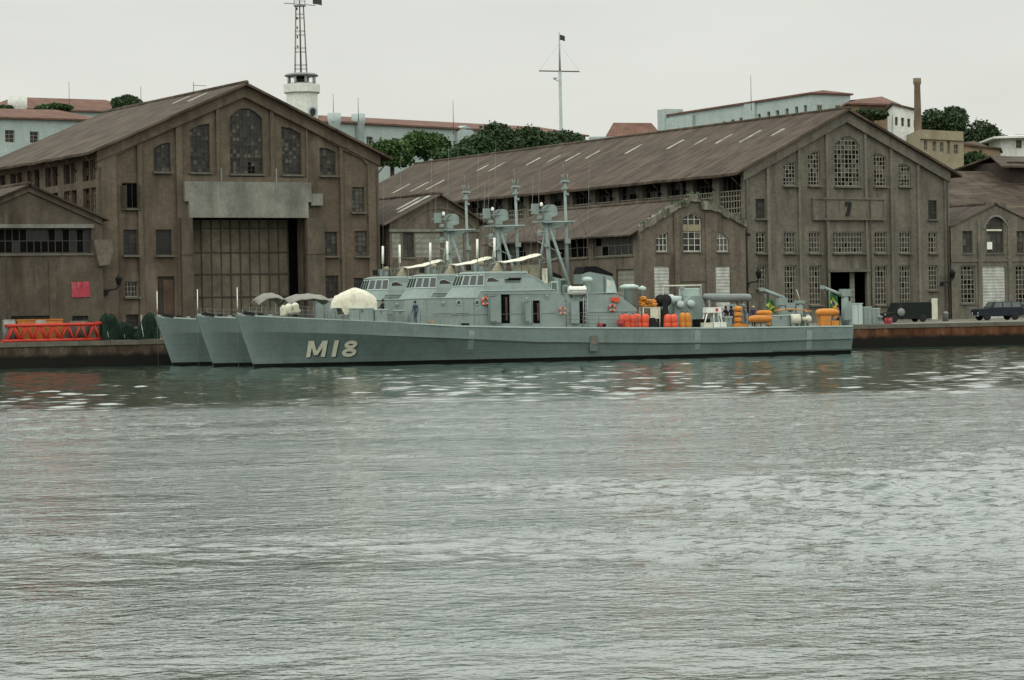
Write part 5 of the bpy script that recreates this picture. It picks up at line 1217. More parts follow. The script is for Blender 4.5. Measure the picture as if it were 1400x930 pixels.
    top = S(747, 309, 0); ft = S(754, 396, 0); m_.tube((top[0], 0, top[1]), (ft[0], 0, ft[1] - .3), .16, .20, n=10)
    p = S(742, 312, 1); q = S(736, 388, 1); m_.tube((p[0], .3, p[1]), (q[0], 1.4, q[1] - .3), .11, .13, n=8)
    p = S(751, 312, 0); q = S(777, 395, 0); m_.tube((p[0], -.1, p[1]), (q[0], -.9, q[1] - .4), .11, .13, n=8)
    p = S(744, 360, 0); q = S(763, 352, 0); m_.tube((p[0], .4, p[1]), (q[0], -.4, q[1]), .05, n=6)
    tm = m_.build('tripod_mast', None, root)
    a = S(729, 304, 0); b = S(784, 303, 0); pf = MB().m('ship_grey')
    pf.tube((a[0], 0, a[1]), (b[0] + .1, 0, b[1]), .07, n=6).tube((a[0] + .8, -.6, a[1] - .05), (b[0], -.35, b[1] - .02), .05, n=6).tube((a[0] + .8, .6, a[1] - .05), (b[0], .35, b[1] - .02), .05, n=6)
    for k in range(8): s_ = a[0] + .8 + (b[0] - a[0] - .9) * k / 7; pf.box(s_ - .04, s_ + .04, -.58 + .03 * k, .58 - .03 * k, a[1] - .08, a[1] - .02)
    pf.prism([(top[0] - .35, top[1] - .15), (top[0] + .4, top[1] - .35), (b[0] - .5, b[1] - .1), (b[0] - .5, b[1] + .02), (top[0] - .35, a[1] + .02)], -.06, .06)
    pf.box(top[0] - .45, top[0] + .55, -.45, .45, a[1] - .02, a[1] + .1).tube((a[0] + .5, 0, a[1]), (a[0] + .5, 0, a[1] + .45), .05).cbox((a[0] + .5, 0, a[1] + .4), (.35, .25, .25))
    pf.build('platform', None, tm)
    s_, z_ = S(747, 296, 0)
    rd = MB().m('ship_grey').tube((s_, 0, z_ - .6), (s_, 0, z_), .16, n=10).cbox((s_ + .1, 0, z_ - .1), (.5, .4, .4))
    c0 = S(754, 288, 0); rings = []
    for k in range(9):   # curved mesh reflector
        q = -1 + 2 * k / 8; rings.append([(c0[0] + q * .62 + 0.0, .35 * q * q + .0, c0[1] - .48 + .16 * q * q), (c0[0] + q * .62, .35 * q * q + .12, c0[1] + .48 - .25 * abs(q) ** 3), (c0[0] + q * .62, .35 * q * q + .17, c0[1] + .48 - .25 * abs(q) ** 3), (c0[0] + q * .62, .35 * q * q + .05, c0[1] - .48 + .16 * q * q)])
    rd.loft(rings)
    c1 = S(732, 284, 0); rd.cbox((c1[0], .1, c1[1] - .1), (.55, .3, .8), R(20)).tube((c1[0] - .5, .1, c1[1] - .2), (c1[0] + 1.3, .1, c1[1] - .25), .05, n=5)
    c2 = S(740, 279, 0); rd.m('white_paint').lathe((c2[0], 0, c2[1] - .2), [(.12, 0), (.14, .15), (.08, .3), (0.01, .33)], 10)
    rd.build('radar_antenna', None, tm)
    # pole mast
    a = S(776.5, 396, .2); b = S(772, 246, .2); pm = MB().m('ship_grey').tube((a[0], .2, a[1] - .6), (b[0], .2, b[1]), .15, .10, n=10)
    po = pm.build('pole_mast', None, root)
    z_ = b[1]; cp = MB().m('ship_grey')
    cp.tube((b[0] - .45, .2, z_ - .25), (b[0] + .45, .2, z_ - .15), .05, n=5).cbox((b[0], .2, z_ - .1), (.55, .4, .16)).cbox((b[0] - .05, .2, z_ - .62), (.38, .35, .22)).cbox((b[0] + .12, .2, z_ - 1.1), (.3, .3, .2))
    for dx in (-.2, -.05, .2): cp.tube((b[0] + dx, .2, z_), (b[0] + dx * 1.3, .2, z_ + .45), .03, n=5)
    cp.m('metal_grey').tube((b[0], .2, z_), (b[0] - .1, .2, z_ + 1.3), .02, n=4)
    cp.build('masthead', None, po)
    # rigging and yards
    P2 = lambda x_, y_, w_=0.0: (S(x_, y_, w_)[0], w_, S(x_, y_, w_)[1])
    MB().m('ship_grey').tube(P2(733, 318, -1.6), P2(760, 316, 1.6), .04, n=5).tube(P2(735, 330, 1.0), P2(768, 347, -.5), .04, n=5).cbox(P2(738, 318, -.5), (.3, .3, .45)).cbox(P2(757, 322, .2), (.3, .3, .5)).cbox(P2(748, 335, -.25), (.35, .35, .3)).cbox(P2(776, 330, .0), (.4, .3, .35)).build('mast_fitting', None, tm)
    for a_, b_ in ((P2(731, 304), P2(700, 375, -1.0)), (P2(782, 303), P2(800, 395, -1.0)), (P2(772, 250, .2), P2(820, 366, 0)), (P2(772, 250, .2), P2(735, 303, 0)), (P2(760, 304, .3), P2(766, 398, -1.2)), (P2(736, 304, -.3), P2(722, 378, -1.5)), (P2(772, 262, .2), P2(640, 376, 0))):
        MB().m('iron_black').tube(a_, b_, .014, n=3).build('stay', None, tm)
    # whip antennas: white base tube and a thin rod
    for px_, y0_, y1_, yt in ((652.5, 353, 327, 205), (676, 352, 325, 190)):
        w_ = -.6 if px_ < 660 else .8; a = S(px_, y0_, w_); b = S(px_, y1_, w_); c = S(px_ + 2, yt, w_); d_ = S(px_, 378, w_)
        MB().m('metal_grey').tube((d_[0], w_, 6.8), (a[0], w_, a[1]), .035, n=5).m('white_paint').tube((a[0], w_, a[1]), (b[0], w_, b[1]), .095, n=8).m('metal_grey').tube((b[0], w_, b[1]), (c[0], w_, c[1]), .018, .008, n=4).build('whip_antenna', None, root)
    for px_, y0_, yt, w_ in ((801, 370, 225, .5), (724, 375, 240, 1.0)):
        a = S(px_, y0_, w_); c = S(px_ + 5, yt, w_); MB().m('metal_grey').tube((a[0], w_, a[1] - 1), (c[0], w_, c[1]), .022, .01, n=4).build('whip_antenna', None, root)
    # bow: jackstaff, fairleads, windlass; rails
    a = S(322, 428, 0); b = S(321.5, 393, 0); MB().m('white_paint').tube((a[0] + .15, 0, a[1] - .3), (b[0] + .15, 0, b[1]), .04, .03, n=6).m('wood').tube((a[0] + .15, 0, a[1] + .1), (a[0] + .15, 0, a[1] + .5), .06, n=6).build('jackstaff', None, root)
    bw = MB().m('ship_grey').tube((-1.0, -.15, 3.95), (-1.0, .15, 3.95), .16).m('iron_black').cbox((-.35, -.15, 4.05), (.8, .5, .22), 0, R(12)).cbox((.5, -.3, 3.95), (.35, .3, .2)).m('metal_grey').tube((1.3, -.4, 3.8), (1.3, .4, 3.8), .16)
    bw.build('fairlead', None, root)
    MB().m('rust_brick').tube((-1.25, -.25, 3.85), (-1.22, -.25, -.5), .018, n=5).build('anchor_chain', None, root)
    for sd in (-1, 1):
        rm = MB().m('metal_grey')
        pts = [(s, sd * (b_deck(s) - .12), z_deck(s) - .05) for s in (2.6, 5, 7.5, 10, 12, 15)]
        rail(rm, pts, .9, 3, 1.4, .014); rm.build('railing', None, root); rm = MB().m('rust_brick')
        pts = [(s, sd * (b_deck(s) - .12), z_deck(s) - .05) for s in (23.4, 26, 29.2)]; rail(rm, pts, .95, 3, 1.3, .020); rm.build('railing', None, root); rm = MB().m('metal_grey')
        pts = [(s, sd * (b_deck(s) - .12), z_deck(s) - .05) for s in (36, 40, 44, 47)]; rail(rm, pts, .9, 2, 2.0, .012)
        rm.build('railing', None, root)
    # rear bulwark and low deck gear
    for x0_, x1_, y0_, y1_, w0 in ((1158, 1167, 412, 447, 0.8),):
        a = S(x0_, y1_, w0); b = S(x1_, y0_, w0); MB().m('ship_grey').box(a[0], b[0] - .15, w0, w0 + .8, 2.1, b[1]).build('stern_locker', None, root)
    return root
m18 = make_ship('minesweeper', 'grey minesweeper M18, nearest of the three moored abreast, white canvas over its foredeck gun')
offs = []
for (bx, by), lab in (((-23.0, 200.0), 'middle minesweeper of the three, its bow between M18 and the innermost one'), ((-27.1, 207.3), 'innermost minesweeper of the three, its bow farthest left and closest to the quay')):
    c = copy_tree(m18); c.location = (bx, by, 0); c['label'] = lab; offs.append(c)
m17, m16 = offs
for sh in (m18, m17, m16): sh['group'] = 'minesweepers moored abreast'

hull18 = [o for o in kids(m18) if o.name.startswith('hull')][0]
from mathutils.bvhtree import BVHTree
_bv = BVHTree.FromPolygons([v.co.copy() for v in hull18.data.vertices], [list(p.vertices) for p in hull18.data.polygons])
def hull_y(s, z):
    h = _bv.ray_cast(Vector((s, -12, z)), Vector((0, 1, 0)))
    return h[0].y if h[0] else -half(s, z)
# hull number, painted in cream with a dark edge to the right and below
def hull_sheet(polys, material, off, name, parent):
    mb = MB().m(material)
    for pl in polys:
        n = len(pl); pts = []
        for (s, z) in pl: pts.append((s, hull_y(s, z) - off, z))
        tr = tessellate_polygon([[Vector((x, z, 0)) for x, z in pl]])
        b2 = [(x, y - .012, z) for x, y, z in pts]
        mb.add(b2 + pts, [tuple(t) for t in tr] + [(i, (i + 1) % n, n + (i + 1) % n, n + i) for i in range(n)])
    return mb.build(name, None, parent)
def strokes(ch, x, z, w, h, t, sl):
    q = lambda u, v: (x + u * w + sl * v * h, z + v * h)
    if ch == 'M':
        a = t / w
        return [[q(0, 0), q(a, 0), q(a, 1), q(0, 1)], [q(1 - a, 0), q(1, 0), q(1, 1), q(1 - a, 1)], [q(a * .3, 1), q(a * 1.25, 1), q(.5 + a * .45, .12), q(.5 - a * .45, .12)], [q(1 - a * 1.25, 1), q(1 - a * .3, 1), q(.5 + a * .45, .12), q(.5 - a * .45, .12)]]
    if ch == 'I': return [[q(0, 0), q(1, 0), q(1, 1), q(0, 1)]]
    out_ = []
    for cy, ry, rx in ((.27, .27, .5), (.75, .25, .44)):
        n = 16
        for k in range(n):
            a, b = 2 * math.pi * k / n, 2 * math.pi * (k + 1) / n; ix, iy = rx - t / w, ry - t / h * .85
            out_.append([q(.5 + rx * math.cos(a), cy + ry * math.sin(a)), q(.5 + rx * math.cos(b), cy + ry * math.sin(b)), q(.5 + ix * math.cos(b), cy + iy * math.sin(b)), q(.5 + ix * math.cos(a), cy + iy * math.sin(a))])
    return out_
hull18 = [o for o in kids(m18) if o.name.startswith('hull')][0]
num = []
p0 = S(424, 489, -2.2); z0 = .70; hgt = 1.22
num += strokes('M', p0[0], z0, 1.38, hgt, .30, .05); p1 = S(457.5, 488, -2.3); num += strokes('I', p1[0], z0 + .0, .32, hgt, .3, .08); p2 = S(470.5, 487, -2.3); num += strokes('8', p2[0], z0 - .03, 1.05, hgt, .29, .08)
hull_sheet([[(s + .07, z - .06) for s, z in pl] for pl in num], 'boot_black', .004, 'number_shadow', hull18)
hull_sheet(num, 'number_cream', .02, 'hull_number', hull18)
# scupper box with rust, hull ladder plates
mb = MB().m('ship_line')
a = S(806, 459, -3.6); b = S(817, 480, -3.6); mb.box(a[0], b[0], -3.68, -3.50, b[1], a[1]); mb.m('rust_brick').box(a[0] + .1, b[0] - .1, -3.71, -3.68, (a[1] + b[1]) / 2 - .1, a[1] - .1)
mb.build('scupper_box', None, hull18)
for x in (954, 1109, 645):
    mb = MB().m('ship_grey'); a = S(x - 4, 452, -3.55); b = S(x + 4, 478, -3.55)
    ring = [];
    for z in np.linspace(b[1], a[1], 5): ring.append([(a[0], hull_y(a[0], z) - .03, z), (b[0], hull_y(b[0], z) - .03, z), (b[0], hull_y(b[0], z) + .02, z), (a[0], hull_y(a[0], z) + .02, z)])
    mb.loft(ring); mb.build('plate', None, hull18)

# ------------------------------------------------------------------ things standing on the ships
def on(px, py, w, fr=SH):    # world position on a ship's plane
    s, z = fr.at(px, py, w); return fr.w(s, w, z), s, z
def put(mb, name, s, w, z, label, cat, group=None, mats=None, fr=SH, rz=0.0):
    o = mb.build(name, mats, None, fr.w(s, w, z), (0, 0, fr.a + rz)); return tag(o, label, cat, group)
def dk(s): return z_deck(s) - 0.07
def thing_at(name, px, w, label, cat, group=None, z=None, rz=0.0):
    s, _ = S(px, 440, w); p = SH.w(s, w, dk(s) if z is None else z)
    return empty(name, p, SH.a + rz, label, cat, group), s
FM17 = Frame(-23.0, 200.0, 0, 17.7); FM16 = Frame(-27.1, 207.3, 0, 17.7)

# canvas gun tent on M18's foredeck
def gun_cover(fr, sc, label, material, seed, px0, px1, yt, yb, w=0.0, parts=True):
    s0, zt = fr.at(px0, yt, w); s1, zb = fr.at(px1, yb, w); L_ = s1 - s0; zd_ = dk(s0 + L_ / 2)
    root = empty('gun_cover', fr.w(s0, w, zd_), fr.a, label, 'canvas cover'); H_ = zt - zd_
    rnd = random.Random(seed); rings = []
    prof = [(0.0, .35, .3), (.03, .62, .5), (.10, .76, .6), (.18, .80, .7), (.24, .84, 1.1), (.38, .92, 1.3), (.56, 1.0, 1.35), (.70, .95, 1.35), (.86, .86, 1.3), (.985, .76, 1.2), (1.0, .72, 1.15)]
    for u, h, b in prof:
        ring = []
        for k in range(17):
            a = math.pi * k / 16; y = -math.cos(a) * b * (1 + .04 * math.sin(k * 2.3 + u * 9)); zz_ = H_ * h * (max(math.sin(a), 0) ** .30) if 0 < k < 16 else H_ * (.22 if .2 < u else .40)
            zz_ = max(zz_, H_ * (.22 if .2 < u else .40)) + .03 * math.sin(k * 3.1 + u * 20)
            ring.append((u * L_, y, zz_))
        rings.append(ring)
    m_ = MB().m(material).loft(rings, closed=False, cap=False, smooth=True)
    for rg in (rings[0], rings[-1]): m_.add(rg, [tuple(range(len(rg)))])
    o = m_.build('canvas', None, root)
    sd = MB().m('ship_grey').lathe((L_ * .6, 0, 0), [(.7, -.02), (.7, .5), (.5, .75), (.5, H_ * .4)], 14); sd.build('gun_mounting', None, root)
    return root
gun_cover(SH, 6, 'peaked off-white canvas cover over the foredeck gun of M18', 'canvas_white', 1, 452, 511, 394, 432)
def awn(fr, px0, px1, yt, ye, label, seed):
    a = fr.at(px0, ye, 0); b = fr.at(px1, yt, 0); s0, s1 = a[0], b[0]; root = empty('awning', fr.w(s0, 0, dk(s0 + 2)), fr.a, label, 'awning', 'grey canvas awnings over the foredecks')
    zz0 = dk(s0 + 2); rings = []; n = 12; L_ = s1 - s0
    for k in range(n + 1):
        u = k / n; zt = a[1] + (b[1] - a[1]) * (math.sin(math.pi * min(u * 1.1, 1)) ** .6) - zz0
        rings.append([(u * L_, y, zt - .42 * (abs(y) / 2.0) ** 1.6 + .03 * math.sin(k * 2 + y * 3 + seed) + d_) for d_, ys in ((0, (-2, -1.2, 0, 1.2, 2)), (-.03, (2, 1.2, 0, -1.2, -2))) for y in ys])
    MB().m('canvas_grey').loft(rings, smooth=True).build('canvas', None, root)
    p = MB().m('metal_grey')
    for x in (.2, L_ * .5, L_ - .2):
        for y in (-1.9, 1.9): p.tube((x, y, -.05), (x, y, a[1] - zz0 - .3), .03, n=5)
    p.build('post', None, root)
awn(FM16, 347, 392, 400, 411, 'grey canvas awning over the foredeck of the innermost minesweeper', 1)
awn(FM17, 388, 454, 401, 409, 'wider grey canvas awning over the foredeck of the middle minesweeper', 2)
s0, z0 = S(386, 431, -.2)
put(MB().m('canvas_white').blob((0.5, 0, .55), (.38, .4, .5), 5, amp=.2).blob((1.0, .1, .6), (.32, .4, .52), 6, amp=.2).blob((.05, -.1, .4), (.22, .3, .55), 8, amp=.25), 'covered_windlass', s0, -.2, dk(s0), 'small lumpy white canvas bundle covering the windlass near the bow of M18', 'canvas cover')
def locker(px0, px1, yt, w, depth, label, group='grey deck lockers', material='ship_grey', rz=0):
    s0, zt = S(px0, yt, w); s1, _ = S(px1, yt, w); z = dk((s0 + s1) / 2)
    h = zt - z; L_ = s1 - s0
    root = empty('deck_locker', SH.w(s0, w, z), SH.a, label, 'locker', group)
    MB().m(material).box(0, L_, 0, depth, -.03, h - .09).build('body', None, root, bevel=.03)
    MB().m('ship_light').box(-.04, L_ + .04, -.04, depth + .04, h - .088, h).m('ship_line').box(L_ * .45, L_ * .55, -.06, -.04, h - .3, h - .1).build('lid', None, root, bevel=.02)
locker(479, 511, 421, -1.6, .9, 'long pale grey locker on the foredeck below the canvas gun cover')
locker(513, 529, 423, -1.8, .8, 'short grey locker in front of the man in black')
locker(540, 553, 424, .4, .8, 'grey locker between the two men on the foredeck')
locker(1055, 1080, 431, -2.2, 1.0, 'wide grey-blue locker beside the big cream pipe, aft', material='ship_grey')
locker(991, 1001, 433, -2.2, 1.0, 'small grey locker at the feet of the crew, aft')
put(MB().m('wood').box(0, 1.2, 0, .3, 0, .06).box(.1, 1.3, .35, .6, 0, .09).m('metal_grey').box(.3, 1.0, .1, .2, .09, .16), 'plank_stack', S(576, 441, -3)[0], -3.0, dk(14), 'short stack of planks on the deck beside the man in navy overalls', 'planks')

# lifebuoys
def lifebuoy(px, py, w, label, r=.26, fr=SH, mt='orange_red'):
    s, z = fr.at(px, py, w); t = MB().m(mt).torus((0, 0, 0), r, .07, n=20, m=8); t.m('cream_paint')
    for a in (0, 90, 180, 270):
        c = (r * math.cos(R(a + 45)), 0, r * math.sin(R(a + 45))); t.cbox(c, (.155, .155, .07), 0, -R(a + 45))
    o = t.build('lifebuoy', None, None, fr.w(s, w, z), (0, 0, fr.a)); tag(o, label, 'lifebuoy', 'lifebuoys on the deckhouses')
lifebuoy(663.5, 412, -2.55, 'orange lifebuoy on the deckhouse left of the first open door')
lifebuoy(769, 425, -2.75, 'dark red lifebuoy left of the rearmost open door', .24, mt='buoy_red')
lifebuoy(837, 421, -2.4, 'red lifebuoy low on the sloping end of the aft deckhouse', .24, mt='buoy_red')
lifebuoy(559, 416, -1.5, 'orange lifebuoy just left of the man in navy overalls', .28, FM17)
s, z = S(842, 410, -2.3); put(MB().m('orange_red').cbox((0, 0, 0), (.45, .3, .35), .2).cbox((-.3, 0, .05), (.25, .25, .3), -.3), 'float_light', s, -2.3, z, 'small orange float light above the lifebuoy at the end of the aft deckhouse', 'float light')
s, z = S(818, 443, -3.3)
put(MB().m('buoy_red').tube((0, 0, .2), (.3, 0, .25), .18, n=10).m('iron_black').tube((.3, 0, .25), (.6, 0, .2), .12, n=8).m('metal_grey').box(-.3, .7, -.15, .15, 0, .05), 'hose_reel', s, -3.3, dk(s), 'small red hose reel on deck below the funnel', 'hose reel')
# life raft canister
s, z = S(789, 397, -2.4)
lr = empty('life_raft', SH.w(s, -2.4, z), SH.a, 'white life raft canister on a rack beside the funnel', 'life raft')
MB().m('white_paint').lathe((-.72, 0, 0), [(.02, 0), (.25, .02), (.36, .12), (.39, .3), (.39, 1.14), (.36, 1.32), (.25, 1.42), (.02, 1.44)], 16, 'x').build('canister', None, lr)
MB().m('buoy_red').lathe((-.45, 0, 0.02), [(.325, 0), (.33, .0), (.33, .9), (.325, .9)], 16, 'x').build('strap', None, lr) if False else MB().m('dark_wood').box(-.5, .45, -.25, .25, .33, .46).build('top_cover', None, lr)
MB().m('iron_black').box(-.7, .7, -.40, .40, -.02, .01).path([(-.6, -.2, -.3), (-.3, .3, -.75)], .04).path([(.6, -.2, -.3), (.3, .3, -.75)], .04).build('rack', None, lr)

# marker floats and buoys along the side
def drum(px, w, r, h, material, label, tilt=0.0, group=None, name='float', top=None):
    s, _ = S(px, 445, w); z = dk(s); m_ = MB().m(material)
    m_.lathe((0, 0, 0), [(.02, 0), (r * .85, .0), (r, .08), (r, h * .35), (r * .93, h * .38), (r, h * .42), (r * .96, h * .8), (r * .7, h * .93), (r * .3, h), (.02, h)], 16)
    m_.m('iron_black').torus((0, 0, h + .04), .07, .02, n=10, m=4)
    o = m_.build(name, None, None, SH.w(s, w, z), (0, R(tilt), SH.a)); tag(o, label, 'float', group)
gl = 'orange red sweep floats along the deck edge'
drum(850, -3.0, .30, 1.05, 'orange_red', 'first upright orange red float from the left, behind the sloping deckhouse end', 4, gl)
drum(857, -3.15, .30, 1.10, 'orange_red', 'second upright orange red float in the left cluster', -3, gl)
drum(864, -3.0, .30, 1.06, 'orange_red', 'middle float of the left orange red cluster', 5, gl)
drum(872, -3.1, .31, 1.12, 'orange_red', 'fourth float of the left orange red cluster, under the mushroom vent', -4, gl)
drum(881, -3.05, .32, 1.12, 'orange_red', 'right end float of the left orange red cluster', 6, gl)
drum(912.5, -3.0, .31, 1.08, 'orange_red', 'left float of the orange red pair by the black winch stand', 3, gl)
drum(922, -3.05, .32, 1.10, 'orange_red', 'right float of the orange red pair by the black winch stand', -4, gl)
gy = 'orange yellow floats beside the winch'
drum(933, -2.9, .26, 1.20, 'orange_yellow', 'left one of two slim orange yellow floats beside the winch', 2, gy)
drum(941, -2.95, .26, 1.20, 'orange_yellow', 'right one of two slim orange yellow floats beside the winch', -3, gy)
s, _ = S(848, 438, -3.4); put(MB().m('buoy_red').lathe((0, 0, 0), [(.02, 0), (.28, 0), (.3, .1), (.28, .2), (.02, .2)], 14, 'y'), 'reel', s, -3.45, dk(s) + .45, 'dark red disc reel leaning on the leftmost float', 'reel')
# orange net bale on a white frame
s, z = S(886, 420, -1.8); bl = MB().m('orange_yellow'); rnd = random.Random(1)
for k in range(9): bl.blob(((k % 4) * .3 - .45, rnd.uniform(-.2, .2), .15 + (k // 4) * .25), (.24, .3, .2), k, amp=.25)
put(bl, 'net_bale', s, -1.8, z, 'heap of orange yellow netting stowed on the white frame', 'netting')
s, _ = S(890, 440, -1.8); z = dk(s); fr_ = MB().m('cream_paint'); zt = S(886, 420, -1.8)[1] - z
for x in (-.75, .6):
    for y in (-.35, .35): fr_.tube((x, y, -.02), (x, y, zt), .05, n=6)
for zz_ in (zt * .5, zt): fr_.box(-.8, .65, -.4, .4, zz_ - .06, zz_)
fr_.box(-.2, .5, -.42, -.40, zt * .45, zt * .95)
put(fr_, 'stowage_frame', s, -1.8, z, 'white steel frame carrying the orange netting', 'frame')
s, _ = S(890, 440, -3.1); put(MB().m('iron_black').box(-.5, .7, -.2, .3, 0, .45).box(-.2, .4, -.15, .25, .45, .8), 'bollard', s, -2.8, dk(s), 'black double bollard between the two groups of orange red floats', 'bollard')
# sweep winch
s, _ = S(905, 440, -1.2); z = dk(s); WN = empty('sweep_winch', SH.w(s, -.8, z), SH.a, 'large grey minesweeping winch with a dark cable drum, aft of the orange floats', 'winch')
def loc(px, py, w=-.8): a, b = S(px, py, w); return a - s, b - z
a = loc(906, 411); MB().m('iron_black').lathe((a[0], -.7, a[1]), [(.02, 0), (.48, 0), (.48, .1), (.3, .1), (.3, 1.1), (.48, 1.1), (.48, 1.2), (.02, 1.2)], 20, 'y').build('cable_drum', None, WN)
a = loc(917, 409.5); MB().m('ship_light').lathe((a[0] - .15, -.2, a[1]), [(.02, -.1), (.3, -.1), (.40, 0), (.40, .2), (.28, .35), (.25, .9), (.02, .95)], 18, 'x').build('gear_case', None, WN)
x0, z1 = loc(921, 410); x1, z0_ = loc(964, 440); x2, z2 = loc(950, 404)
b = MB().m('ship_grey').prism([(x0, 0), (x0, z1 - .3), (x0 + .5, z1), (x2 - .9, z1 - .2), (x2 - .4, z2), (x2 + .5, z2), (x1, z1 - .5), (x1, 0)], -.2, 1.2); b.build('machine_bed', None, WN, bevel=.06)
a = loc(903, 425); MB().m('iron_black').prism([(a[0] - .35, -.02), (a[0] + .3, -.02), (a[0] + .15, z1 - .1), (a[0] - .15, z1 - .1)], -1.2, -.9).prism([(a[0] - .35, -.02), (a[0] + .3, -.02), (a[0] + .15, z1 - .1), (a[0] - .15, z1 - .1)], .2, .5).build('stand', None, WN)
a = loc(953, 441); MB().m('black').box(a[0] - .5, a[0] + .5, -1.4, -.3, -.02, .65).build('rope_bin', None, WN)
a = loc(909, 391); b = loc(963, 390); c = loc(936, 404)
MB().m('cream_paint').tube((a[0], .6, a[1]), (b[0], .6, b[1]), .06, n=6).m('ship_grey').tube((c[0], .6, c[1] - .5), (c[0], .6, a[1]), .11).cbox((c[0], .6, a[1] - .15), (.4, .3, .25)).tube((a[0] + .2, .6, a[1]), (a[0] + .2, .6, a[1] - .9), .04).tube((b[0] - .05, .6, b[1]), (b[0] - .05, .6, .5), .05).build('davit_beam', None, WN)
a = loc(938, 394); b = loc(963, 408); MB().m('ship_light').box(a[0], b[0], .9, 1.6, b[1] - .6, a[1]).build('cable_guard', None, WN, bevel=.05)
for k, (px_, py_) in enumerate(((927, 412), (942, 411))): a = loc(px_, py_); MB().m('ship_light').lathe((a[0], -.6, a[1] - .25), [(.02, 0), (.28, 0), (.3, .3), (.02, .38)], 14, 'y').build('sheave', None, WN)
# white rack
s, _ = S(961, 447, -2.7); z = dk(s); s1, zt = S(991, 420, -2.7); W_ = s1 - s; H_ = zt - z
rk = empty('white_rack', SH.w(s, -2.7, z), SH.a, 'white splay-legged rack with a small red mark, under the rubber boat', 'rack')
m_ = MB().m('white_paint')
for x, x2 in ((.05, .45), (W_ - .15, W_ - .45)):
    for y in (0, .6): m_.tube((x, y, 0), (x2, y, H_ - .25), .05, n=6)
m_.tube((W_ * .5, 0, .3), (W_ * .5, 0, H_ - .3), .04, n=6); m_.build('leg', None, rk)
MB().m('white_paint').box(.3, W_ - .35, -.1, .7, H_ - .42, H_).build('top_box', None, rk)
MB().m('cream_paint').box(0, W_ * .42, -.15, .6, 0, .42).m('white_paint').box(W_ * .46, W_ + .05, -.15, .6, 0, .45).build('base_box', None, rk)
MB().m('buoy_red').box(W_ * .55, W_ * .68, -.12, -.10, H_ - .3, H_ - .12).box(W_ * .6, W_ * .64, -.125, -.105, H_ - .36, H_ - .05).build('red_mark', None, rk)
# rubber boat on posts
s0, zt = S(965, 401.5, -1.6); s1, zb = S(1031, 411, -1.6); L_ = s1 - s0
rb = empty('rubber_boat', SH.w(s0, -1.6, zb), SH.a, 'grey inflatable boat stowed upside up on posts above the aft deck crew', 'inflatable boat')
m_ = MB().m('ship_light'); pts = []
n = 26
def rbp(q):
    a = 2 * math.pi * q; x = L_ / 2 - (L_ / 2 - .28) * math.cos(a) * (1 if math.cos(a) < 0 else 1.0); y = .62 * math.sin(a); y = max(min(y * 1.6, .62), -.62)
    return Vector((x, y + .6, .24 + .12 * max(0, math.cos(a)) ** 2))
rings = []
for k in range(n + 1):
    c_ = rbp(k / n); t_ = (rbp(k / n + .01) - rbp(k / n - .01)).normalized(); nn_ = t_.cross(Vector((0, 0, 1))).normalized()
    q_ = .33 - .16 * abs(2 * c_.x / L_ - 1) ** 5
    rings.append([c_ + nn_ * q_ * math.cos(2 * math.pi * j / 10) + Vector((0, 0, 1)) * q_ * math.sin(2 * math.pi * j / 10) for j in range(10)])
m_.loft(rings, cap=False, smooth=True); m_.build('tube', 'boat_grey', rb)
MB().m('cream_paint').box(.3, L_ - .3, .1, 1.1, .05, .12).build('floor', None, rb)
st = MB().m('ship_grey'); zd_ = dk(s0 + 2)
for x in (.35, L_ - 1.0):
    for y in (.15, 1.05): st.tube((x, y, zd_ - zb), (x, y, .06), .06, n=6)
st.box(.2, L_ - .8, .1, .16, -.06, .0).box(.2, L_ - .8, 1.04, 1.1, -.06, .0)
tag(st.build('boat_stand', None, None, SH.w(s0, -1.6, zb), (0, 0, SH.a)), 'grey steel post stand holding up the inflatable boat', 'stand')
# orange pillar and floats
def torpedo(px0, px1, yc, w, r, label, material='orange_yellow', legs=True, rz=0):
    s0, zc = S(px0, yc, w); s1, _ = S(px1, yc, w); L_ = s1 - s0; z = dk(s0)
    root = empty('paravane_float', SH.w(s0, w, z), SH.a + rz, label, 'float', 'torpedo shaped sweep floats')
    h = zc - z
    MB().m(material).lathe((0, 0, h), [(.02, 0), (r * .5, .05), (r * .85, .2), (r, .45), (r, L_ - .6), (r * .8, L_ - .25), (r * .45, L_ - .05), (.02, L_)], 16, 'x').build('body', None, root)
    if legs:
        MB().m('iron_black' if False else 'metal_grey').tube((L_ * .3, 0, -.02), (L_ * .3, 0, h), .05, n=6).tube((L_ * .75, 0, -.02), (L_ * .75, 0, h), .05, n=6).box(L_ * .2, L_ * .85, -.15, .15, 0, .06).build('stand', None, root)
    MB().m(material).box(L_ - .5, L_ - .15, -.03, .03, h - r * 1.6, h + r * 1.2).build('fin', None, root)
    return root
torpedo(1023, 1056, 436.5, -2.8, .30, 'long orange float lying at the deck edge left of the wide locker')
torpedo(1033, 1056, 428, -1.6, .20, 'thinner yellow-orange float just above and behind the long one')
torpedo(1115, 1147, 427.5, -1.6, .30, 'orange float carried on an orange pillar near the stern')
s, _ = S(1127, 440, -1.6); put(MB().m('orange_yellow').box(-.42, .42, -.3, .3, 0, .85).box(.5, 1.15, -.3, .3, 0, .45).m('orange_yellow').tube((-.2, 0, .8), (-.2, 0, 1.1), .12), 'orange_pedestal', s, -1.6, dk(s), 'orange pedestal under the float near the stern', 'pedestal')
s, z = S(1009, 441, -2.2); _, zt = S(1009, 415, -2.2); z = dk(s)
m_ = MB().m('orange_yellow')
for k in range(4): m_.blob((0, 0, .18 + k * .42), (.33, .33, .27), k, amp=.12)
m_.box(-.5, .6, -.4, .4, 0, .3)
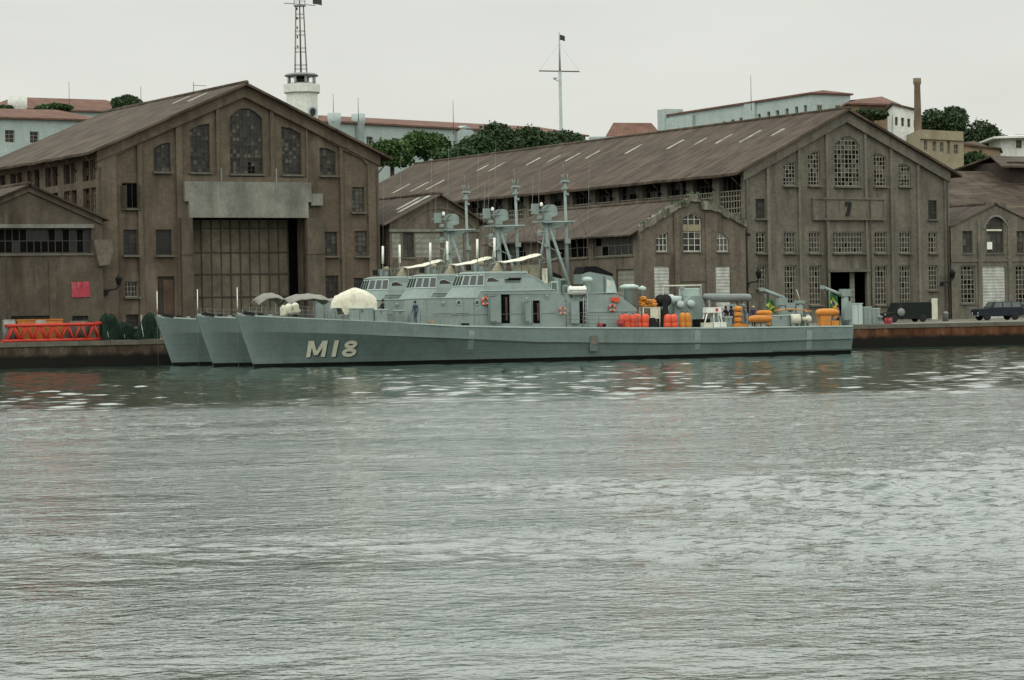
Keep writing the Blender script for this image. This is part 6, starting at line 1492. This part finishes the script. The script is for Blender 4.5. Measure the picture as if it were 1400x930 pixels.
put(m_, 'float_stack', s, -2.2, z, 'upright stack of orange floats between the crew under the rubber boat', 'float stack')
put(MB().m('orange_yellow').path([(0, 0, 0), (1.1, 0, .12), (2.4, 0, .02), (3.2, 0, -.1)], .05, 6), 'orange_boom', S(1062, 425, -1.2)[0] - .2, -1.2, S(1062, 425, -1.2)[1], 'thin orange boom lying across the top of the wide locker', 'boom')
# big cream pipe (vent trunk) with black mouth
s0, zc = S(1079, 437, -2.2); s1, _ = S(1111, 437, -2.2); z = dk(s0); h = zc - z
vp = empty('cable_float', SH.w(s0, -2.2, z), SH.a, 'cream drum with a black open mouth on a white shaft, right of the wide locker', 'drum')
MB().m('cream_paint').lathe((.0, 0, h), [(.02, .30), (.30, .30), (.40, .02), (.42, 0), (.42, .85), (.2, .92), (.02, .92)], 18, 'x').build('drum', None, vp)
MB().m('void').lathe((.8, -.0, h), [(.02, .10), (.36, .10), (.36, .14), (.02, .14)], 18, 'x').build('mouth', None, vp)
MB().m('cream_paint').lathe((.9, 0, h), [(.17, 0), (.17, .6), (.28, .62), (.3, .8), (.2, .95), (.02, .96)], 14, 'x').build('shaft', None, vp)
MB().m('metal_grey').box(.1, .2, -.3, .3, -.02, h - .3).box(.65, .75, -.3, .3, -.02, h - .3).box(1.2, 1.3, -.2, .2, -.02, h - .1).build('cradle', None, vp)
# cranes
def crane(pxp, yp0, tip, base, label, w=.6, thick=.3):
    s, zt = S(pxp, yp0, w); z = dk(s); a = S(*tip, w); b = S(*base, w)
    root = empty('deck_crane', SH.w(s, w, z), SH.a, label, 'crane', 'small deck cranes aft')
    MB().m('ship_grey').tube((0, 0, -.02), (0, 0, zt - z), thick, thick * .8, n=12).cbox((0, 0, zt - z - .2), (.75, .6, .6)).cbox((0.05, -.25, .9), (.6, .3, .8)).build('post', None, root)
    MB().m('ship_grey').tube((b[0] - s, 0, b[1] - z), (a[0] - s, 0, a[1] - z), .17, .10, n=8).cbox((a[0] - s, 0, a[1] - z - .05), (.25, .25, .3)).build('jib', None, root)
    MB().m('metal_grey').tube((0, 0, zt - z), (b[0] - s, 0, b[1] - z), .06).tube((a[0] - s, 0, a[1] - z), (a[0] - s + .5, 0, a[1] - z - 1.2), .018, n=4).build('hoist', None, root)
crane(1069, 409, (1041, 395), (1072, 408), 'grey deck crane with its jib rising to the left, above the wide locker')
crane(1155, 397, (1124, 392), (1154, 405), 'grey deck crane at the stern end, its jib rising to the left', w=1.0, thick=.34)
s, zt = S(1093, 413, .8); z = dk(s)
put(MB().m('ship_grey').tube((0, 0, 0), (0, 0, zt - z), .28, .25, n=12).cbox((0, 0, zt - z), (.7, .6, .25)).m('cream_paint').tube((.1, 0, zt - z), (-.25, 0, zt - z + 1.0), .03, n=5), 'davit', s, .8, z, 'short grey davit post with a thin leaning rod, between the two cranes', 'davit')
for px_, w_, r_, h_, lb in ((1104, 1.8, .12, 1.1, 'slim grey mooring post right of the davit'), (1080, 2.0, .25, 1.3, 'thick grey vent post behind the wide locker')):
    s, _ = S(px_, 440, w_); put(MB().m('ship_grey').tube((0, 0, 0), (0, 0, h_), r_, n=10).lathe((0, 0, h_), [(r_ * 1.4, 0), (r_ * 1.3, .12), (.02, .18)], 10), 'vent_post', s, w_, dk(s), lb, 'post')
# flags hanging from staffs
def hanging_flag(px, yt, yb, wpx, w, label, seed):
    s, zt = S(px, yt, w); _, zb = S(px, yb, w); s2, _ = S(px + wpx, yt, w); W_ = s2 - s; H_ = zt - zb; z = dk(s)
    root = empty('ensign', SH.w(s, w, z), SH.a, label, 'flag')
    MB().m('metal_grey').tube((0, 0, 0), (0, 0, zt - z + .3), .03, n=6).build('staff', None, root)
    m_ = MB(); n, k_ = 12, 12; top = zt - z
    def fp(u, v): return (W_ * u * (.8 + .3 * v), .16 * math.sin(u * 9 + seed + v * 2) * (.3 + u), top - H_ * v - .25 * u * H_ * (1 - v * .3))
    for i in range(n):
        for j in range(k_):
            u, v = (i + .5) / n, (j + .5) / k_; dm = abs(u - .5) / .42 + abs(v - .5) / .40; rr_ = math.hypot((u - .5), (v - .5))
            m_.m('flag_blue' if rr_ < .16 else ('flag_yellow' if dm < 1 else 'flag_green'))
            m_.add([fp(i / n, j / k_), fp((i + 1) / n, j / k_), fp((i + 1) / n, (j + 1) / k_), fp(i / n, (j + 1) / k_)], [(0, 1, 2, 3)], True)
    m_.build('cloth', None, root)
hanging_flag(1047, 407, 426, 12, 1.2, 'green and yellow flag with a blue disc drooping under the left crane jib', 1)
hanging_flag(1134, 399, 425, 12, 1.8, 'green and yellow flag drooping under the stern crane jib', 2.5)

# ------------------------------------------------------------------ people
def person(pos, rz, label, top, bottom, hair='hair_black', arms='down', cap=None, h=1.72):
    V = [(0, 0, .94), (0, 0, 1.12), (0, 0, 1.30), (0, .0, 1.44), (0, .01, 1.54), (0, .03, 1.63), (0, .02, 1.70)]
    Rr = [.135, .125, .15, .085, .055, .085, .07]; E = [(0, 1), (1, 2), (2, 3), (3, 4), (4, 5), (5, 6)]
    def add(p, r, par): V.append(p); Rr.append(r); E.append((par, len(V) - 1)); return len(V) - 1
    hands = []
    for sd in (-1, 1):
        sh_ = add((sd * .17, 0, 1.40), .07, 3)
        if arms == 'down': el, wr = (sd * .24, -.04, 1.13), (sd * .25, .05, .88)
        elif arms == 'reach': el, wr = (sd * .23, .12, 1.16), (sd * .16, .36, 1.10)
        else: el, wr = (sd * .28, -.1, 1.15), (sd * .15, .05, 1.00)
        e_ = add(el, .045, sh_); w_ = add(wr, .032, e_); d = (Vector(wr) - Vector(el)).normalized(); hp = Vector(wr) + d * .07; add(tuple(hp), .03, w_); hands.append((Vector(wr), d, sd))
        hp_ = add((sd * .09, 0, .86), .095, 0); kn = add((sd * .10, .02 + .03 * sd, .48), .06, hp_); an = add((sd * .11, -.02 + .05 * sd, .09), .042, kn); add((sd * .12, .14 + .05 * sd, .04), .038, an)
    me = bpy.data.meshes.new('person'); me.from_pydata(V, E, []); o = bpy.data.objects.new('person', me); col.objects.link(o)
    sk = o.modifiers.new('skin', 'SKIN'); sk.use_smooth_shade = True
    for i, r in enumerate(Rr): me.skin_vertices[0].data[i].radius = (r, r * (.72 if i in (0, 1, 2) else 1)); me.skin_vertices[0].data[i].use_root = (i == 0)
    sb = o.modifiers.new('sub', 'SUBSURF'); sb.levels = 2; sb.render_levels = 2
    dg = bpy.context.evaluated_depsgraph_get(); dg.update(); nm = bpy.data.meshes.new_from_object(o.evaluated_get(dg)); bpy.data.objects.remove(o)
    bm = bmesh.new(); bm.from_mesh(nm); bpy.data.meshes.remove(nm)
    mats_ = ['skin', top, bottom, 'black', hair]
    for f in bm.faces:
        c = f.calc_center_median(); hand = any((c - w).dot(d) > .0 and (c - w).length < .2 for w, d, sd in hands)
        f.material_index = 0 if (c.z > 1.475 or hand) else (1 if c.z > .95 or (abs(c.x) > .19 and c.z > .8) else (3 if c.z < .1 else 2)); f.smooth = True
    me = bpy.data.meshes.new('person')
    bm.to_mesh(me); bm.free()
    x = MB(); x.m('skin')
    for w, d, sd in hands:      # fingers and thumb
        side_ = Vector((0, 1, 0)) if abs(d.z) > .6 else Vector((1, 0, 0)); b_ = w + d * .085
        for k in range(4): p0 = b_ + side_ * (.024 * (k - 1.5)); p1 = p0 + d * (.045 - .004 * abs(k - 1)); p2 = p1 + d * .03 + Vector((-sd * .012, 0, -.004)); x.tube(p0, p1, .009, n=5); x.tube(p1, p2, .008, n=5)
        x.tube(w + d * .03, w + d * .07 + side_ * .05, .011, n=5)
    x.tube((0, .09, 1.635), (0, .125, 1.61), .012, .016, n=5)      # nose
    for sd in (-1, 1): x.m('skin').blob((sd * .083, .02, 1.63), (.012, .025, .035), 1, 6, 0, False); x.m(hair).blob((sd * .032, .105, 1.65), (.011, .008, .008), 1, 6, 0, False)
    x.m('hair_red').tube((-.022, .107, 1.585), (.022, .107, 1.585), .006, n=4)
    bm = bmesh.new(); bm.from_mesh(me)
    x.mats = x.mats; base = {'skin': 0, hair: 4}
    for (f, mi) in zip(x.f, x.mi):
        try:
            vs = [bm.verts.new(x.v[i]) for i in f]; ff = bm.faces.new(vs); ff.material_index = base.get(x.mats[mi], 0); ff.smooth = True
        except ValueError: pass
    bm.to_mesh(me); bm.free()
    for k in mats_: me.materials.append(M[k])
    o = bpy.data.objects.new('person', me); col.objects.link(o); o.location = pos; o.rotation_euler = (0, 0, rz); o.scale = (h / 1.78,) * 3
    tag(o, label, 'person')
    hr = MB().m(cap or hair).lathe((0, .0, 1.66), [(.096, -.06), (.108, -.01), (.105, .04), (.08, .09), (.03, .115), (.005, .118)], 12); hr.build('cap' if cap else 'hair', None, o)
    return o
def crew(px, w, rz, label, *a, fr=SH, z=None, **k):
    s, _ = fr.at(px, 440, w); return person(fr.w(s, w, dk(s) if z is None else z), fr.a + R(rz), label, *a, **k)
crew(524, -.6, 100, 'person all in black standing behind the short locker on the foredeck of M18', 'cloth_black', 'cloth_black', arms='reach', h=1.80)
crew(568, -2.95, 20, 'person in navy overalls with bare head, standing on deck by the deckhouse front', 'cloth_navy', 'cloth_navy', h=1.74)
crew(992.5, -1.0, 200, 'person in dark clothes, leftmost of the crew under the rubber boat', 'cloth_black', 'cloth_black', arms='hip')
crew(1000, -.5, 150, 'person in a dark purple top, second from left under the rubber boat', 'cloth_purple', 'cloth_navy', hair='hair_black')
crew(1019, -1.9, 90, 'person in a grey coverall standing right of the orange float stack', 'cloth_grey', 'cloth_grey', cap='cloth_grey')
crew(1030, -.8, 180, 'person in purple with a pale cap above the long orange float', 'cloth_purple', 'cloth_black', cap='cream_paint')
crew(1146, .2, 90, 'person in dark navy behind the orange float near the stern', 'cloth_navy', 'cloth_black')
s_, z_ = FM17.at(624, 397, -2.1)
person(FM17.w(s_, -1.9, z_ - 1.25), FM17.a + R(160), 'person with dark red hair leaning out beside the wheelhouse of the middle minesweeper', 'cloth_navy', 'cloth_navy', hair='hair_red')

# ================================================================== on the quay
QS = Frame(-25.4, 212.5, GZ, 17.7)
def onq(px, d): s, _ = QS.at(px, 460, d); return s, Vector(QS.w(s, d, min(d, 30) / 30 * .2 * 1 + .004))
# red lattice boom section
s0, p0 = onq(5, 2.2); s1, _ = onq(143, 2.2); L_ = s1 - s0; Ht = QS.at(70, 443, 2.2)[1]
bm_ = empty('crane_boom', QS.w(s0, 2.2, .03), QS.a, 'bright red lattice crane boom section lying along the quay at left', 'crane boom')
ch_ = MB().m('truss_red'); lc = MB().m('truss_red')
for y in (0, 1.3):
    for z, r_ in ((.11, .12), (Ht - .11, .14)): ch_.tube((.25 if z > 1 else 0, y, z), (L_ - (0 if z > 1 else .15), y, z), r_, n=6)
n = 7
for y in (0, 1.3):
    for k in range(n):
        a = .3 + (L_ - .6) * k / n; b = .3 + (L_ - .6) * (k + 1) / n
        lc.tube((a, y, .07), ((a + b) / 2, y, Ht - .07), .08, n=5).tube(((a + b) / 2, y, Ht - .07), (b, y, .07), .08, n=5)
for k in range(n + 1):
    a = .25 + (L_ - .5) * k / n
    for z in (.07, Ht - .07): lc.tube((a, 0, z), (a, 1.3, z), .04, n=5)
lc.box(L_ - .12, L_, -.1, 1.4, 0, Ht).box(L_ - .8, L_ - .1, -.1, .0, Ht - .16, Ht + .1).box(-.1, .1, -.05, 1.35, 0, .2)
ch_.build('chord', None, bm_); lc.build('lattice', None, bm_)
s0, _ = onq(24, 4.2); s1, _ = onq(86, 4.2); z0_ = QS.at(50, 437, 4.2)[1]
cb = empty('crate', QS.w(s0, 4.2, .03), QS.a, 'long orange-brown crate with a pale plate behind the red boom', 'crate')
MB().m('crate_orange').box(0, s1 - s0, 0, 1.2, 0, z0_ - .1).build('body', None, cb); MB().m('crate_orange').box(-.05, s1 - s0 + .05, -.05, 1.25, z0_ - .098, z0_).build('lid', None, cb)
a = onq(49, 4.2)[0] - s0; MB().m('shutter_white').box(a, a + .85, -.03, 0, z0_ - .45, z0_ - .08).build('plate', None, cb)
for px0, px1, yt, d, label, mt in ((4, 22, 437, 4.6, 'grey-green bundle behind the left end of the red boom', 'metal_grey'), (95, 122, 439, 3.8, 'rusty drum lying behind the right half of the red boom', 'rust_brick')):
    s0, _ = onq(px0, d); s1, _ = onq(px1, d); h = QS.at(px0, yt, d)[1]
    tag(MB().m(mt).lathe((0, 0, h / 2), [(.02, 0), (h / 2 * .95, .02), (h / 2, .1), (h / 2, (s1 - s0) * .5), (h / 2 * .96, (s1 - s0) * .52), (h / 2, (s1 - s0) * .55), (h / 2, s1 - s0 - .1), (.02, s1 - s0)], 14, 'x').build('drum' if mt == 'rust_brick' else 'bundle', None, None, QS.w(s0, d, .02), (0, 0, QS.a)), label, 'drum' if mt == 'rust_brick' else 'bundle')
def tarp(px0, px1, yt, d, label, seed, lean=0.0, shape='peak'):
    s0, _ = onq(px0, d); s1, _ = onq(px1, d); h = QS.at((px0 + px1) / 2, yt, d)[1]; L_ = s1 - s0; rnd = random.Random(seed)
    rings = []; prof = {'peak': [.78, .95, 1, .93, .97, .9, .72], 'low': [.6, .9, 1, .95, .9, .85, .6], 'ramp': [.16, .34, .62, .88, 1, .92, .6]}[shape]
    for k in range(7):
        u = k / 6; ring = []
        for j in range(13):
            a = math.pi * j / 12; ring.append((u * L_ + lean * math.sin(a) * h * (.5 - u), -math.cos(a) * .85 * (1 + .1 * math.sin(j * 3 + k * 2 + seed)), max(0, h * prof[k] * (math.sin(a) + 1e-6) ** .28 + rnd.uniform(-.03, .03) * (0 < j < 12))))
        rings.append(ring)
    m_ = MB().m('green_tarp').loft(rings, closed=False, cap=False, smooth=True); m_.add(rings[0], [tuple(range(13))]); m_.add(rings[-1], [tuple(range(13))])
    m_.m('chalk').path([(L_ * .35, -.9, h * .1), (L_ * .28, -.72, h * .55), (L_ * .3, -.45, h * .9)], .025, 5)
    tag(m_.build('tarpaulin', None, None, QS.w(s0, d, .02), (0, 0, QS.a)), label, 'tarpaulin', 'dark green tarpaulin heaps on the quay')
tarp(138, 161, 428, 2.6, 'tall dark green tarpaulin heap right of the red boom', 1)
tarp(160, 184, 440, 5.0, 'low dark green tarpaulin heap between the two tall ones', 2, shape='low')
tarp(182, 216, 427, 2.6, 'sloping dark green tarpaulin heap beside the leftmost bow', 3, shape='ramp')
# cabinets, bollards, drum, crates near the stern
def cabinet(px0, px1, yt, d, label, mt='ship_grey'):
    s0, p = onq(px0, d); s1, _ = onq(px1, d); h = QS.at(px0, yt, d)[1]; w_ = s1 - s0
    r_ = empty('cabinet', p, QS.a, label, 'cabinet', 'grey cabinets on the quay by the stern')
    MB().m(mt).box(0, w_, 0, .9, 0, h - .08).build('body', None, r_, bevel=.03); MB().m('ship_light').box(-.04, w_ + .04, -.04, .94, h - .078, h).m('ship_line').box(w_ / 2 - .015, w_ / 2 + .015, -.012, 0, .1, h - .15).build('top', None, r_)
cabinet(1168, 1180, 415, 3.0, 'tall pale grey cabinet on the quay just right of the stern', 'ship_light')
cabinet(1182, 1192, 420, 4.0, 'grey cabinet second from the stern')
cabinet(1193, 1204, 422, 5.0, 'lower grey cabinet left of the red barrel')
s_, p = onq(1212, 3.5); s2, _ = onq(1224, 3.5)
tag(MB().m('sign_red').lathe((.4, .4, 0), [(.02, 0), (.36, 0), (.38, .05), (.36, .28), (.385, .3), (.36, .33), (.36, .52), (.38, .56), (.02, .56)], 16).build('barrel', None, None, p, (0, 0, QS.a)), 'small red barrel standing in front of the dark van', 'barrel')
s_, p = onq(1202, 2.6); tag(MB().m('metal_grey').lathe((.2, .2, 0), [(.22, 0), (.16, .1), (.15, .5), (.26, .58), (.26, .72), (.02, .78)], 14).build('bollard', None, None, p, (0, 0, QS.a)), 'grey mooring bollard on the quay edge left of the red barrel', 'bollard')
s_, p = onq(1292, 14); tag(MB().m('metal_grey').lathe((.2, .2, 0), [(.3, 0), (.26, .7), (.32, .8), (.05, .95)], 12).build('hydrant', None, None, p, (0, 0, QS.a)), 'dark squat hydrant between the van and the car', 'hydrant')
# wall lanterns
def lantern(px, py, fr, d, label):
    t_, z = fr.at(px, py, d); r_ = empty('wall_lantern', fr.w(t_, d, z), fr.a, label, 'lantern', 'black wall lanterns')
    MB().m('iron_black').path([(-.9, d * 0 + .25, -.9), (-.75, -.1, -.65), (-.25, -.35, -.6), (0, -.4, -.35)], .07, 6).cbox((-.95, .2, -.85), (.35, .15, .5)).build('bracket', None, r_)
    MB().m('iron_black').lathe((0, -.4, -.3), [(.1, 0), (.18, .05), (.3, .55), (.34, .6), (.12, .85), (.02, .95)], 8).build('lamp_head', None, r_)
lantern(1034, 377, HF, -.45, 'black bracket lantern at the left corner of shed 7')
lantern(1299, 377, HF, -.45, 'black bracket lantern at the right corner of shed 7')
t_, z = LF.at(158, 392, -.45)
lantern(160, 386, LF, -.45, 'black bracket lantern on the tall left shed, right of the red board')
MB().m('cream_paint').box(HF.at(1273, 420)[0], HF.at(1281, 420)[0], -.1, -.02, HF.at(1275, 437)[1], HF.at(1275, 408)[1]).build('side_door', None, H7)

# vehicles
def wheel(parent, x, y, r=.34, w=.22):
    o = MB().m('tyre').lathe((x, y, r), [(r * .6, 0), (r * .95, 0), (r, .04), (r, w - .04), (r * .95, w), (r * .6, w)], 18, 'y').build('wheel', None, parent)
    MB().m('chrome').lathe((x, y - .0, r), [(.02, .03), (r * .55, .03), (r * .6, .01), (r * .6, w - .02), (.02, w - .02)], 14, 'y').build('rim', None, o)
s0, p = onq(1212, 12.5); s1, _ = onq(1275, 12.5); L_ = s1 - s0; vh = QS.at(1250, 413, 12.5)[1] - .1
van = empty('van', p, QS.a, 'black box van with a short hood facing left, parked before shed 7', 'van')
def body_profile(parent, prof, W, material, nm='body', inset=.0):
    m_ = MB().m(material); m_.prism(prof, 0, W); return m_.build(nm, None, parent, bevel=.06)
body_profile(van, [(0, .35), (.05, .85), (.9, 1.0), (1.35, vh * .97), (1.55, vh), (L_ - .1, vh), (L_, vh - .15), (L_, .35), (L_ - .4, .3), (.4, .3)], 1.8, 'car_green')
for q in ([(1.05, 1.08), (1.42, vh * .93), (1.7, vh * .93), (1.7, 1.08)],): MB().m('dark_glass').prism(q, -.015, 0.01).build('window', None, van)
MB().m('lead_glass').add([(.95, .15, 1.05), (.95, 1.65, 1.05), (1.36, 1.55, vh * .93), (1.36, .25, vh * .93)], [(0, 1, 2, 3)]).build('windscreen', None, van)
for x in (.85, L_ - .95):
    wheel(van, x, -.04); wheel(van, x, 1.62)
MB().m('metal_grey').lathe((1.55, -.1, .95), [(.02, 0), (.38, 0), (.4, .05), (.02, .08)], 16, 'y').build('spare_wheel', None, van)
for y in (.25, 1.5): MB().m('chrome').lathe((-.03, y, .72), [(.02, 0), (.1, 0), (.11, .05), (.02, .06)], 10, 'x').build('headlight', None, van)
s0, p = onq(1339, 13.5); L_ = 4.9
car = empty('car', p, QS.a, 'dark blue boxy off-road car beside the tall white door at the right edge', 'car')
body_profile(car, [(0, .45), (0, .95), (.12, 1.12), (1.35, 1.18), (L_ - .05, 1.18), (L_, .5), (L_ - .4, .38), (.4, .38)], 1.7, 'car_blue')
cb_ = MB().m('car_blue')
cb_.loft([[(1.30, .05, 1.16), (4.75, .05, 1.16), (4.75, 1.65, 1.16), (1.30, 1.65, 1.16)], [(1.75, .17, 1.78), (4.65, .17, 1.78), (4.65, 1.53, 1.78), (1.75, 1.53, 1.78)]]); cb_.build('cabin', None, car, bevel=.05)
for a, b, c, d_ in ((1.60, 1.88, 2.55, 2.55), (2.68, 2.68, 3.5, 3.5), (3.62, 3.62, 4.5, 4.55)): MB().m('lead_glass').add([(a, .062, 1.24), (d_, .062, 1.24), (c, .138, 1.70), (b, .138, 1.70)], [(0, 1, 2, 3)]).build('window', None, car)
MB().m('lead_glass').add([(1.335, .16, 1.24), (1.335, 1.54, 1.24), (1.68, 1.46, 1.72), (1.68, .24, 1.72)], [(0, 1, 2, 3)]).build('windscreen', None, car)
for x in (.9, L_ - 1.0):
    wheel(car, x, -.05, .38); wheel(car, x, 1.52, .38)
for y in (.22, 1.4): MB().m('chrome').lathe((-.03, y, .68), [(.02, 0), (.12, 0), (.13, .05), (.02, .06)], 12, 'x').build('headlight', None, car)
MB().m('chrome').box(-.12, -.02, .05, 1.65, .42, .52).build('bumper', None, car)
# mooring line from the innermost bow
a = FM16.w(-1.2, 0, 3.9); b = QS.w(-5, 1, .2)

def coil(px, w, label, mt='wood'):
    s, _ = S(px, 445, w); t = MB().m(mt)
    for k in range(3): t.torus((0, 0, .05 + k * .08), .30 - .02 * k, .05, n=16, m=6, nrm='z')
    tag(t.build('rope_coil', None, None, SH.w(s, w, dk(s)), (0, 0, SH.a)), label, 'rope', 'rope coils on the deck edge')
coil(590, -3.0, 'coil of pale rope on deck just right of the person in navy overalls')
coil(636, -3.1, 'dark rope coil on deck below the pair of portholes', 'iron_black')
coil(822, -3.1, 'dark rope coil on deck left of the small red hose reel', 'iron_black')
for px_, w_, h_, mt in ((975, .6, 1.5, 'ship_light'), (1012, .9, 1.9, 'ship_grey'), (1000, 1.4, 1.2, 'metal_grey')):
    s, _ = S(px_, 440, w_); tag(MB().m(mt).box(0, .7, 0, .6, 0, h_ * .6).lathe((.35, .3, h_ * .6), [(.22, 0), (.2, h_ * .3), (.28, h_ * .34), (.02, h_ * .4)], 12).build('capstan', None, None, SH.w(s, w_, dk(s)), (0, 0, SH.a)),
        {975: 'pale capped capstan behind the white rack', 1012: 'tall grey capstan behind the orange float stack', 1000: 'short grey capstan half hidden behind the crew'}[px_], 'capstan')
